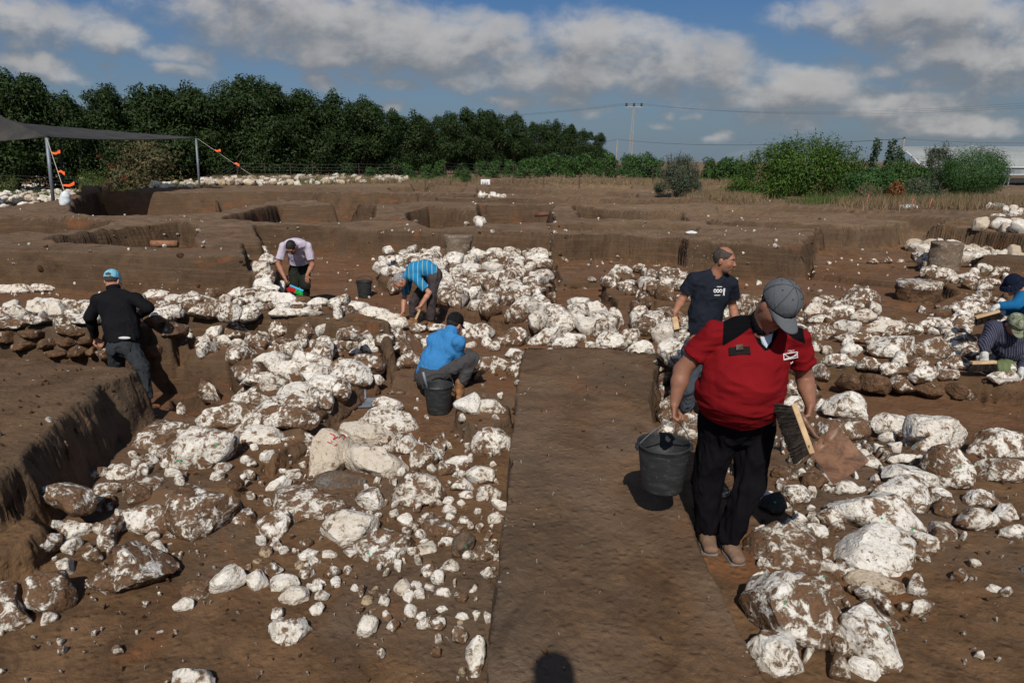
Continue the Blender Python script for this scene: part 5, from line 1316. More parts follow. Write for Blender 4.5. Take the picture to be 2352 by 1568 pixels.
for i in range(4):
    mb = MB(); mb.tube([(i*5.9, -.02, 0), (i*5.9, -.02, zt*.44)], .05, 6); mb.tube([(i*5.9-.5, -.3, 0), (i*5.9, -.02, zt*.44)], .03, 6); mb.build('post', m_zinc, tn)
# --- shade net with poles, ropes, flags, sandbag
m_net, N, b = new_mat('shade_net')
tc = N.n('ShaderNodeTexCoord').outputs['Object']; n = N.noise(tc, .9, 5, .6, .5)
N.put(b.inputs['Base Color'], N.mix(N.ramp(n, .3, .7), col(.022, .021, .021), col(.060, .053, .046))); b.inputs['Roughness'].default_value = .85
b.inputs['Alpha'].default_value = .93; bump(N, b, N.noise(tc, 5, 4, .6, 1), .4, .05)
m_rope = simple('rope', (.55, .50, .42), .9, .1); m_flag = simple('orange_tape', (.85, .12, .02), .6, .12, 30); m_bag = simple('woven_plastic_bag', (.62, .66, .68), .6, .06, 10, .4, 90)
pA0 = at_z(122, 462, .55); yA = pA0[1]; pA1 = at_y(107, 314, yA+.1)
pB0 = at_z(459, 441, .58); yB = pB0[1]; pB1 = at_y(450, 316, yB)
pC0 = at_z(145, 448, .55); yC = pC0[1]+1.0; pC1 = at_y(138, 322, yC)
print('poles', yA, yB, yC, pA1, pB1)
net = empty('shade_net', tuple(pA0), 'sagging dark shade net stretched over poles at the upper left', 'canopy')
o0 = np.array(net.location)
P00 = at_y(-330, 330, yA-.5); P10 = pA1; P11 = pB1; P01 = at_y(-420, 60, yA-2.0)
K1 = at_y(-20, 258, yA+.8)
nu, nv = 60, 30
Vn = []
# two panels meeting on the line from K (high, left) to pole A / pole B
def panel(Acorn, Bcorn, Ccorn, Dcorn, sag, nu=40, nv=24):
    V = []
    for i in range(nu+1):
        for j in range(nv+1):
            u, v = i/nu, j/nv
            p = (1-u)*(1-v)*Acorn+u*(1-v)*Bcorn+u*v*Ccorn+(1-u)*v*Dcorn
            e = 4*u*(1-u)*(.6+.4*4*v*(1-v)) ; p = p-np.array([0, 0, sag*e]); V.append(p)
    F = [(i*(nv+1)+j, (i+1)*(nv+1)+j, (i+1)*(nv+1)+j+1, i*(nv+1)+j+1) for i in range(nu) for j in range(nv)]
    return np.array(V), F
K2 = at_y(-300, 150, yA+1.2)
Va, Fa = panel(pA1, pB1, at_y(60, 285, yB+1.2), K1, .20)
Vb, Fb = panel(P00, pA1, K1, K2, .22)
for Vx, Fx in ((Va, Fa), (Vb, Fb)):
    Vx = Vx + np.stack([0*Vx[:, 0], 0*Vx[:, 0], .05*fbm(Vx, 1.2, 3, 5)], 1) - o0
    me = bpy.data.meshes.new('sheet'); me.from_pydata(Vx.tolist(), [], Fx); me.polygons.foreach_set('use_smooth', [True]*len(Fx)); link('sheet', me, m_net, net)
edge = [pA1+(pB1-pA1)*t-np.array([0, 0, .20*4*t*(1-t)*.6+.01]) for t in np.linspace(0, 1, 24)]
mb = MB(); mb.tube([p-o0 for p in edge], .022, 5)
edge2 = [P00+(pA1-P00)*t-np.array([0, 0, .22*4*t*(1-t)*.6+.01]) for t in np.linspace(0, 1, 24)]; mb.tube([p-o0 for p in edge2], .022, 5); mb.build('hem', m_net, net, smooth=True)
def post(a, b_, r_, mat, label):
    mb = MB(); a = np.array(a); b_ = np.array(b_); mb.tube([(0, 0, -.15), b_-a], r_, 14); root = empty('net_pole', tuple(a), label, 'pole'); mb.build('tube', mat, root, smooth=True)
    mb = MB(); mb.lathe([(0, .06), (r_*1.15, .055), (r_*1.15, -.04), (r_*1.02, -.05)], 14, b_-a); mb.build('cap', m_mesh, root); return root
post(pA0, pA1, .075, m_zinc, 'thick grey steel net pole beside the white sandbag'); post(pB0, pB1, .06, m_zinc, 'thin grey steel pole at the right corner of the shade net')
post(pC0, pC1, .06, m_mesh, 'black net pole standing in shadow behind the thick grey one')
def rope(A, B, flags, label, labf, mat=None, r_=.012):
    A, B = np.array(A), np.array(B); mb = MB(); mb.tube([A+(B-A)*t-np.array([0, 0, .02*4*t*(1-t)]) for t in np.linspace(0, 1, 8)], r_, 5); o = mb.build('guy_rope', mat or m_rope); tag(o, label, 'rope')
    for (t, L, dx, dz) in flags:
        p = A+(B-A)*t; r = np.random.default_rng(int(t*1000+L*77)); n = 9; V = []; 
        for i in range(n):
            q = i/(n-1); w_ = .035+.05*q
            c_ = p+np.array([dx*L*q, .02*math.sin(q*5), dz*L*q+.03*math.sin(q*6+t*9)]); V += [c_+np.array([0, .01, w_]), c_+np.array([0, -.02, -w_*.7])]
        me = bpy.data.meshes.new('flag'); me.from_pydata([tuple(v) for v in V], [], [(2*i, 2*i+2, 2*i+3, 2*i+1) for i in range(n-1)]); o = link('warning_tape', me, m_flag)
        sm = o.modifiers.new('solid', 'SOLIDIFY'); sm.thickness = .004; tag(o, 'orange warning tape '+labf+(', highest' if t == min(f[0] for f in flags) else ', lowest' if t == max(f[0] for f in flags) else ', second from top' if t < .7 else ', third from top'), 'tape')
ybag = yA-.4; pbag = at_z(153, 468, .52)
rope(pA1+np.array([.05, -.08, -.08]), at_y(150, 446, pbag[1]+.05), [(.27, .40, 1, .05), (.60, .34, .9, -.2), (.86, .6, .9, .15), (.93, .35, -.2, -.8)], 'pale guy rope from thick grey pole down to the sandbag', 'tied to the pale rope beside the thick grey pole')
rope(pB1, at_y(590, 410, yB+1.5), [(.30, .38, .9, -.15), (.62, .36, .8, -.25)], 'guy rope running right from the thin grey pole', 'on the rope right of the thin grey pole')
rope(pC1+np.array([.3, 1, .1]), at_y(300, 414, yB+.5), [(.45, .35, -.7, .3), (.70, .45, -.8, .35), (.96, .4, -.9, .05)], 'thin dark guy rope under the shade net', 'on the thin dark rope under the net', m_wire, .008)
# --- people sized props far away
mb = MB(); p = at_y(1115, 404, 47); mb.box((0, 0, .19), (.62, .4, .36)); 
m_white = simple('white_plastic', (.78, .80, .80), .5, .04)
o = mb.build('crate', m_white, loc=(p[0], 47, hz(p[0], 47)), bevel=.02); tag(o, 'small white plastic crate on the ground before the saplings', 'crate')
m_peg = simple('pink_peg', (.75, .16, .16), .6, .1)
for i, (px, py) in enumerate([(1990, 470), (2060, 474), (2092, 475), (2135, 474)]):
    pp = at_z(px-3, py+6, .55); mb = MB(); mb.tube([(0, 0, -.05), (.09, 0, .42-.08*(i == 1))], .012, 5); o = mb.build('survey_peg', m_peg, loc=(pp[0], pp[1], hz(pp[0], pp[1]))); tag(o, ['leftmost', 'second', 'third', 'rightmost'][i]+' thin pink survey peg in the bare field at the right', 'peg', 'pink survey pegs')
def sack(loc, L, W_, H_, rot, label, seed_, upright=False):
    r = np.random.default_rng(seed_); n1, n2 = 26, 16; V = []
    for i in range(n1+1):
        u = i/n1*2-1
        pinch = (1-abs(u)**3.5)**.5 if abs(u) < 1 else 0
        for k in range(n2):
            th = 2*math.pi*k/n2; rr = max(pinch, .08)
            y_ = math.cos(th); z_ = math.sin(th); V.append([u*L/2, y_*W_/2*(max(pinch, .75) if abs(u) > .8 else 1)*(.75+.25*rr), z_*H_/2*rr])
    V = np.array(V); nz = fbm(V*1.0+seed_, 9, 4, seed_); V += nz[:, None]*.03*(V/np.linalg.norm(V, axis=1)[:, None])
    if upright:
        V = V[:, [2, 1, 0]]; V[:, 2] += L/2; t = np.clip(V[:, 2]/L, 0, 1); k = 1.05-.45*t**3; V[:, 0] *= k; V[:, 1] *= k; V[:, 0] += .16*t*L
    else: V[:, 2] += H_*.35; V[:, 2] = np.maximum(V[:, 2], .0)
    F = [(i*n2+k, i*n2+(k+1) % n2, (i+1)*n2+(k+1) % n2, (i+1)*n2+k) for i in range(n1) for k in range(n2)]+[tuple(range(n2))[::-1], tuple(n1*n2+k for k in range(n2))]
    me = bpy.data.meshes.new('sandbag'); me.from_pydata(V.tolist(), [], F); me.polygons.foreach_set('use_smooth', [True]*len(F)); o = link('sandbag', me, m_bag, loc=loc); o.rotation_euler = (0, 0, rot); tag(o, label, 'bag'); return o
p = at_z(150, 476, .52); sack((p[0], p[1], hz(p[0], p[1])-.02), .62, .36, .42, .1, 'full white sandbag tied at the neck, standing by the thick grey pole', 3, True)
for i, (px, py, L, lab) in enumerate([(1585, 585, .26, 'white sandbag at the end of the rear baulk behind the navy T-shirt'), (1605, 461, .4, 'crumpled white bag on the bare ground above the baulks'), (2085, 482, .8, 'flat white bag lying in the field below the pink pegs'), (2290, 480, .8, 'flat white bag beside loose stones at the right edge'), (1120, 407, .5, 'small white bag beside the white crate'), (2, 522, .5, 'white bag in the trench at the left edge')]):
    z_ = .5 if i else .0; p = at_z(px, py, z_); sack((p[0], p[1], hz(p[0], p[1])), L, L*.5, L*.3, .2*i, lab, 20+i)
# --- broken columns and the pipe
m_col = stone_mat('column_stone', (.34, .30, .25), (.24, .205, .17), (.10, .075, .055))
def drum(px, py_base, zb, r0, r1, h, label, seed_, mat, y=None, topmat=None):
    p = at_z(px, py_base, zb); n = 40; m = 24; V = []
    for i in range(m+1):
        t = i/m; rr = r0+(r1-r0)*t
        if i == m: rr *= .96
        for k in range(n): th = 2*math.pi*k/n; V.append([rr*math.cos(th), rr*math.sin(th), t*h])
    V.append([0, 0, h]); V = np.array(V); nz = fbm(V+seed_*3, 6, 5, seed_, .6); d = V.copy(); d[:, 2] = 0; d /= (np.linalg.norm(d, axis=1)+1e-6)[:, None]
    V[:, :2] += d[:, :2]*(nz*.06)[:, None]; V[:, 2] += np.where(V[:, 2] > h*.9, fbm(V, 5, 3, seed_+1)*.02, 0)
    F = [(i*n+k, i*n+(k+1) % n, (i+1)*n+(k+1) % n, (i+1)*n+k) for i in range(m) for k in range(n)]+[(m*n+k, m*n+(k+1) % n, (m+1)*n) for k in range(n)]
    me = bpy.data.meshes.new('column'); me.from_pydata(V.tolist(), [], F); me.polygons.foreach_set('use_smooth', [True]*len(F))
    mu = np.clip(.35+.9*sstep(.80, .62, V[:, 2]/h), 0, 1) if topmat else np.full(len(V), .5)
    for nm, arr in (('mud', mu), ('tint', np.full(len(V), .2))):
        a = me.attributes.new(nm, 'FLOAT', 'POINT'); a.data.foreach_set('value', arr.astype(np.float32))
    o = link('broken_column', me, mat, loc=(p[0], p[1]+r0, hz(p[0], p[1]+r0)-.05)); tag(o, label, 'column'); return o
drum(2132, 702, -.25, .36, .39, .40, 'squat white-topped column drum on an earth foot, left of the navy-hatted man', 3, m_stone, topmat=True)
drum(2186, 622, .0, .30, .33, .62, 'taller grey weathered column stub at the right rear', 4, m_col)
drum(1052, 612, -.25, .30, .36, .62, 'short grey tapering column stub near the bent man in striped blue', 5, m_col)
p = at_z(658, 560, -.1); mb = MB(); mb.tube([(-.3, 0, 0), (.3, 0, 0)], .09, 12)
m_pipe = simple('rusty_pipe', (.13, .06, .04), .8, .2); p = at_z(405, 559, .45); o = mb.build('clay_pipe', m_terra, loc=(at_y(658, 975, 14)[0], 14, 0)); bpy.data.objects.remove(o)
mb = MB(); mb.tube([(-.32, 0, 0), (.30, .02, 0)], .085, 14); pp = at_y(659/1.0, 560, 18); 
pp = at_y((1135*.5808)/1.7415, (910+112*.5808)/1.7415, 16.6); o = mb.build('clay_pipe', m_terra, loc=(pp[0], 16.6, pp[2]), smooth=True); tag(o, 'short reddish pipe lying in the trench behind the big left baulk', 'pipe')
mb = MB(); mb.tube([(-.22, 0, 0), (.2, 0, .02)], .07, 12); pp = at_y(1580, 490, 21); pp = at_y((1366+1380*.5808)/1.7415, (1478*.5808)/1.7415, 20.5); o = mb.build('iron_pipe', m_pipe, loc=tuple(pp), smooth=True); tag(o, 'rusty pipe sticking out of a trench wall in the middle distance', 'pipe')
# ------------------------------------------------------------------ figures: smooth-blended solids turned into one skin
def J(px, py, y): return at_y(px, py, y)
def unit(v): v = np.asarray(v, float); return v/(np.linalg.norm(v)+1e-9)
def cap_(a, b, ra, rb, k=.03, clip=None): return ('c', np.array(a, float), np.array(b, float), ra, rb, k, clip)
def ell(c, rad, fr=None, k=.03, clip=None): return ('e', np.array(c, float), np.array(rad, float), np.eye(3) if fr is None else np.array(fr, float), k, clip)
def xcap(a, b, u, ra, rb, k=.03, clip=None): return ('x', np.array(a, float), np.array(b, float), unit(u), ra, rb, k, clip)
def sub(p): return ('-', p)
def prim_eval(p, P):
    if p[0] == 'c':
        _, a, b, ra, rb, k, clip = p; ab = b-a; ap = P-a; t = np.clip((ap @ ab)/(ab @ ab+1e-12), 0, 1)
        d = np.linalg.norm(ap-t[..., None]*ab, axis=-1) - (ra+(rb-ra)*t)
    elif p[0] == 'e':
        _, c, rad, fr, k, clip = p; q = (P-c) @ fr.T
        k0 = np.linalg.norm(q/rad, axis=-1); k1 = np.linalg.norm(q/(rad*rad), axis=-1); d = k0*(k0-1)/(k1+1e-9)
    else:
        _, a, b, u, ra, rb, k, clip = p; w_ = b-a; L = np.linalg.norm(w_); w_ = w_/L; u = unit(u-w_*(u @ w_)); v = np.cross(w_, u)
        ap = P-a; s = ap @ w_; t = np.clip(s/L, 0, 1); rem = s-t*L; ru = ra[0]+(rb[0]-ra[0])*t; rv = ra[1]+(rb[1]-ra[1])*t; mn = np.minimum(ru, rv)
        q = np.sqrt(((ap @ u)/ru)**2+((ap @ v)/rv)**2+(rem/mn)**2); g = np.sqrt(((ap @ u)/ru**2)**2+((ap @ v)/rv**2)**2+(rem/mn**2)**2)
        d = q*(q-1)/(g+1e-9)
    if clip is not None:
        for cp, cn in (clip if isinstance(clip, list) else [clip]): d = np.maximum(d, (P-np.array(cp)) @ unit(cn))
    return d
def prim_box(p):
    if p[0] == 'c': r = max(p[3], p[4]); return np.minimum(p[1], p[2])-r, np.maximum(p[1], p[2])+r, p[5]
    if p[0] == 'e': r = p[2].max(); return p[1]-r, p[1]+r, p[4]
    r = max(*p[4], *p[5]); return np.minimum(p[1], p[2])-r, np.maximum(p[1], p[2])+r, p[6]
def solid(prims, vox, fold=0, fscale=9, fseed=1, fstretch=(1, 1, .45), detail=0):
    lo = np.min([prim_box(p)[0] for p in prims if p[0] != '-'], 0)-4*vox; hi = np.max([prim_box(p)[1] for p in prims if p[0] != '-'], 0)+4*vox
    n = np.ceil((hi-lo)/vox).astype(int)+1; D = np.full(n, .25, np.float32)
    for p in prims:
        neg = p[0] == '-'; p_ = p[1] if neg else p; a, b, k = prim_box(p_); m = k+3*vox
        i0 = np.maximum(((a-m-lo)/vox).astype(int), 0); i1 = np.minimum(((b+m-lo)/vox).astype(int)+2, n)
        g = np.stack(np.meshgrid(*[lo[q]+vox*np.arange(i0[q], i1[q]) for q in range(3)], indexing='ij'), -1)
        d = prim_eval(p_, g); S = D[i0[0]:i1[0], i0[1]:i1[1], i0[2]:i1[2]]
        if neg: h = np.maximum(k-np.abs(S+d), 0)/k; S[...] = np.maximum(S, -d)+h*h*k*.25
        else: h = np.maximum(k-np.abs(S-d), 0)/k; S[...] = np.minimum(S, d)-h*h*k*.25
    # surface nets
    ins = D < 0; c8 = np.zeros(tuple(n-1), np.int8)
    for i in (0, 1):
        for j in (0, 1):
            for k in (0, 1): c8 += ins[i:n[0]-1+i, j:n[1]-1+j, k:n[2]-1+k]
    act = (c8 > 0) & (c8 < 8); ci = np.argwhere(act); idx = -np.ones(act.shape, np.int64); idx[act] = np.arange(len(ci))
    pos = np.zeros((len(ci), 3)); cnt = np.zeros(len(ci))
    crn = [(i, j, k) for i in (0, 1) for j in (0, 1) for k in (0, 1)]
    for A in crn:
        for ax in range(3):
            if A[ax]: continue
            B = list(A); B[ax] = 1; va = D[tuple((ci+np.array(A)).T)]; vb = D[tuple((ci+np.array(B)).T)]
            x = (va < 0) != (vb < 0); t = np.where(x, va/(va-vb+1e-12), 0); q = ci+np.array(A)+t[:, None]*(np.array(B)-np.array(A)); pos += q*x[:, None]; cnt += x
    V = lo+vox*pos/cnt[:, None]; Fs = []
    for ax in range(3):
        o = [q for q in range(3) if q != ax]; sl0 = [slice(None)]*3; sl1 = [slice(None)]*3; sl0[ax] = slice(0, -1); sl1[ax] = slice(1, None)
        e = ins[tuple(sl0)] != ins[tuple(sl1)]; E = np.argwhere(e); E = E[(E[:, o[0]] > 0) & (E[:, o[1]] > 0) & (E[:, o[0]] < n[o[0]]-1) & (E[:, o[1]] < n[o[1]]-1)]
        def cell(d0, d1): q = E.copy(); q[:, o[0]] -= d0; q[:, o[1]] -= d1; return idx[tuple(q.T)]
        Q = np.stack([cell(1, 1), cell(0, 1), cell(0, 0), cell(1, 0)], 1); flip = ~ins[tuple(E.T)]
        if ax == 1: flip = ~flip
        Q[flip] = Q[flip][:, ::-1]; Fs.append(Q)
    F = np.vstack(Fs); F = F[(F >= 0).all(1)]
    # normals for folds
    if fold or detail:
        nrm = np.zeros_like(V); a, b, c, d = (V[F[:, i]] for i in range(4)); fn = np.cross(c-a, d-b)
        for i in range(4): np.add.at(nrm, F[:, i], fn)
        nrm /= np.linalg.norm(nrm, axis=1)[:, None]+1e-12
        st = np.array(fstretch); wv = fbm(V*st, fscale*.5, 2, fseed+9)
        f = fbm(V*st+wv[:, None]*.10, fscale, 3, fseed, .5); rg = 1-2*np.abs(f)*2.2
        V = V+nrm*(rg*fold)[:, None]
        if detail: V = V+nrm*(fbm(V, 30, 2, fseed+3)*detail)[:, None]
    return V, F
def make(name, prims, vox, mat, parent, origin, fold=0, fscale=9, seed=1, stretch=(1, 1, .45), attrs=None, detail=0):
    V, F = solid(prims, vox, fold, fscale, seed, stretch, detail)
    at = {k: f(V) for k, f in (attrs or {}).items()}
    me = mesh_np(name, V-origin, F, True, at); return link(name, me, mat, parent)
def frame(F_, U_):                       # rows: right, forward, up
    F_ = unit(F_); U_ = unit(np.array(U_)-F_*(np.array(U_) @ F_)); R = np.cross(F_, U_); return np.array([R, F_, U_])
def head_prims(c, fr, s=1.0, fat=1.0):
    R, F_, U_ = fr; P = lambda r, f, u: c+(R*r+F_*f+U_*u)*s
    q = [ell(P(0, -.012, .035), (.076*s, .095*s, .090*s), fr, .02), ell(P(0, .018, -.045), (.060*s*fat, .070*s, .068*s), fr, .04), ell(P(0, .03, -.01), (.066*s*fat, .066*s, .07*s), fr, .03),
         cap_(P(-.03, .076, .036), P(.03, .076, .036), .016*s, .016*s, .015), cap_(P(0, .088, .02), P(0, .110, -.018), .008*s, .014*s, .010), ell(P(0, .104, -.022), (.018*s, .012*s, .010*s), fr, .008),
         ell(P(0, .070, -.092), (.026*s, .022*s, .018*s), fr, .02), cap_(P(-.018, .084, -.052), P(.018, .084, -.052), .008*s, .008*s, .01), cap_(P(-.015, .083, -.064), P(.015, .083, -.064), .008*s, .008*s, .008),
         ell(P(-.042, .062, -.02), (.022*s*fat, .02*s, .024*s), fr, .02), ell(P(.042, .062, -.02), (.022*s*fat, .02*s, .024*s), fr, .02)]
    for g in (-1, 1): q += [sub(ell(P(g*.031, .098, .014), (.017*s, .014*s, .010*s), fr, .012)), ell(P(g*.031, .080, .013), (.013*s, .010*s, .009*s), fr, .004), ell(P(g*.080, -.008, -.008), (.010*s, .020*s, .032*s), fr, .008)]
    return q
def hand_prims(w_, d, n, thumb, curl, s=1.0):
    """w_ wrist, d direction of fingers, n palm normal (fingers curl towards it), thumb=+1/-1 side"""
    d = unit(d); n = unit(np.array(n)-d*(np.array(n) @ d)); s_ = np.cross(d, n)*thumb; q = []
    q.append(xcap(w_+d*.012, w_+d*.070*s, s_, (.030*s, .016*s), (.039*s, .014*s), .015)); K = w_+d*.080*s
    for i, L in enumerate((.068, .078, .072, .056)):
        o = (i-1.5)*-.0195*s; a = K+s_*o-d*abs(i-1.2)*.004; ang = 0; p = a; rr = .0092*s
        for j, f in enumerate((.45, .32, .25)):
            ang += curl*(.75, 1.0, .8)[j]+.03*i*curl; dr = d*math.cos(ang)+n*math.sin(ang)+s_*(1.5-i)*.03; e = p+unit(dr)*L*f*s; q.append(cap_(p, e, rr, rr*.90, .006)); p = e; rr *= .92
    t0 = w_+d*.025*s+s_*.028*s; t1 = t0+unit(d*.55+s_*.8+n*.35)*.036*s; t2 = t1+unit(d*.9+s_*.15+n*(.35+curl*.4))*.030*s; t3 = t2+unit(d*.8-s_*.2*curl+n*(.4+curl*.5))*.024*s
    q += [cap_(t0-s_*.006, t1, .015*s, .0125*s, .012), cap_(t1, t2, .0120*s, .0105*s, .006), cap_(t2, t3, .0105*s, .0085*s, .005)]
    return q
def garment_mat(name, c, var=.10, rough=.9, fuzz=.3, weave=180):
    m, N, b = new_mat(name); tc = N.n('ShaderNodeTexCoord').outputs['Object']; n = N.noise(tc, 5, 4, .6); n2 = N.noise(tc, weave, 2, .5)
    cc = N.mix(N.ramp(n, .3, .7), col(*[q*(1-var) for q in c]), col(*[min(1, q*(1+var)) for q in c]))
    dust = N.ramp(N.noise(tc, 3.1, 6, .7, .8), .60, .78); cc = N.mix(N.m('MULTIPLY', dust, .10), cc, col(.24, .19, .14))
    N.put(b.inputs['Base Color'], cc); b.inputs['Roughness'].default_value = rough; b.inputs['Specular IOR Level'].default_value = .04
    bump(N, b, N.m('ADD', n2, N.m('MULTIPLY', N.noise(N.vmul(tc, (1, 1, .5)), 22, 4, .6, 1.2), 2.2)), .45, .006)
    return m, N, b, cc
def skin_mat(name, c):
    m, N, b = new_mat(name); tc = N.n('ShaderNodeTexCoord').outputs['Object']; n = N.noise(tc, 14, 5, .65)
    N.put(b.inputs['Base Color'], N.mix(N.ramp(n, .3, .7), col(c[0]*.86, c[1]*.80, c[2]*.80), col(c[0]*1.1, c[1]*1.08, c[2]*1.05)))
    b.inputs['Roughness'].default_value = .55; b.inputs['Specular IOR Level'].default_value = .35; b.inputs['Subsurface Weight'].default_value = .08; b.inputs['Subsurface Scale'].default_value = .01
    bump(N, b, N.noise(tc, 130, 3, .6), .25, .002); return m
m_skin = skin_mat('skin', (.33, .155, .095)); m_skin2 = skin_mat('skin_fair', (.44, .22, .15)); m_skin3 = skin_mat('skin_dark', (.26, .125, .078))
m_hair = simple('dark_hair', (.018, .014, .012), .6, .3, 60, .7, 220); m_hairg = simple('grey_hair', (.26, .25, .24), .7, .35, 50, .7, 200); m_hairs = simple('cropped_hair', (.06, .045, .038), .7, .3, 60, .6, 260)
m_eye = simple('eye_white', (.30, .25, .22), .25, .02); m_iris = simple('iris', (.02, .014, .01), .15, .02)
m_sole = simple('rubber_sole', (.13, .135, .14), .8, .15, 20); m_boot = simple('tan_leather', (.24, .12, .055), .75, .15, 14, .3); m_bootp = simple('dusty_brown_leather', (.17, .105, .07), .8, .12, 18, .3)
m_glove = simple('white_work_glove', (.52, .52, .50), .9, .12, 30, .4, 90)
m_wood = simple('pale_wood', (.50, .34, .19), .75, .15, 9, .2); m_brist = simple('dark_bristle', (.025, .018, .014), .8, .3, 40)
m_seam = simple('dark_seam', (.035, .035, .038), .9, .1)
def eyes(root, c, fr, org, s=1.0):
    R, F_, U_ = fr
    for g in (-1, 1):
        p = c+(R*g*.031+F_*.083+U_*.013)*s; V, F = solid([ell(p, (.0125*s, .0105*s, .0085*s), fr)], .0016); o = link('eye', mesh_np('eye', V-org, F), m_eye, root)
        V, F = solid([ell(p+F_*.0075*s-U_*.001, (.0052*s, .0042*s, .0052*s), fr)], .001); link('iris', mesh_np('iris', V-org, F), m_iris, o)
def brow_hair(root, c, fr, org, mat, s=1.0, moustache=False):
    R, F_, U_ = fr; P = lambda r, f, u: c+(R*r+F_*f+U_*u)*s
    for g in (-1, 1): make('eyebrow', [cap_(P(g*.016, .094, .034), P(g*.032, .092, .040), .004*s, .005*s, .004), cap_(P(g*.032, .092, .040), P(g*.050, .080, .034), .005*s, .003*s, .004)], .0025, mat, root, org)
    if moustache: make('moustache', [cap_(P(0, .100, -.040), P(.030, .086, -.052), .007*s, .005*s, .005), cap_(P(0, .100, -.040), P(-.030, .086, -.052), .007*s, .005*s, .005)], .003, mat, root, org, detail=.0015)
def hair_cap(root, c, fr, org, mat, name='hair', inflate=.006, back=True, bald=False, s=1.0, front=.03, low=-.06):
    R, F_, U_ = fr; P = lambda r, f, u: c+(R*r+F_*f+U_*u)*s
    i = inflate; q = [ell(P(0, -.014, .034), ((.076+i)*s, (.095+i)*s, (.090+i)*s), fr, .01, [(P(0, .062, .055), F_*1.0-U_*.55), (P(0, -.03, low), -U_-F_*(-.35))])]
    q.append(sub(ell(P(0, .075, -.015), (.062*s, .075*s, .085*s), fr, .02)))
    if bald: q.append(sub(ell(P(0, .015, .135), (.060*s, .085*s, .055*s), fr, .02)))
    make(name, q, .005, mat, root, org, detail=.003)
def cap_hat(root, c, fr, org, mat, matb=None, s=1.0, brim=1, bucket=False, backwards=False, name='cap'):
    R, F_, U_ = fr; P = lambda r, f, u: c+(R*r+F_*f+U_*u)*s
    q = [ell(P(0, -.010, .048), (.089*s, .106*s, .096*s), fr, .01, [(P(0, 0, .028), -U_+F_*.06)])]
    o = make(name, q, .0045, mat, root, org, fold=.0012, fscale=14)
    if bucket:
        q = []
        for k in range(20):
            a0, a1 = 2*math.pi*k/20, 2*math.pi*(k+1)/20; g = lambda a, f: P(.085*f*math.cos(a), -.01+.10*f*math.sin(a), .035-.052*(f-1)*1.35)
            q.append(cap_(g(a0, 1.25), g(a1, 1.25), .014, .014, .02)); q.append(cap_(g(a0, 1.02), g(a0, 1.52), .012, .006, .02))
            q.append(cap_(g(a0, 1.50), g(a1, 1.50), .006, .006, .02))
        make('brim', q, .005, matb or mat, o, org); o.children
    else:
        V, Fb = [], []; nt_, ns_ = 24, 8
        for i in range(nt_+1):
            t = -1+2*i/nt_; a_ = t*1.22
            for k in range(ns_+1):
                v = k/ns_; r0 = .084*math.sin(a_); f0 = -.010+.102*math.cos(a_); ext = .078*(1-abs(t)**3.0)*v
                V.append(P(r0*(1-.10*v*abs(t)), f0+ext, .030-.020*(t*t)*(.4+v)-ext*.30)-org)
        for i in range(nt_):
            for k in range(ns_): a0 = i*(ns_+1)+k; Fb.append((a0, a0+ns_+1, a0+ns_+2, a0+1))
        me = bpy.data.meshes.new('brim'); me.from_pydata([tuple(v) for v in V], [], Fb); me.polygons.foreach_set('use_smooth', [True]*len(Fb))
        ob = link('brim', me, matb or mat, o); sm = ob.modifiers.new('solid', 'SOLIDIFY'); sm.thickness = .004; sm.offset = 0
    if not bucket:
        mb = MB()
        for k in range(6):
            a_ = k*math.pi/3+math.pi/6; pts = [P(.0905*math.cos(a_)*math.cos(e_), -.010+.1075*math.sin(a_)*math.cos(e_), .048+.0975*math.sin(e_))-org for e_ in np.linspace(-.15, 1.5, 12)]; mb.tube(pts, .0014*s, 5)
            e_ = .9; a2 = a_+math.pi/6; mb.tube([P(.0900*math.cos(a2)*math.cos(e_), -.010+.107*math.sin(a2)*math.cos(e_), .048+.097*math.sin(e_))-org, P(.0925*math.cos(a2)*math.cos(e_), -.010+.1095*math.sin(a2)*math.cos(e_), .048+.0995*math.sin(e_))-org], .0035*s, 8)
        mb.build('seams', m_seam, o, smooth=True)
    q = [cap_(P(0, -.010, .143), P(0, -.010, .146), .008*s, .006*s)]; make('button', q, .003, mat, o, org)
    for ch in list(bpy.data.objects):
        if ch.parent == o: pass
    return o
def shoe(root, an, toe, up, org, mat, L=.27, s=1.0):
    d = unit(np.array(toe)-np.array(an)); up = unit(np.array(up)-d*(np.array(up) @ d)); sd_ = np.cross(d, up); an = np.array(an, float)
    heel = an-d*.05*s-up*.055*s; tip = heel+d*(L-.07)*s
    q = [xcap(heel, heel+d*.10*s, sd_, (.036*s, .045*s), (.042*s, .042*s), .03), xcap(heel+d*.08*s, tip, sd_, (.042*s, .040*s), (.043*s, .026*s), .03), cap_(an-up*.03, an+up*.06*s, .047*s, .049*s, .02)]
    fl = heel-up*.030*s; q = [p[:-1]+([(fl, -up)],) for p in q]
    o = make('shoe', q, .006, mat, root, org, fold=.0015, fscale=18)
    q = [xcap(heel-up*.034*s, heel+d*.10*s-up*.034*s, sd_, (.045*s, .022*s), (.049*s, .022*s), .02, [(fl-up*.014*s, -up), (fl+up*.004, up)]), xcap(heel+d*.08*s-up*.034*s, tip-up*.034*s, sd_, (.047*s, .022*s), (.048*s, .022*s), .02, [(fl-up*.014*s, -up), (fl+up*.010, up)])]
    make('sole', q, .005, m_sole, o, org)
    return o
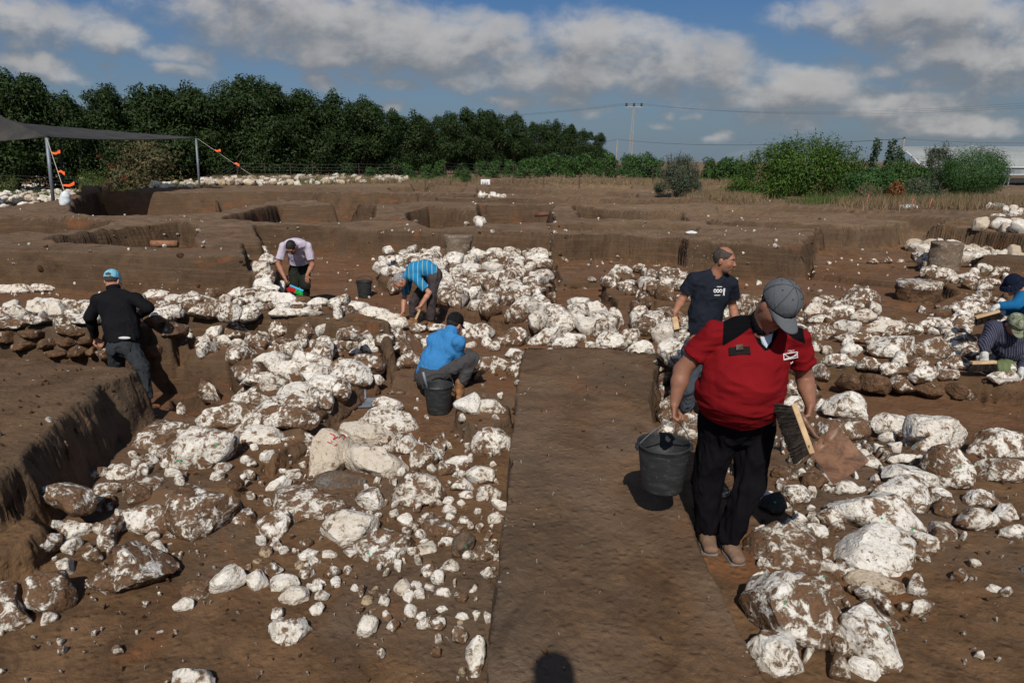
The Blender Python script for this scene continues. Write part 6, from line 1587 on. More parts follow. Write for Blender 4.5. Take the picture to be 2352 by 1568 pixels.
def person(name, label, j, o):
    """j: joints (world). o: options. a = picture-left side, b = picture-right side"""
    g = {k: np.array(v, float) for k, v in j.items()}; s = o.get('s', 1.0)
    org = np.array([g['pel'][0], g['pel'][1], min(g['aa'][2], g['ab'][2])-.08])
    root = empty('person', tuple(org), label, 'person'); vx = o.get('vox', .008); sk = o.get('skin', m_skin)
    for a_ in ('aa', 'ab'):
        if o.get('snap', True): g[a_][2] = hz(g[a_][0], g[a_][1])+.102*o.get('s', 1)
    hf = o['hframe']; hc = g['head']; us = unit(g['sb']-g['sa']); uh = unit(g['hb']-g['ha'])
    ua, fa = o.get('arm', (.052, .040)); fat = o.get('fat', 1.0)
    body = [xcap(g['pel'], g['wst'], uh, (.12, .085), (.11, .08), .05), xcap(g['wst'], g['chs'], us, (.11, .08), (.13, .085), .05), cap_(g['chs'], g['nck'], .07, .058, .05),
            cap_(g['nck'], hc-hf[2]*.03-hf[1]*.01, .056*fat, .055*fat, .03)]
    for a in 'ab':
        body += [cap_(g['chs'], g['s'+a], .06, .045, .04), cap_(g['s'+a], g['e'+a], ua, ua*.80, .02), cap_(g['e'+a], g['e'+a]+(g['w'+a]-g['e'+a])*.35, ua*.80, fa*1.06, .02), cap_(g['e'+a]+(g['w'+a]-g['e'+a])*.35, g['w'+a], fa*1.06, .027*s, .015),
                 cap_(g['pel'], g['h'+a], .08, .07, .04), cap_(g['h'+a], g['k'+a], .07, .05, .03), cap_(g['k'+a], g['a'+a], .05, .04, .03)]
        hd = o.get('hand_'+a)
        if hd and not o.get('gloves'): body += hand_prims(g['w'+a], *hd, s=s)
    body += head_prims(hc, hf, s*o.get('hs', 1.0), o.get('ffat', 1.0))
    make('body', body, o.get('bvox', vx*.75), sk, root, org)
    if o.get('gloves'):
        for a in 'ab':
            hd = o.get('hand_'+a)
            if hd: make('glove', hand_prims(g['w'+a], *hd, s=s*1.12)+[cap_(g['w'+a]-unit(g['w'+a]-g['e'+a])*.03, g['w'+a]+unit(hd[0])*.02, .036, .034, .02)], .005, m_glove, root, org, fold=.002, fscale=25)
    # trousers
    tr = o['legs']; hip = tr.get('hip', (.165, .125)); th, kn, cf = tr.get('r', (.098, .072, .066))
    bdn = unit(g['wst']-g['pel']); top = g['pel']+bdn*tr.get('rise', .12)
    q = [xcap(g['pel']-bdn*.02, top, uh, hip, tr.get('waist', (hip[0]*.93, hip[1]*.95)), .05, [(top, bdn)])]
    for a in 'ab':
        kk = g['k'+a]; cuff = g['a'+a]+unit(kk-g['a'+a])*tr.get('cuff', .05)
        q += [cap_(g['h'+a], kk, th, kn, .05), cap_(kk, g['a'+a], kn, cf, .03, [(cuff, unit(g['a'+a]-kk))])]
    make('trousers', q, vx, tr['mat'], root, org, fold=tr.get('fold', .008), fscale=9, seed=7, stretch=tr.get('st', (1.2, 1.2, .8)))
    # shirt
    sh = o['shirt']; T = sh['torso']          # list of (point, (ru, rv)) from hem to shoulders
    q = []
    for (p0, r0), (p1, r1) in zip(T[:-1], T[1:]):
        q.append(xcap(p0, p1, us, r0, r1, .05))
    hp, hn = sh['hem']; q[0] = q[0][:-1]+([(hp, hn)],)
    for e in sh.get('extra', []): q.append(e)
    q = [p[:-1]+((p[-1] or [])+[(hp, hn)],) if i < 2 or p[0] == 'e' else p for i, p in enumerate(q)]
    for a in 'ab':
        ft = sh.get('sleeve', .55); ru = sh.get('sr', (.075, .070)); ea = g['e'+a]
        q.append(cap_(T[-1][0]+(g['s'+a]-T[-1][0])*.45, g['s'+a], .07, ru[0]*.93, .05))
        if ft <= 1:
            end = g['s'+a]+(ea-g['s'+a])*ft; q.append(cap_(g['s'+a], ea, ru[0], ru[1], .018, [(end, unit(ea-g['s'+a]))]))
        else:
            wr = g['w'+a]; q += [cap_(g['s'+a], ea, ru[0], ru[1], .03), cap_(ea, wr, ru[1], ru[1]*.66, .02, [(ea+(wr-ea)*(ft-1), unit(wr-ea))])]
    nk = g['nck']; nd = unit(hc-nk); q.append(xcap(nk-nd*.06, nk-nd*.005, us, (.085, .075), (.068, .066), .03, [(nk+nd*.012, nd)]))
    so = make('shirt', q, vx, sh['mat'], root, org, fold=sh.get('fold', .006), fscale=sh.get('fs', 9), seed=sh.get('seed', 3), attrs=sh.get('attrs'), stretch=sh.get('stretch', (1, 1, .45)))
    if sh.get('collar'):
        ring = []; f2 = hf[1]-nd*(hf[1] @ nd); f2 = unit(f2); r2 = np.cross(nd, f2)
        pts = [nk-nd*.0+(r2*math.sin(t)*.070+f2*math.cos(t)*.066)+nd*(.022-.035*max(0, math.cos(t))) for t in np.linspace(.35, 2*math.pi-.35, 18)]
        for a_, b_ in zip(pts[:-1], pts[1:]): ring.append(xcap(a_, b_, nd, (.022, .009), (.022, .009), .008))
        make('collar', ring, .006, sh['collar'], so, org)
    for a in 'ab':
        if o.get('shoes') is not None: shoe(root, g['a'+a], g['a'+a]+np.array(o['toe_'+a]), (0, 0, 1), org, o['shoes'])
    return root, org, so, g
# ---------- the man in red
def sdf_attr_planes(fn): return lambda V: fn(V)
g = dict(pel=J(1692, 948, 3.68), wst=J(1700, 880, 3.63), chs=J(1726, 800, 3.62), nck=J(1752, 742, 3.56), head=J(1785, 702, 3.47),
         sa=J(1640, 765, 3.62), sb=J(1828, 778, 3.60), ea=J(1567, 850, 3.66), eb=J(1849, 872, 3.66), wa=J(1549, 927, 3.60), wb=J(1861, 930, 3.50),
         ha=J(1652, 985, 3.70), hb=J(1732, 985, 3.70), ka=J(1624, 1108, 3.74), kb=J(1722, 1108, 3.66), aa=J(1622, 1228, 3.76), ab=J(1677, 1228, 3.66))
hf = frame((.30, -.72, -.78), (.28, -.62, .70))
m_red, N, b, cc = garment_mat('red_polo', (.185, .008, .011), .10)
at = N.n('ShaderNodeAttribute'); at.attribute_name = 'panel'; at2 = N.n('ShaderNodeAttribute'); at2.attribute_name = 'placket'
blk = N.m('MAXIMUM', N.ramp(at.outputs['Fac'], -.002, .002), N.ramp(at2.outputs['Fac'], -.002, .002))
N.put(b.inputs['Base Color'], N.mix(blk, cc, col(.005, .005, .006)))
m_blackt = garment_mat('black_trousers', (.0075, .0068, .0085), .2)[0]; m_greyc = garment_mat('grey_cap_cloth', (.105, .112, .122), .1)[0]
T = [(J(1690, 955, 3.66), (.205, .165)), (J(1698, 905, 3.61), (.225, .195)), (J(1716, 835, 3.62), (.215, .160)), (J(1738, 768, 3.63), (.178, .100))]
front = lambda V: V[:, 1] < 3.60
def yoke(V):
    s_ = np.array([scr(p)[:2] for p in V]); x, y = s_[:, 0], s_[:, 1]
    # two black shoulder panels either side of the neck, defined on the shirt body itself
    def pol(pts): return -poly_sd(s_, np.array(pts, float))/430
    a = pol([(1662, 734), (1720, 706), (1735, 745), (1692, 776), (1659, 795)]); c = pol([(1795, 742), (1838, 716), (1850, 790), (1822, 778), (1797, 756)])
    return np.where(V[:, 1] < 3.70, np.maximum(a, c), -1)
def plk(V):
    s_ = np.array([scr(p)[:2] for p in V]); return np.where(V[:, 1] < 3.6, -poly_sd(s_, np.array([(1716, 700), (1790, 735), (1786, 770), (1769, 802), (1757, 806), (1742, 790), (1722, 750)], float))/430, -1)
red, org, so, g_ = person('person', 'heavy man in a red polo and grey cap carrying a bucket, head bowed', g,
    dict(hframe=hf, vox=.007, bvox=.0045, fat=1.2, ffat=1.15, hs=1.0, arm=(.058, .044), skin=m_skin3,
         hand_a=((-.02, -.25, -1), (.85, -.3, -.1), -1, 1.15), hand_b=((-.35, -.55, -.75), (-.75, .25, .1), 1, 1.05),
         legs=dict(mat=m_blackt, hip=(.205, .165), r=(.110, .080, .068), rise=.06, cuff=-.045, fold=.011, st=(1.3, 1.3, .4)),
         shirt=dict(mat=m_red, torso=T, hem=(J(1694, 966, 3.50), (.06, .52, -1)), extra=[ell(J(1700, 888, 3.53), (.20, .20, .185), None, .07)], sleeve=.60, sr=(.068, .074), collar=m_blackt, fold=.010, fs=6, attrs={'panel': yoke, 'placket': plk}, seed=11, stretch=(.45, .6, 1.7)),
         shoes=m_bootp, toe_a=(-.02, -.25, -.02), toe_b=(.02, -.25, -.02)))
eyes(red, g_['head'], hf, org, 1.0); brow_hair(red, g_['head'], hf, org, m_hair, 1.0, True)
hair_cap(red, g_['head'], hf, org, m_hairs, inflate=.004, s=1.0)
cap_hat(red, g_['head'], hf, org, m_greyc, s=1.05)
# wallet in the pocket, embroidered mark
def on_front(px, py, so, org, y0=3.0):   # first hit of the picture ray on a mesh
    dg = bpy.context.evaluated_depsgraph_get(); o_ = Vector((0, 0, HC)); d = Vector(ray(px, py)).normalized()
    inv = so.matrix_world.inverted() if so.matrix_world != Matrix.Identity(4) else Matrix.Translation(-Vector(org))
    ok, loc, nr, ix = so.ray_cast(inv @ o_, d); return (np.array(inv.inverted() @ loc) if ok else at_y(px, py, 3.45)), (np.array(nr) if ok else np.array([0, -1, 0]))
bpy.context.view_layer.update()
def patch_on(pts, so, org, mat, name, parent, th=.003, lift=.003):
    P = [on_front(px, py, so, org) for px, py in pts]; n = unit(np.mean([q[1] for q in P], 0)); n = n if n @ np.array([0, -1, 0]) > 0 else -n
    c = [q[0]+n*lift for q in P]; k = len(c); V = [p for p in c]+[p-n*th for p in c]; me = bpy.data.meshes.new(name)
    me.from_pydata([tuple(v-org) for v in V], [], [tuple(range(k))[::-1], tuple(range(k, 2*k))]+[(i, (i+1) % k, (i+1) % k+k, i+k) for i in range(k)]); return link(name, me, mat, parent)
patch_on([(1743, 766), (1775, 763), (1771, 784), (1760, 799), (1750, 789)], so, org, garment_mat('white_vest', (.50, .56, .64), .05)[0], 'undershirt', red, .002, .002)
m_wal = simple('black_leather', (.006, .0055, .005), .6, .2, 20, spec=.1); m_wht = simple('white_thread', (.62, .60, .60), .9, .03)
patch_on([(1674, 800), (1722, 797), (1724, 815), (1675, 818)], so, org, m_wal, 'wallet', red, .02, .012); patch_on([(1690, 795), (1706, 794), (1707, 806), (1691, 807)], so, org, simple('brown_leather', (.05, .03, .02), .5, .2), 'wallet_clasp', red, .02, .018)
def txt(s_, px, py, w_px, so, org, mat, parent, name, ital=0, hpx=None):
    p, n = on_front(px, py, so, org); n = unit(n); n = n if n[1] < 0 else -n
    cu = bpy.data.curves.new(name, 'FONT'); cu.body = s_; cu.align_x = 'CENTER'; cu.align_y = 'CENTER'; cu.extrude = .0008; cu.shear = ital; cu.size = 1
    o = bpy.data.objects.new(name, cu); C.objects.link(o); bpy.context.view_layer.update(); dg = bpy.context.evaluated_depsgraph_get()
    me = bpy.data.meshes.new_from_object(o.evaluated_get(dg)); bpy.data.objects.remove(o); wd = max(v.co.x for v in me.vertices)-min(v.co.x for v in me.vertices)
    f = scr(p)[2]; sc = w_px/FPX*f/wd; r_ = unit(np.cross((0, 0, 1), -n)); r_ = r_ if r_[0] > 0 else -r_; u_ = np.cross(n, r_); u_ = u_ if u_[2] > 0 else -u_
    for v in me.vertices: q = p+n*(.006+v.co.z)+r_*v.co.x*sc+u_*v.co.y*sc; v.co = tuple(q-org)
    return link(name, me, mat, parent)
txt('1965', 1815, 806, 17, so, org, m_wht, red, 'lettering')
bx = [(1798, 813), (1831, 808), (1832, 820), (1799, 826)]
for i in range(4): a_, b_ = bx[i], bx[(i+1) % 4]; dx, dy = b_[0]-a_[0], b_[1]-a_[1]; L = math.hypot(dx, dy); nx_, ny_ = -dy/L*.9, dx/L*.9; patch_on([(a_[0]-nx_, a_[1]-ny_), (b_[0]-nx_, b_[1]-ny_), (b_[0]+nx_, b_[1]+ny_), (a_[0]+nx_, a_[1]+ny_)], so, org, m_wht, 'emblem', red, .001, .006)
for a_, b_ in (((1799, 814), (1815, 824)), ((1815, 824), (1831, 809)), ((1800, 825), (1831, 815))): dx, dy = b_[0]-a_[0], b_[1]-a_[1]; L = math.hypot(dx, dy); nx_, ny_ = -dy/L*.9, dx/L*.9; patch_on([(a_[0]-nx_, a_[1]-ny_), (b_[0]-nx_, b_[1]-ny_), (b_[0]+nx_, b_[1]+ny_), (a_[0]+nx_, a_[1]+ny_)], so, org, m_wht, 'emblem', red, .001, .006)
txt('Official Co', 1816, 833, 20, so, org, m_wht, red, 'lettering', .4)
# ---------- man in the navy T-shirt
m_navy = garment_mat('navy_tshirt', (.016, .019, .028), .15)[0]; m_jean = garment_mat('faded_jeans', (.060, .070, .085), .2)[0]
Y = 6.5
g = dict(pel=J(1606, 800, Y), wst=J(1615, 745, Y), chs=J(1634, 670, Y), nck=J(1646, 628, Y-.02), head=J(1663, 598, Y-.06),
         sa=J(1594, 644, Y), sb=J(1676, 652, Y), ea=J(1566, 688, Y+.05), eb=J(1683, 705, Y+.08), wa=J(1551, 716, Y-.10), wb=J(1690, 745, Y-.1),
         ha=J(1590, 812, Y), hb=J(1622, 812, Y), ka=J(1580, 890, Y-.05), kb=J(1625, 890, Y), aa=J(1575, 985, Y+.05), ab=J(1625, 985, Y+.05))
hf = frame((.82, -.52, -.18), (.12, -.05, 1))
T = [(J(1614, 765, Y), (.155, .115)), (J(1620, 720, Y), (.160, .120)), (J(1634, 675, Y), (.175, .120)), (J(1640, 642, Y), (.155, .085))]
p2, org, so, g_ = person('person', 'balding man in a navy T-shirt with white chest print, holding a brush, looking right', g,
    dict(hframe=hf, vox=.008, bvox=.005, skin=m_skin, hand_a=((.0, -.2, -1), (.7, -.5, 0), -1, 1.0), hand_b=((0, -.4, -1), (-1, 0, 0), 1, .6), arm=(.048, .038),
         legs=dict(mat=m_jean, hip=(.155, .115), rise=.09), shirt=dict(mat=m_navy, torso=T, hem=(J(1614, 762, Y), (0, 0, -1)), sleeve=.60, sr=(.075, .075), fold=.007, seed=21, stretch=(1, 1, .7)), shoes=m_boot, toe_a=(0, -.25, 0), toe_b=(.05, -.25, 0)))
eyes(p2, g_['head'], hf, org); brow_hair(p2, g_['head'], hf, org, m_hairs)
hair_cap(p2, g_['head'], hf, org, m_hairs, bald=True)
make('stubble', [ell(g_['head']+hf[1]*.022-hf[2]*.062, (.0605, .072, .060), hf, .01, [(g_['head']-hf[2]*.045, hf[2])])], .005, skin_mat('stubble_skin', (.16, .10, .075)), p2, org)
txt('GOOD', 1649, 668, 20, so, org, m_wht, p2, 'lettering'); bpy.context.view_layer.update(); 
for i in range(3):
    pts = [(1640+i*6+3*math.cos(t), 667+4*math.sin(t)) for t in np.linspace(0, 6.28, 9)[:-1]]
# replace print by the ringed emblem of the shirt
for o_ in [c for c in bpy.data.objects if c.parent == p2 and c.name.startswith('lettering')]: bpy.data.objects.remove(o_)
def ring_on(cx, cy, ro, ri, so, org, par):
    P = [on_front(cx+r_*math.cos(t), cy+r_*1.25*math.sin(t), so, org) for t in np.linspace(0, 6.283, 13)[:-1] for r_ in (ro, ri)]; n = unit(np.mean([q[1] for q in P], 0)); n = n if n[1] < 0 else -n
    V = [q[0]+n*.006 for q in P]; me = bpy.data.meshes.new('emblem'); me.from_pydata([tuple(v-org) for v in V], [], [(2*i, 2*i+1, (2*i+3) % 24, (2*i+2) % 24) for i in range(12)]); link('emblem', me, m_wht, par)
for i in range(3): ring_on(1642+i*6.5, 668, 3.6, 1.7, so, org, p2)
patch_on([(1661, 662), (1665, 662), (1663, 678), (1660, 678)], so, org, m_wht, 'emblem', p2, .001, .006)
for (x0, x1, yy) in ((1646, 1658, 658), (1640, 1664, 677)): patch_on([(x0, yy), (x1, yy), (x1, yy+1.6), (x0, yy+1.6)], so, org, m_wht, 'lettering', p2, .001, .006)
# ---------- crouching man in blue
m_blue = garment_mat('blue_polo', (.045, .20, .45), .08)[0]; m_greyt = garment_mat('charcoal_trousers', (.060, .056, .058), .12)[0]; m_blackc = garment_mat('black_cap_cloth', (.012, .012, .012), .15)[0]
Y = 7.25
g = dict(pel=J(984, 862, Y-.05), wst=J(998, 835, Y-.02), chs=J(1022, 792, Y), nck=J(1036, 762, Y+.03), head=J(1044, 746, Y+.10),
         sa=J(996, 782, Y+.08), sb=J(1054, 786, Y-.10), ea=J(1010, 830, Y+.40), eb=J(1052, 822, Y-.02), wa=J(1060, 845, Y+.45), wb=J(1084, 852, Y+.15),
         ha=J(970, 862, Y+.05), hb=J(992, 868, Y-.12), ka=J(1076, 818, Y+.30), kb=J(1085, 824, Y-.06), aa=J(1070, 878, Y+.25), ab=J(1056, 884, Y-.10))
hf = frame((.55, .70, -.45), (.30, .32, .9))
T = [(J(984, 862, Y-.03), (.165, .120)), (J(1000, 828, Y), (.170, .125)), (J(1020, 795, Y+.02), (.175, .115)), (J(1028, 776, Y+.03), (.155, .085))]
p3_, org, so, g_ = person('person', 'man in a bright blue long-sleeved polo and black cap crouching beside a bucket', g,
    dict(hframe=hf, vox=.0085, skin=m_skin2, hand_a=((.6, -.2, -.7), (0, .3, -1), -1, .7), hand_b=((.7, .1, -.6), (0, .2, -1), 1, .9), arm=(.045, .035),
         legs=dict(mat=m_greyt, hip=(.165, .125), r=(.092, .072, .060), rise=.06, cuff=.06), shirt=dict(mat=m_blue, torso=T, hem=(J(972, 868, Y), (-.50, 0, -.86)), sleeve=1.35, sr=(.070, .056), collar=m_blue, fold=.006, seed=31, stretch=(1, 1, .7)), shoes=m_boot, toe_a=(.2, .15, 0), toe_b=(-.02, -.2, -.02)))
hair_cap(p3_, g_['head'], hf, org, m_hair); cap_hat(p3_, g_['head'], hf, org, m_blackc)
# ---------- bending man in striped blue
m_str, N, b, cc = garment_mat('striped_blue_polo', (.022, .20, .40), .08)
at = N.n('ShaderNodeAttribute'); at.attribute_name = 'sp'; wv = N.m('FRACT', N.m('MULTIPLY', at.outputs['Fac'], 14.0)); N.put(b.inputs['Base Color'], N.mix(N.m('LESS_THAN', wv, .14), cc, col(.30, .42, .36)))
Y = 10.6
g = dict(pel=J(994, 630, Y), wst=J(978, 618, Y), chs=J(950, 622, Y), nck=J(934, 636, Y-.02), head=J(919, 646, Y-.02),
         sa=J(939, 640, Y+.16), sb=J(957, 640, Y-.17), ea=J(928, 685, Y+.22), eb=J(986, 672, Y-.25), wa=J(926, 715, Y+.10), wb=J(968, 700, Y-.30),
         ha=J(988, 640, Y+.10), hb=J(998, 640, Y-.09), ka=J(950, 692, Y+.16), kb=J(991, 690, Y-.12), aa=J(948, 742, Y+.18), ab=J(990, 746, Y-.08))
hf = frame((-.80, -.15, -.75), (-.70, -.1, .65))
T = [(J(998, 628, Y), (.150, .125)), (J(978, 616, Y), (.155, .125)), (J(954, 620, Y), (.170, .125)), (J(942, 630, Y), (.155, .095))]
spn = unit(T[0][0]-T[-1][0])
p4, org, so, g_ = person('person', 'grey-haired man in a striped blue polo bent double over the wall', g,
    dict(hframe=hf, vox=.0095, skin=m_skin2, hand_a=((-.1, 0, -1), (.6, -.5, 0), 1, .5), hand_b=((-.35, -.1, -1), (-.8, .3, 0), -1, 1.0), arm=(.046, .038),
         legs=dict(mat=garment_mat('brown_grey_trousers', (.062, .050, .052), .1)[0], hip=(.150, .13), r=(.095, .072, .068), rise=.07), shirt=dict(mat=m_str, torso=T, hem=(J(1006, 626, Y), tuple(spn)), sleeve=.75, sr=(.072, .070), collar=m_blue, fold=.005, seed=41, attrs={'sp': lambda V: (V-T[-1][0]) @ spn + 5}), shoes=m_boot, toe_a=(-.25, 0, 0), toe_b=(-.25, -.02, 0)))
hair_cap(p4, g_['head'], hf, org, m_hairg); eyes(p4, g_['head'], hf, org)
# ---------- man in lilac polo
m_lil = garment_mat('lilac_polo', (.50, .44, .52), .06)[0]; m_oli = garment_mat('dark_olive_trousers', (.020, .022, .017), .2)[0]
Y = 12.0
g = dict(pel=J(688, 612, Y+.30), wst=J(686, 586, Y+.20), chs=J(680, 560, Y+.02), nck=J(674, 562, Y-.14), head=J(669, 568, Y-.26),
         sa=J(651, 566, Y), sb=J(707, 566, Y), ea=J(639, 607, Y-.05), eb=J(718, 608, Y), wa=J(655, 640, Y-.20), wb=J(705, 632, Y-.18),
         ha=J(676, 622, Y+.30), hb=J(700, 622, Y+.30), ka=J(675, 655, Y+.10), kb=J(702, 655, Y+.12), aa=J(684, 700, Y+.30), ab=J(700, 702, Y+.25))
hf = frame((-.10, -.55, -.85), (-.05, -.8, .55))
T = [(J(687, 612, Y+.28), (.175, .125)), (J(684, 582, Y+.14), (.18, .125)), (J(681, 565, Y+.04), (.20, .125)), (J(678, 560, Y-.06), (.18, .10))]
p5, org, so, g_ = person('person', 'dark-haired man in a pale lilac polo bending to brush the stones', g,
    dict(hframe=hf, vox=.010, skin=m_skin, hand_a=((.35, -.3, -.9), (.4, .6, 0), -1, .9), hand_b=((0, -.2, -1), (0, .8, .1), 1, .3), arm=(.050, .042),
         legs=dict(mat=m_oli, hip=(.17, .13), r=(.10, .085, .075), rise=.06), shirt=dict(mat=m_lil, torso=T, hem=(J(686, 614, Y+.1), (0, .5, -1)), sleeve=.72, sr=(.070, .072), collar=m_lil, fold=.006, seed=51), shoes=m_boot, toe_a=(0, -.25, 0), toe_b=(0, -.25, 0)))
hair_cap(p5, g_['head'], hf, org, m_hair); brow_hair(p5, g_['head'], hf, org, m_hair)
make('beard', [ell(g_['head']+hf[1]*.022-hf[2]*.066, (.064, .075, .058), hf, .01, [(g_['head']-hf[2]*.052, hf[2])])], .006, m_hair, p5, org)
# ---------- man in black sweater, seen from behind
m_blks = garment_mat('black_sweater', (.010, .010, .012), .15)[0]; m_gjean = garment_mat('dark_grey_jeans', (.034, .038, .042), .15)[0]
Y = 8.0
g = dict(pel=J(284, 788, Y-.02), wst=J(280, 752, Y+.04), chs=J(268, 700, Y+.14), nck=J(261, 664, Y+.20), head=J(258, 645, Y+.24),
         sa=J(226, 690, Y+.12), sb=J(310, 686, Y+.12), ea=J(207, 728, Y+.10), eb=J(341, 707, Y+.02), wa=J(219, 776, Y+.28), wb=J(322, 724, Y+.30),
         ha=J(268, 800, Y), hb=J(300, 800, Y), ka=J(268, 850, Y+.10), kb=J(325, 842, Y-.20), aa=J(268, 935, Y), ab=J(338, 935, Y-.30))
hf = frame((-.05, .85, -.45), (0, .40, .9))
T = [(J(284, 778, Y-.02), (.195, .13)), (J(278, 745, Y+.05), (.205, .14)), (J(268, 705, Y+.13), (.205, .13)), (J(264, 682, Y+.16), (.175, .095))]
p6, org, so, g_ = person('person', 'man in a black sweater and light blue cap standing in the trench, back turned', g,
    dict(hframe=hf, vox=.009, skin=m_skin2, hand_a=((.1, .5, -.7), (.5, 0, -.6), 1, .6), hand_b=((-.5, .6, -.3), (0, 0, -1), 1, .8), arm=(.048, .038),
         legs=dict(mat=m_gjean, hip=(.175, .13), r=(.105, .080, .075), rise=.07, fold=.008), shirt=dict(mat=m_blks, torso=T, hem=(J(284, 780, Y), (0, 0, -1)), sleeve=1.95, sr=(.078, .066), collar=m_blks, fold=.006, seed=61), shoes=m_boot, toe_a=(0, .25, 0), toe_b=(.1, .2, -.05)))
m_cyan = garment_mat('light_blue_cap_cloth', (.20, .48, .62), .1)[0]; cap_hat(p6, g_['head'], hf, org, m_cyan); hair_cap(p6, g_['head'], hf, org, m_hairs, inflate=.004)
c_ = g_['head']; make('cap_opening', [ell(c_-hf[1]*.112+hf[2]*.052, (.036, .008, .020), hf)], .004, m_hairs, p6, org)
make('shirt_tail', [ell(J(286, 776, Y-.14), (.075, .012, .018), None)], .006, m_wht, p6, org)
for dx in (-.09, .09): make('back_pocket', [ell(g_['pel']+np.array([dx, -.128, -.06]), (.055, .012, .065), None)], .006, m_gjean, p6, org)
# ---------- man in blue with navy bucket hat, right edge
m_blue2 = garment_mat('royal_blue_shirt', (.012, .11, .26), .1)[0]; m_nvy = garment_mat('navy_hat_cloth', (.010, .014, .030), .15)[0]
Y = 8.3
g = dict(pel=J(2405, 762, Y), wst=J(2392, 730, Y), chs=J(2366, 686, Y), nck=J(2348, 668, Y-.02), head=J(2327, 655, Y-.04),
         sa=J(2348, 684, Y-.15), sb=J(2366, 680, Y+.18), ea=J(2334, 700, Y-.25), eb=J(2350, 712, Y+.25), wa=J(2290, 703, Y-.22), wb=J(2300, 716, Y+.12),
         ha=J(2395, 775, Y-.08), hb=J(2410, 775, Y+.1), ka=J(2352, 800, Y-.12), kb=J(2360, 800, Y+.15), aa=J(2430, 808, Y-.1), ab=J(2440, 806, Y+.1))
hf = frame((-.85, -.25, -.50), (-.40, -.05, .9))
T = [(J(2400, 750, Y), (.17, .13)), (J(2390, 720, Y), (.18, .14)), (J(2368, 692, Y), (.18, .13)), (J(2356, 678, Y), (.16, .09))]
p7, org, so, g_ = person('person', 'kneeling man in royal blue sleeves and navy bucket hat at the right edge', g,
    dict(hframe=hf, vox=.009, skin=m_skin2, gloves=True, hand_a=((-.8, -.1, -.6), (.2, -.1, -1), -1, .9), hand_b=((-.9, -.2, -.4), (0, 0, -1), 1, .7), arm=(.045, .036),
         snap=False, legs=dict(mat=m_greyt, hip=(.16, .125), rise=.06), shirt=dict(mat=m_blue2, torso=T, hem=(J(2403, 758, Y), (.4, 0, -1)), sleeve=1.92, sr=(.075, .062), fold=.007, seed=71), shoes=m_boot, toe_a=(.2, 0, -.1), toe_b=(.2, 0, -.1)))
hair_cap(p7, g_['head'], hf, org, m_hairs); cap_hat(p7, g_['head'], hf, org, m_nvy, bucket=True, name='bucket_hat'); eyes(p7, g_['head'], hf, org)
# ---------- man in striped shirt with camouflage cap, right edge
m_sh8, N, b, cc = garment_mat('dark_striped_shirt', (.034, .036, .060), .15)
tc = N.n('ShaderNodeTexCoord').outputs['Object']; sp_ = N.n('ShaderNodeSeparateXYZ'); N.put(sp_.inputs[0], tc); wv = N.m('FRACT', N.m('MULTIPLY', N.m('ADD', sp_.outputs[0], N.m('MULTIPLY', sp_.outputs[2], .25)), 45)); N.put(b.inputs['Base Color'], N.mix(N.m('LESS_THAN', wv, .22), cc, col(.13, .13, .17)))
m_camo, N, b = new_mat('camouflage_cloth'); tc = N.n('ShaderNodeTexCoord').outputs['Object']; n1 = N.noise(tc, 22, 2, .4, .6); n2 = N.noise(tc, 31, 2, .4, .8)
c = N.mix(N.ramp(n1, .50, .52), col(.17, .19, .12), col(.075, .09, .055)); N.put(b.inputs['Base Color'], N.mix(N.ramp(n2, .56, .58), c, col(.27, .29, .20))); b.inputs['Roughness'].default_value = .9
Y = 7.5
g = dict(pel=J(2345, 822, Y+.1), wst=J(2330, 800, Y+.05), chs=J(2318, 762, Y), nck=J(2322, 752, Y-.06), head=J(2330, 745, Y-.14),
         sa=J(2282, 754, Y-.02), sb=J(2360, 762, Y), ea=J(2264, 788, Y-.08), eb=J(2368, 812, Y-.05), wa=J(2261, 811, Y-.14), wb=J(2345, 852, Y-.25),
         ha=J(2330, 832, Y+.1), hb=J(2362, 832, Y+.1), ka=J(2296, 848, Y-.12), kb=J(2330, 858, Y-.10), aa=J(2345, 858, Y+.2), ab=J(2375, 862, Y+.25))
hf = frame((.05, -.60, -.75), (.0, -.75, .62))
T = [(J(2340, 815, Y+.08), (.20, .15)), (J(2328, 792, Y+.04), (.21, .16)), (J(2318, 766, Y), (.20, .14)), (J(2320, 756, Y-.02), (.18, .10))]
p8, org, so, g_ = person('person', 'kneeling man in a dark striped shirt and camouflage cap at the right edge', g,
    dict(hframe=hf, vox=.009, skin=m_skin, gloves=True, hand_a=((0, -.2, -1), (.5, .6, 0), -1, .7), hand_b=((-.1, -.4, -.8), (-.6, .3, 0), 1, .8), arm=(.05, .04),
         snap=False, legs=dict(mat=garment_mat('light_olive_trousers', (.13, .16, .075), .1)[0], hip=(.18, .13), rise=.06, r=(.10, .085, .075)), shirt=dict(mat=m_sh8, torso=T, hem=(J(2338, 825, Y+.1), (-.2, .2, -1)), sleeve=1.9, sr=(.082, .070), collar=m_sh8, fold=.008, seed=81), shoes=m_boot, toe_a=(.2, .1, -.1), toe_b=(.2, .1, -.1)))
hair_cap(p8, g_['head'], hf, org, m_hairs); cap_hat(p8, g_['head'], hf, org, m_camo)
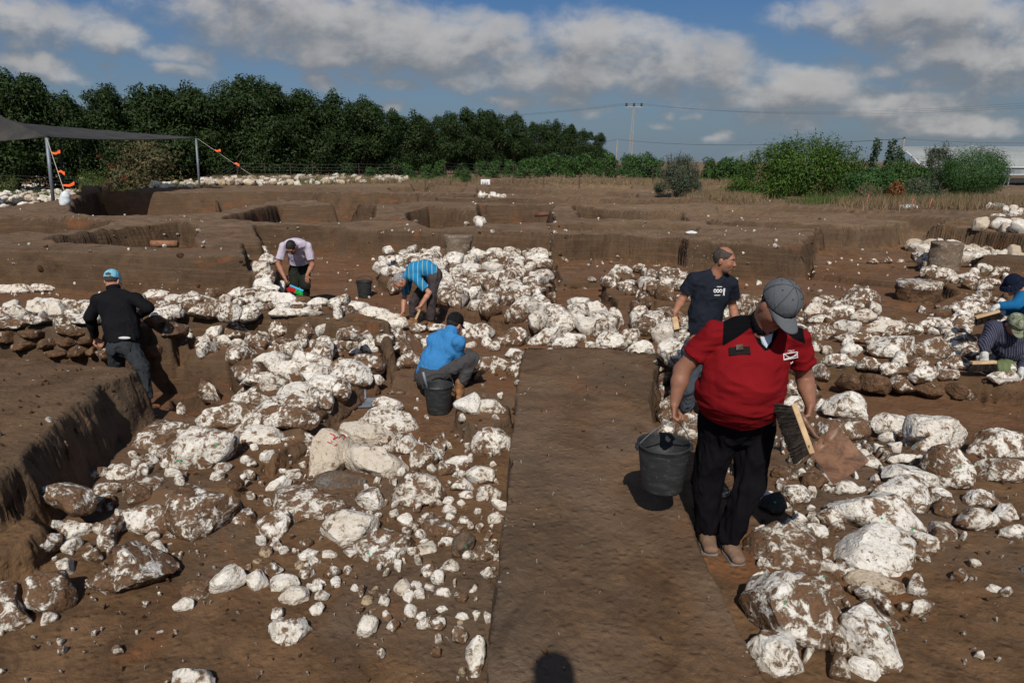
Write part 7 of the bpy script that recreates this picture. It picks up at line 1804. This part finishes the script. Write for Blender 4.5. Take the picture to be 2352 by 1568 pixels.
# ---------- the photographer, outside the frame, whose shadow falls on the ramp
zg = .94; Pc = lambda x, y, z: np.array([x, y, z])
g = dict(pel=Pc(.05, -.30, zg+.93), wst=Pc(.05, -.30, zg+1.10), chs=Pc(.05, -.27, zg+1.34), nck=Pc(.05, -.24, zg+1.52), head=Pc(.05, -.17, zg+1.66), sa=Pc(-.14, -.26, zg+1.44), sb=Pc(.24, -.26, zg+1.44),
         ea=Pc(-.20, -.12, zg+1.26), eb=Pc(.30, -.12, zg+1.26), wa=Pc(-.10, .02, zg+1.52), wb=Pc(.20, .02, zg+1.52), ha=Pc(-.05, -.3, zg+.88), hb=Pc(.15, -.3, zg+.88), ka=Pc(-.08, -.27, zg+.48), kb=Pc(.2, -.27, zg+.48), aa=Pc(-.1, -.3, zg+.08), ab=Pc(.22, -.3, zg+.08))
g['ea'] = Pc(-.17, -.24, zg+1.16); g['eb'] = Pc(.27, -.24, zg+1.16); g['wa'] = Pc(-.12, -.10, zg+1.20); g['wb'] = Pc(.22, -.10, zg+1.20)
hf = frame((0, 1, -.25), (0, .25, 1)); T = [(Pc(.05, -.3, zg+.95), (.17, .12)), (Pc(.05, -.3, zg+1.1), (.17, .12)), (Pc(.05, -.27, zg+1.34), (.19, .12)), (Pc(.05, -.26, zg+1.44), (.16, .09))]
p9, org, so, g_ = person('person', 'standing photographer behind the camera, known only by a head-shaped shadow on the ramp', g,
    dict(hframe=hf, vox=.014, skin=m_skin, hand_a=((.1, .15, 1), (.8, .3, 0), -1, .6), hand_b=((-.1, .15, 1), (-.8, .3, 0), 1, .6), legs=dict(mat=m_jean), shirt=dict(mat=m_greyc, torso=T, hem=(Pc(.05, -.3, zg+.92), (0, 0, -1)), sleeve=.6, sr=(.08, .075)), shoes=m_boot, toe_a=(0, .25, 0), toe_b=(0, .25, 0)))
cap_hat(p9, g_['head'], hf, org, m_greyc); hair_cap(p9, g_['head'], hf, org, m_hair)
# ------------------------------------------------------------------ buckets, brushes, dustpans
m_bucket, N, b = new_mat('black_bucket_plastic'); tc = N.n('ShaderNodeTexCoord').outputs['Object']
n = N.noise(N.vmul(tc, (1, 1, 3)), 9, 6, .75, .4); nf_ = N.noise(tc, 45, 5, .8, 1.0)
c = N.mix(N.ramp(n, .45, .75), col(.022, .024, .025), col(.060, .062, .058)); c = N.mix(N.m('MULTIPLY', N.ramp(nf_, .60, .68), .6), c, col(.20, .20, .18))
N.put(b.inputs['Base Color'], c); b.inputs['Roughness'].default_value = .6; b.inputs['Specular IOR Level'].default_value = .3
m_bin = simple('dusty_bucket_inside', (.10, .095, .08), .85, .2, 7)
m_earth = simple('loose_soil', (.16, .14, .115), .95, .2, 12, .6)
def bucket(loc, r_top, h, label, handle=None, tilt=(0, 0, 0), fillz=None, tape=.80):
    root = empty('bucket', tuple(loc), label, 'bucket'); root.rotation_euler = tilt; rb = r_top*tape; t = .005
    mb = MB(); mb.lathe([(0, .004), (rb*.9, .004), (rb*.97, 0), (rb, .012), (r_top*.985, h*.90), (r_top*.985, h*.93), (r_top, h*.935), (r_top, h*.955), (r_top*1.02, h*.97), (r_top*1.05, h), (r_top*1.05, h+.006), (r_top*.99, h+.008), (r_top*.975, h-.005), (rb-t, .014), (0, .014)], 48)
    mb.build('shell', m_bucket, root, smooth=True)
    for sx in (-1, 1): mb = MB(); mb.box((sx*(r_top*1.04), 0, h*.93), (.02, .04, .035)); mb.build('handle_lug', m_bucket, root, bevel=.004)
    mb = MB()
    if handle is None:
        pts = [(r_top*1.06*math.cos(a), -.0-r_top*1.10*math.sin(a)*math.cos(.12), h*.93+.035+.06*math.sin(a)) for a in np.linspace(0, math.pi, 20)]; pts = [(x, -y, z) for x, y, z in pts]
    else:
        top = np.array(handle); pts = [np.array([-r_top*1.05, 0, h*.93])*(1-t_)+top*t_+np.array([-.02*math.sin(t_*3.14), 0, 0]) for t_ in np.linspace(0, 1, 9)] + [np.array([r_top*1.05, 0, h*.93])*(1-t_)+top*t_+np.array([.02*math.sin(t_*3.14), 0, 0]) for t_ in np.linspace(1, 0, 9)][1:]
    mb.tube(pts, .0035 if handle is not None else .006, 8); mb.build('handle', m_zinc if handle is not None else m_bucket, root, smooth=True)
    if fillz:
        rr = rb+(r_top-rb)*fillz-.006; n = 24; V = [(0, 0, h*fillz+.03)]+[(rr*q*math.cos(2*math.pi*k/n), rr*q*math.sin(2*math.pi*k/n), h*fillz+.03*(1-q*q)+.01*math.sin(k*2.3+q*9)) for q in (.33, .66, 1) for k in range(n)]
        F = [(0, 1+k, 1+(k+1) % n) for k in range(n)]+[(1+a*n+k, 1+(a+1)*n+k, 1+(a+1)*n+(k+1) % n, 1+a*n+(k+1) % n) for a in (0, 1) for k in range(n)]
        me = bpy.data.meshes.new('soil_fill'); me.from_pydata(V, [], F); me.polygons.foreach_set('use_smooth', [True]*len(F)); o = link('soil_fill', me, m_earth, root); 
    return root
bc = J(1526, 1018, 3.74); zt_ = bc[2]; hh = .285
hand = J(1549, 955, 3.60)
bucket((bc[0], bc[1], zt_-hh), .152, hh, 'scuffed black bucket hanging from the right hand of the man in red', handle=tuple(hand-np.array([bc[0], bc[1], zt_-hh])+np.array([0, 0, -.01])), tilt=(0, 0, 0))
p = at_z(1005, 955, -.30); zb = hz(p[0], p[1]); bk2 = bucket((p[0], p[1]+.12, zb), .150, .30, 'dusty black bucket half full of soil beside the crouching man', fillz=.72)
mb = MB(); q0 = np.array([p[0]-.10, p[1]+.10, zb+.20]); mb.tube([q0, q0+np.array([-.035, -.02, .24])], [.013, .011], 10); o = mb.build('trowel_handle', m_zinc, smooth=True); bpy.data.objects.remove(o)
tr_ = empty('dustpan', tuple(q0), 'grey dustpan handle sticking out of the crouching man\'s bucket', 'dustpan')
mb = MB(); mb.tube([(0, 0, .03), (-.045, -.03, .26)], [.012, .015], 10); mb.build('handle', m_zinc, tr_, smooth=True)
mb = MB(); mb.box((.05, .03, .0), (.14, .02, .12)); mb.build('blade', m_zinc, tr_, bevel=.004)
p = at_z(835, 684, -.30); bucket((p[0], p[1]+.12, hz(p[0], p[1]+.12)), .150, .31, 'black bucket standing alone on the swept floor, far from the others')
# grey dustpan lying on the floor
p = at_z(838, 930, -.30); dp = empty('dustpan', (p[0], p[1], hz(p[0], p[1])+.012), 'grey metal dustpan lying on the floor between wall and bucket', 'dustpan'); dp.rotation_euler = (0, 0, .15)
def pan(parent, mat, w_=.25, L=.20, rim=.035):
    mb = MB(); prof = [(-w_/2, rim), (-w_/2+.008, 0), (w_/2-.008, 0), (w_/2, rim)]
    for x0, z0, x1, z1 in [(prof[i][0], prof[i][1], prof[i+1][0], prof[i+1][1]) for i in range(3)]:
        mb.add([(x0*1.1, -L/2, z0*.25), (x1*1.1, -L/2, z1*.25), (x1, L/2, z1), (x0, L/2, z0)]+[(x0*1.1, -L/2, z0*.25+.002), (x1*1.1, -L/2, z1*.25+.002), (x1, L/2, z1+.002), (x0, L/2, z0+.002)], [(0, 1, 2, 3), (7, 6, 5, 4), (0, 4, 5, 1), (1, 5, 6, 2), (2, 6, 7, 3), (3, 7, 4, 0)])
    mb.box((0, L/2, rim/2), (w_, .003, rim)); return mb.build('blade', mat, parent)
pan(dp, m_zinc); mb = MB(); mb.tube([(0, .09, .03), (0, .17, .06), (-.02, .30, .16)], [.012, .014, .014], 10); mb.build('handle', m_zinc, dp, smooth=True)
# rusty pan in the left hand of the man in red
m_rust, N, b = new_mat('rusty_steel'); tc = N.n('ShaderNodeTexCoord').outputs['Object']; n = N.noise(tc, 12, 6, .7, .5)
N.put(b.inputs['Base Color'], N.mix(N.ramp(n, .35, .65), col(.10, .050, .028), col(.24, .125, .070))); b.inputs['Roughness'].default_value = .5; b.inputs['Metallic'].default_value = .15; bump(N, b, N.noise(tc, 40, 4, .6), .3, .003)
hb_ = g_red = J(1856, 958, 3.44)
A, B, D_, E_ = J(1856, 1044, 3.30), J(1917, 982, 3.42), J(1996, 1060, 3.22), J(1914, 1115, 3.10)
rp = empty('dustpan', tuple(hb_), 'rusty square dustpan held low in the left hand of the man in red', 'dustpan')
n_ = unit(np.cross(B-A, E_-A)); n_ = n_ if n_[1] < 0 else -n_; V, F = [], []
nu_, nv_ = 12, 12
for sgn in (0, 1):
    for i in range(nu_+1):
        for k in range(nv_+1):
            u, v = i/nu_, k/nv_; q = (1-u)*(1-v)*A+(1-u)*v*B+u*v*D_+u*(1-v)*E_; edge = (abs(v-.5)*2)**6*(.035*(1-u*.7)); cr = .010*math.sin(v*math.pi*5)*max(0, 1-u*3); q = q+n_*(edge+cr+(.04*max(0, (.08-u)/.08)))-n_*.003*sgn; V.append(tuple(q-hb_))
m1 = (nu_+1)*(nv_+1)
for i in range(nu_):
    for k in range(nv_): a0 = i*(nv_+1)+k; F += [(a0, a0+1, a0+nv_+2, a0+nv_+1), (m1+a0, m1+a0+nv_+1, m1+a0+nv_+2, m1+a0+1)]
me = bpy.data.meshes.new('blade'); me.from_pydata(V, [], F); me.polygons.foreach_set('use_smooth', [True]*len(F)); link('blade', me, m_rust, rp)
mid = (A+B)/2; mb = MB(); mb.tube([J(1838, 948, 3.42)-hb_, J(1853, 972, 3.40)-hb_, J(1872, 1000, 3.37)-hb_, mid+n_*.012-hb_+(D_-B)*.10], [.015, .016, .014, .007], 14); mb.build('handle', m_rust, rp, smooth=True)
def brush(p0, p1, bdir, wdt, thick, blen, label, mat=None, bmat=None, nb=900, seed_=0):
    """wooden block from p0 to p1, bristles pointing along bdir"""
    p0, p1 = np.array(p0, float), np.array(p1, float); ax = unit(p1-p0); L = np.linalg.norm(p1-p0); bd = unit(np.array(bdir)-ax*(np.array(bdir) @ ax)); sd_ = np.cross(ax, bd); c = (p0+p1)/2
    root = empty('brush', tuple(c), label, 'brush'); mb = MB(); mb.box((0, 0, 0), (L, wdt, thick), np.array([ax, sd_, bd]).T); mb.build('block', mat or m_wood, root, bevel=.006)
    r = np.random.default_rng(seed_); u = r.uniform(-.47, .47, nb)*L; v = r.uniform(-.42, .42, nb)*wdt; o_ = ax*u[:, None]+sd_*v[:, None]+bd*thick*.45; tip = o_+bd*blen*r.uniform(.8, 1.08, nb)[:, None]+ax*(u*.25+r.normal(size=nb)*.008)[:, None]+sd_*(v*.5+r.normal(size=nb)*.008)[:, None]
    s_ = (r.normal(size=(nb, 3))); s_ -= bd*(s_ @ bd)[:, None]; s_ = s_/np.linalg.norm(s_, axis=1)[:, None]*.0022
    V = np.stack([o_-s_, o_+s_, tip+s_*.5, tip-s_*.5], 1).reshape(-1, 3); F = np.arange(4*nb).reshape(nb, 4); link('bristles', mesh_np('bristles', V, F, False), bmat or m_brist, root)
    return root
brush(J(1822, 928, 3.40), J(1864, 1042, 3.28), (-1, .1, -.35), .05, .03, .085, 'long wooden brush with dark bristles held by the man in red', nb=2600, seed_=1)
brush(J(1549, 728, 6.35), J(1555, 757, 6.30), (.3, .3, -.9), .055, .035, .07, 'wooden block brush held by the man in the navy T-shirt', seed_=2)
brush(J(964, 712, 10.25), J(955, 733, 10.25), (.5, 0, -.8), .06, .035, .07, 'wooden block brush held by the man in striped blue', seed_=3)
brush(J(1082, 856, 7.3), J(1104, 845, 7.28), (.2, -.2, -1), .06, .03, .06, 'wooden block brush under the crouching man\'s hand', seed_=4)
brush(J(2230, 833, 7.30), J(2286, 831, 7.30), (0, -.1, -1), .06, .035, .08, 'wide dark-bristled brush held by the man in the camouflage cap', seed_=5, nb=1800)
brush(J(2240, 729, 8.05), J(2295, 714, 8.0), (0, 0, -1), .06, .03, .08, 'wide dark-bristled brush held by the man in the bucket hat', seed_=6, nb=1800)
m_pb = simple('light_blue_plastic', (.04, .38, .66), .4, .05); m_rb = simple('red_bristle', (.75, .03, .03), .7, .1); m_gb = simple('green_bristle', (.03, .50, .10), .7, .1)
b5 = brush(J(666, 655, 11.6), J(697, 668, 11.6), (-.1, -.2, -1), .05, .03, .08, 'light blue plastic brush with red and green bristles on the wall', mat=m_pb, bmat=m_rb, seed_=7, nb=700)
for ch in [c for c in bpy.data.objects if c.parent == b5 and c.name.startswith('bristles')]:
    me = ch.data; me.materials.append(m_gb); ax = unit(J(697, 668, 11.6)-J(666, 655, 11.6))
    for pl in me.polygons:
        if np.array(me.vertices[pl.vertices[0]].co) @ ax > 0: pl.material_index = 1
# red writing on stones
m_paint = simple('red_paint', (.42, .03, .03), .8, .1, 30); m_gpaint = simple('green_paint', (.02, .30, .13), .7, .1, 30)
def stroke(stone_obj, pts, w_px, mat, name='marking'):
    me0 = stone_obj.data; org_ = Vector(stone_obj.location); V, F = [], []
    for (x0, y0), (x1, y1) in zip(pts[:-1], pts[1:]):
        L = math.hypot(x1-x0, y1-y0); k = max(2, int(L/3)+1); nx_, ny_ = -(y1-y0)/L*w_px/2, (x1-x0)/L*w_px/2; prev = None
        for i in range(k+1):
            t = i/k; x, y = x0+(x1-x0)*t, y0+(y1-y0)*t; pr_ = []
            for sg in (-1, 1):
                d = Vector(ray(x+sg*nx_, y+sg*ny_)).normalized(); ok, loc, nr, ix = stone_obj.ray_cast(Vector((0, 0, HC))-org_, d)
                pr_.append(tuple(loc+nr*.0025) if ok else None)
            if None in pr_: prev = None; continue
            V += pr_; 
            if prev is not None: F.append((prev, prev+1, len(V)-1, len(V)-2))
            prev = len(V)-2
    if F: me = bpy.data.meshes.new(name); me.from_pydata(V, [], F); link(name, me, mat, stone_obj)
bpy.context.view_layer.update()
def nearest_stone(px, py):
    best = None
    for i, o in STONE_OBJ.items():
        d = Vector(ray(px, py)).normalized(); ok, loc, nr, ix = o.ray_cast(Vector((0, 0, HC))-Vector(o.location), d)
        if ok:
            dist = (loc+Vector(o.location)-Vector((0, 0, HC))).length
            if best is None or dist < best[0]: best = (dist, o)
    return best[1] if best else None
st = nearest_stone(765, 1015)
if st:
    st['label'] = 'cream-coloured oblong stone with red painted figures, left of the cream slab'
    for pts in ([(758, 995), (770, 1001), (765, 1010), (776, 1003)], [(778, 1006), (784, 998), (793, 1002), (788, 1010)], [(752, 1015), (760, 1018)], [(790, 995), (797, 1001), (800, 994)], [(768, 1024), (775, 1020)]): stroke(st, pts, 2.6, m_paint)
st = nearest_stone(622, 678)
if st:
    st['label'] = 'white stone with red painted marks just left of the brushing man'
    for pts in ([(606, 680), (614, 676), (622, 674), (632, 675)], [(618, 678), (628, 681), (633, 684)], [(612, 674), (620, 670), (634, 671)]): stroke(st, pts, 2.4, m_paint)
for i, (x, y) in enumerate([(239, 1051), (185, 1197), (229, 1192), (417, 1057), (810, 1274), (968, 1239), (846, 1270), (1070, 1255), (1780, 1153), (1943, 1216), (2095, 1215), (1802, 1385), (2039, 1444), (1893, 1322), (18, 1301), (408, 1057), (497, 1022), (2025, 1190), (2203, 1074)]):
    st = nearest_stone(x, y)
    if st: stroke(st, [(x-2.2, y-1.5), (x+2.2, y+1.5)], 4.5, m_gpaint, 'paint_dot')
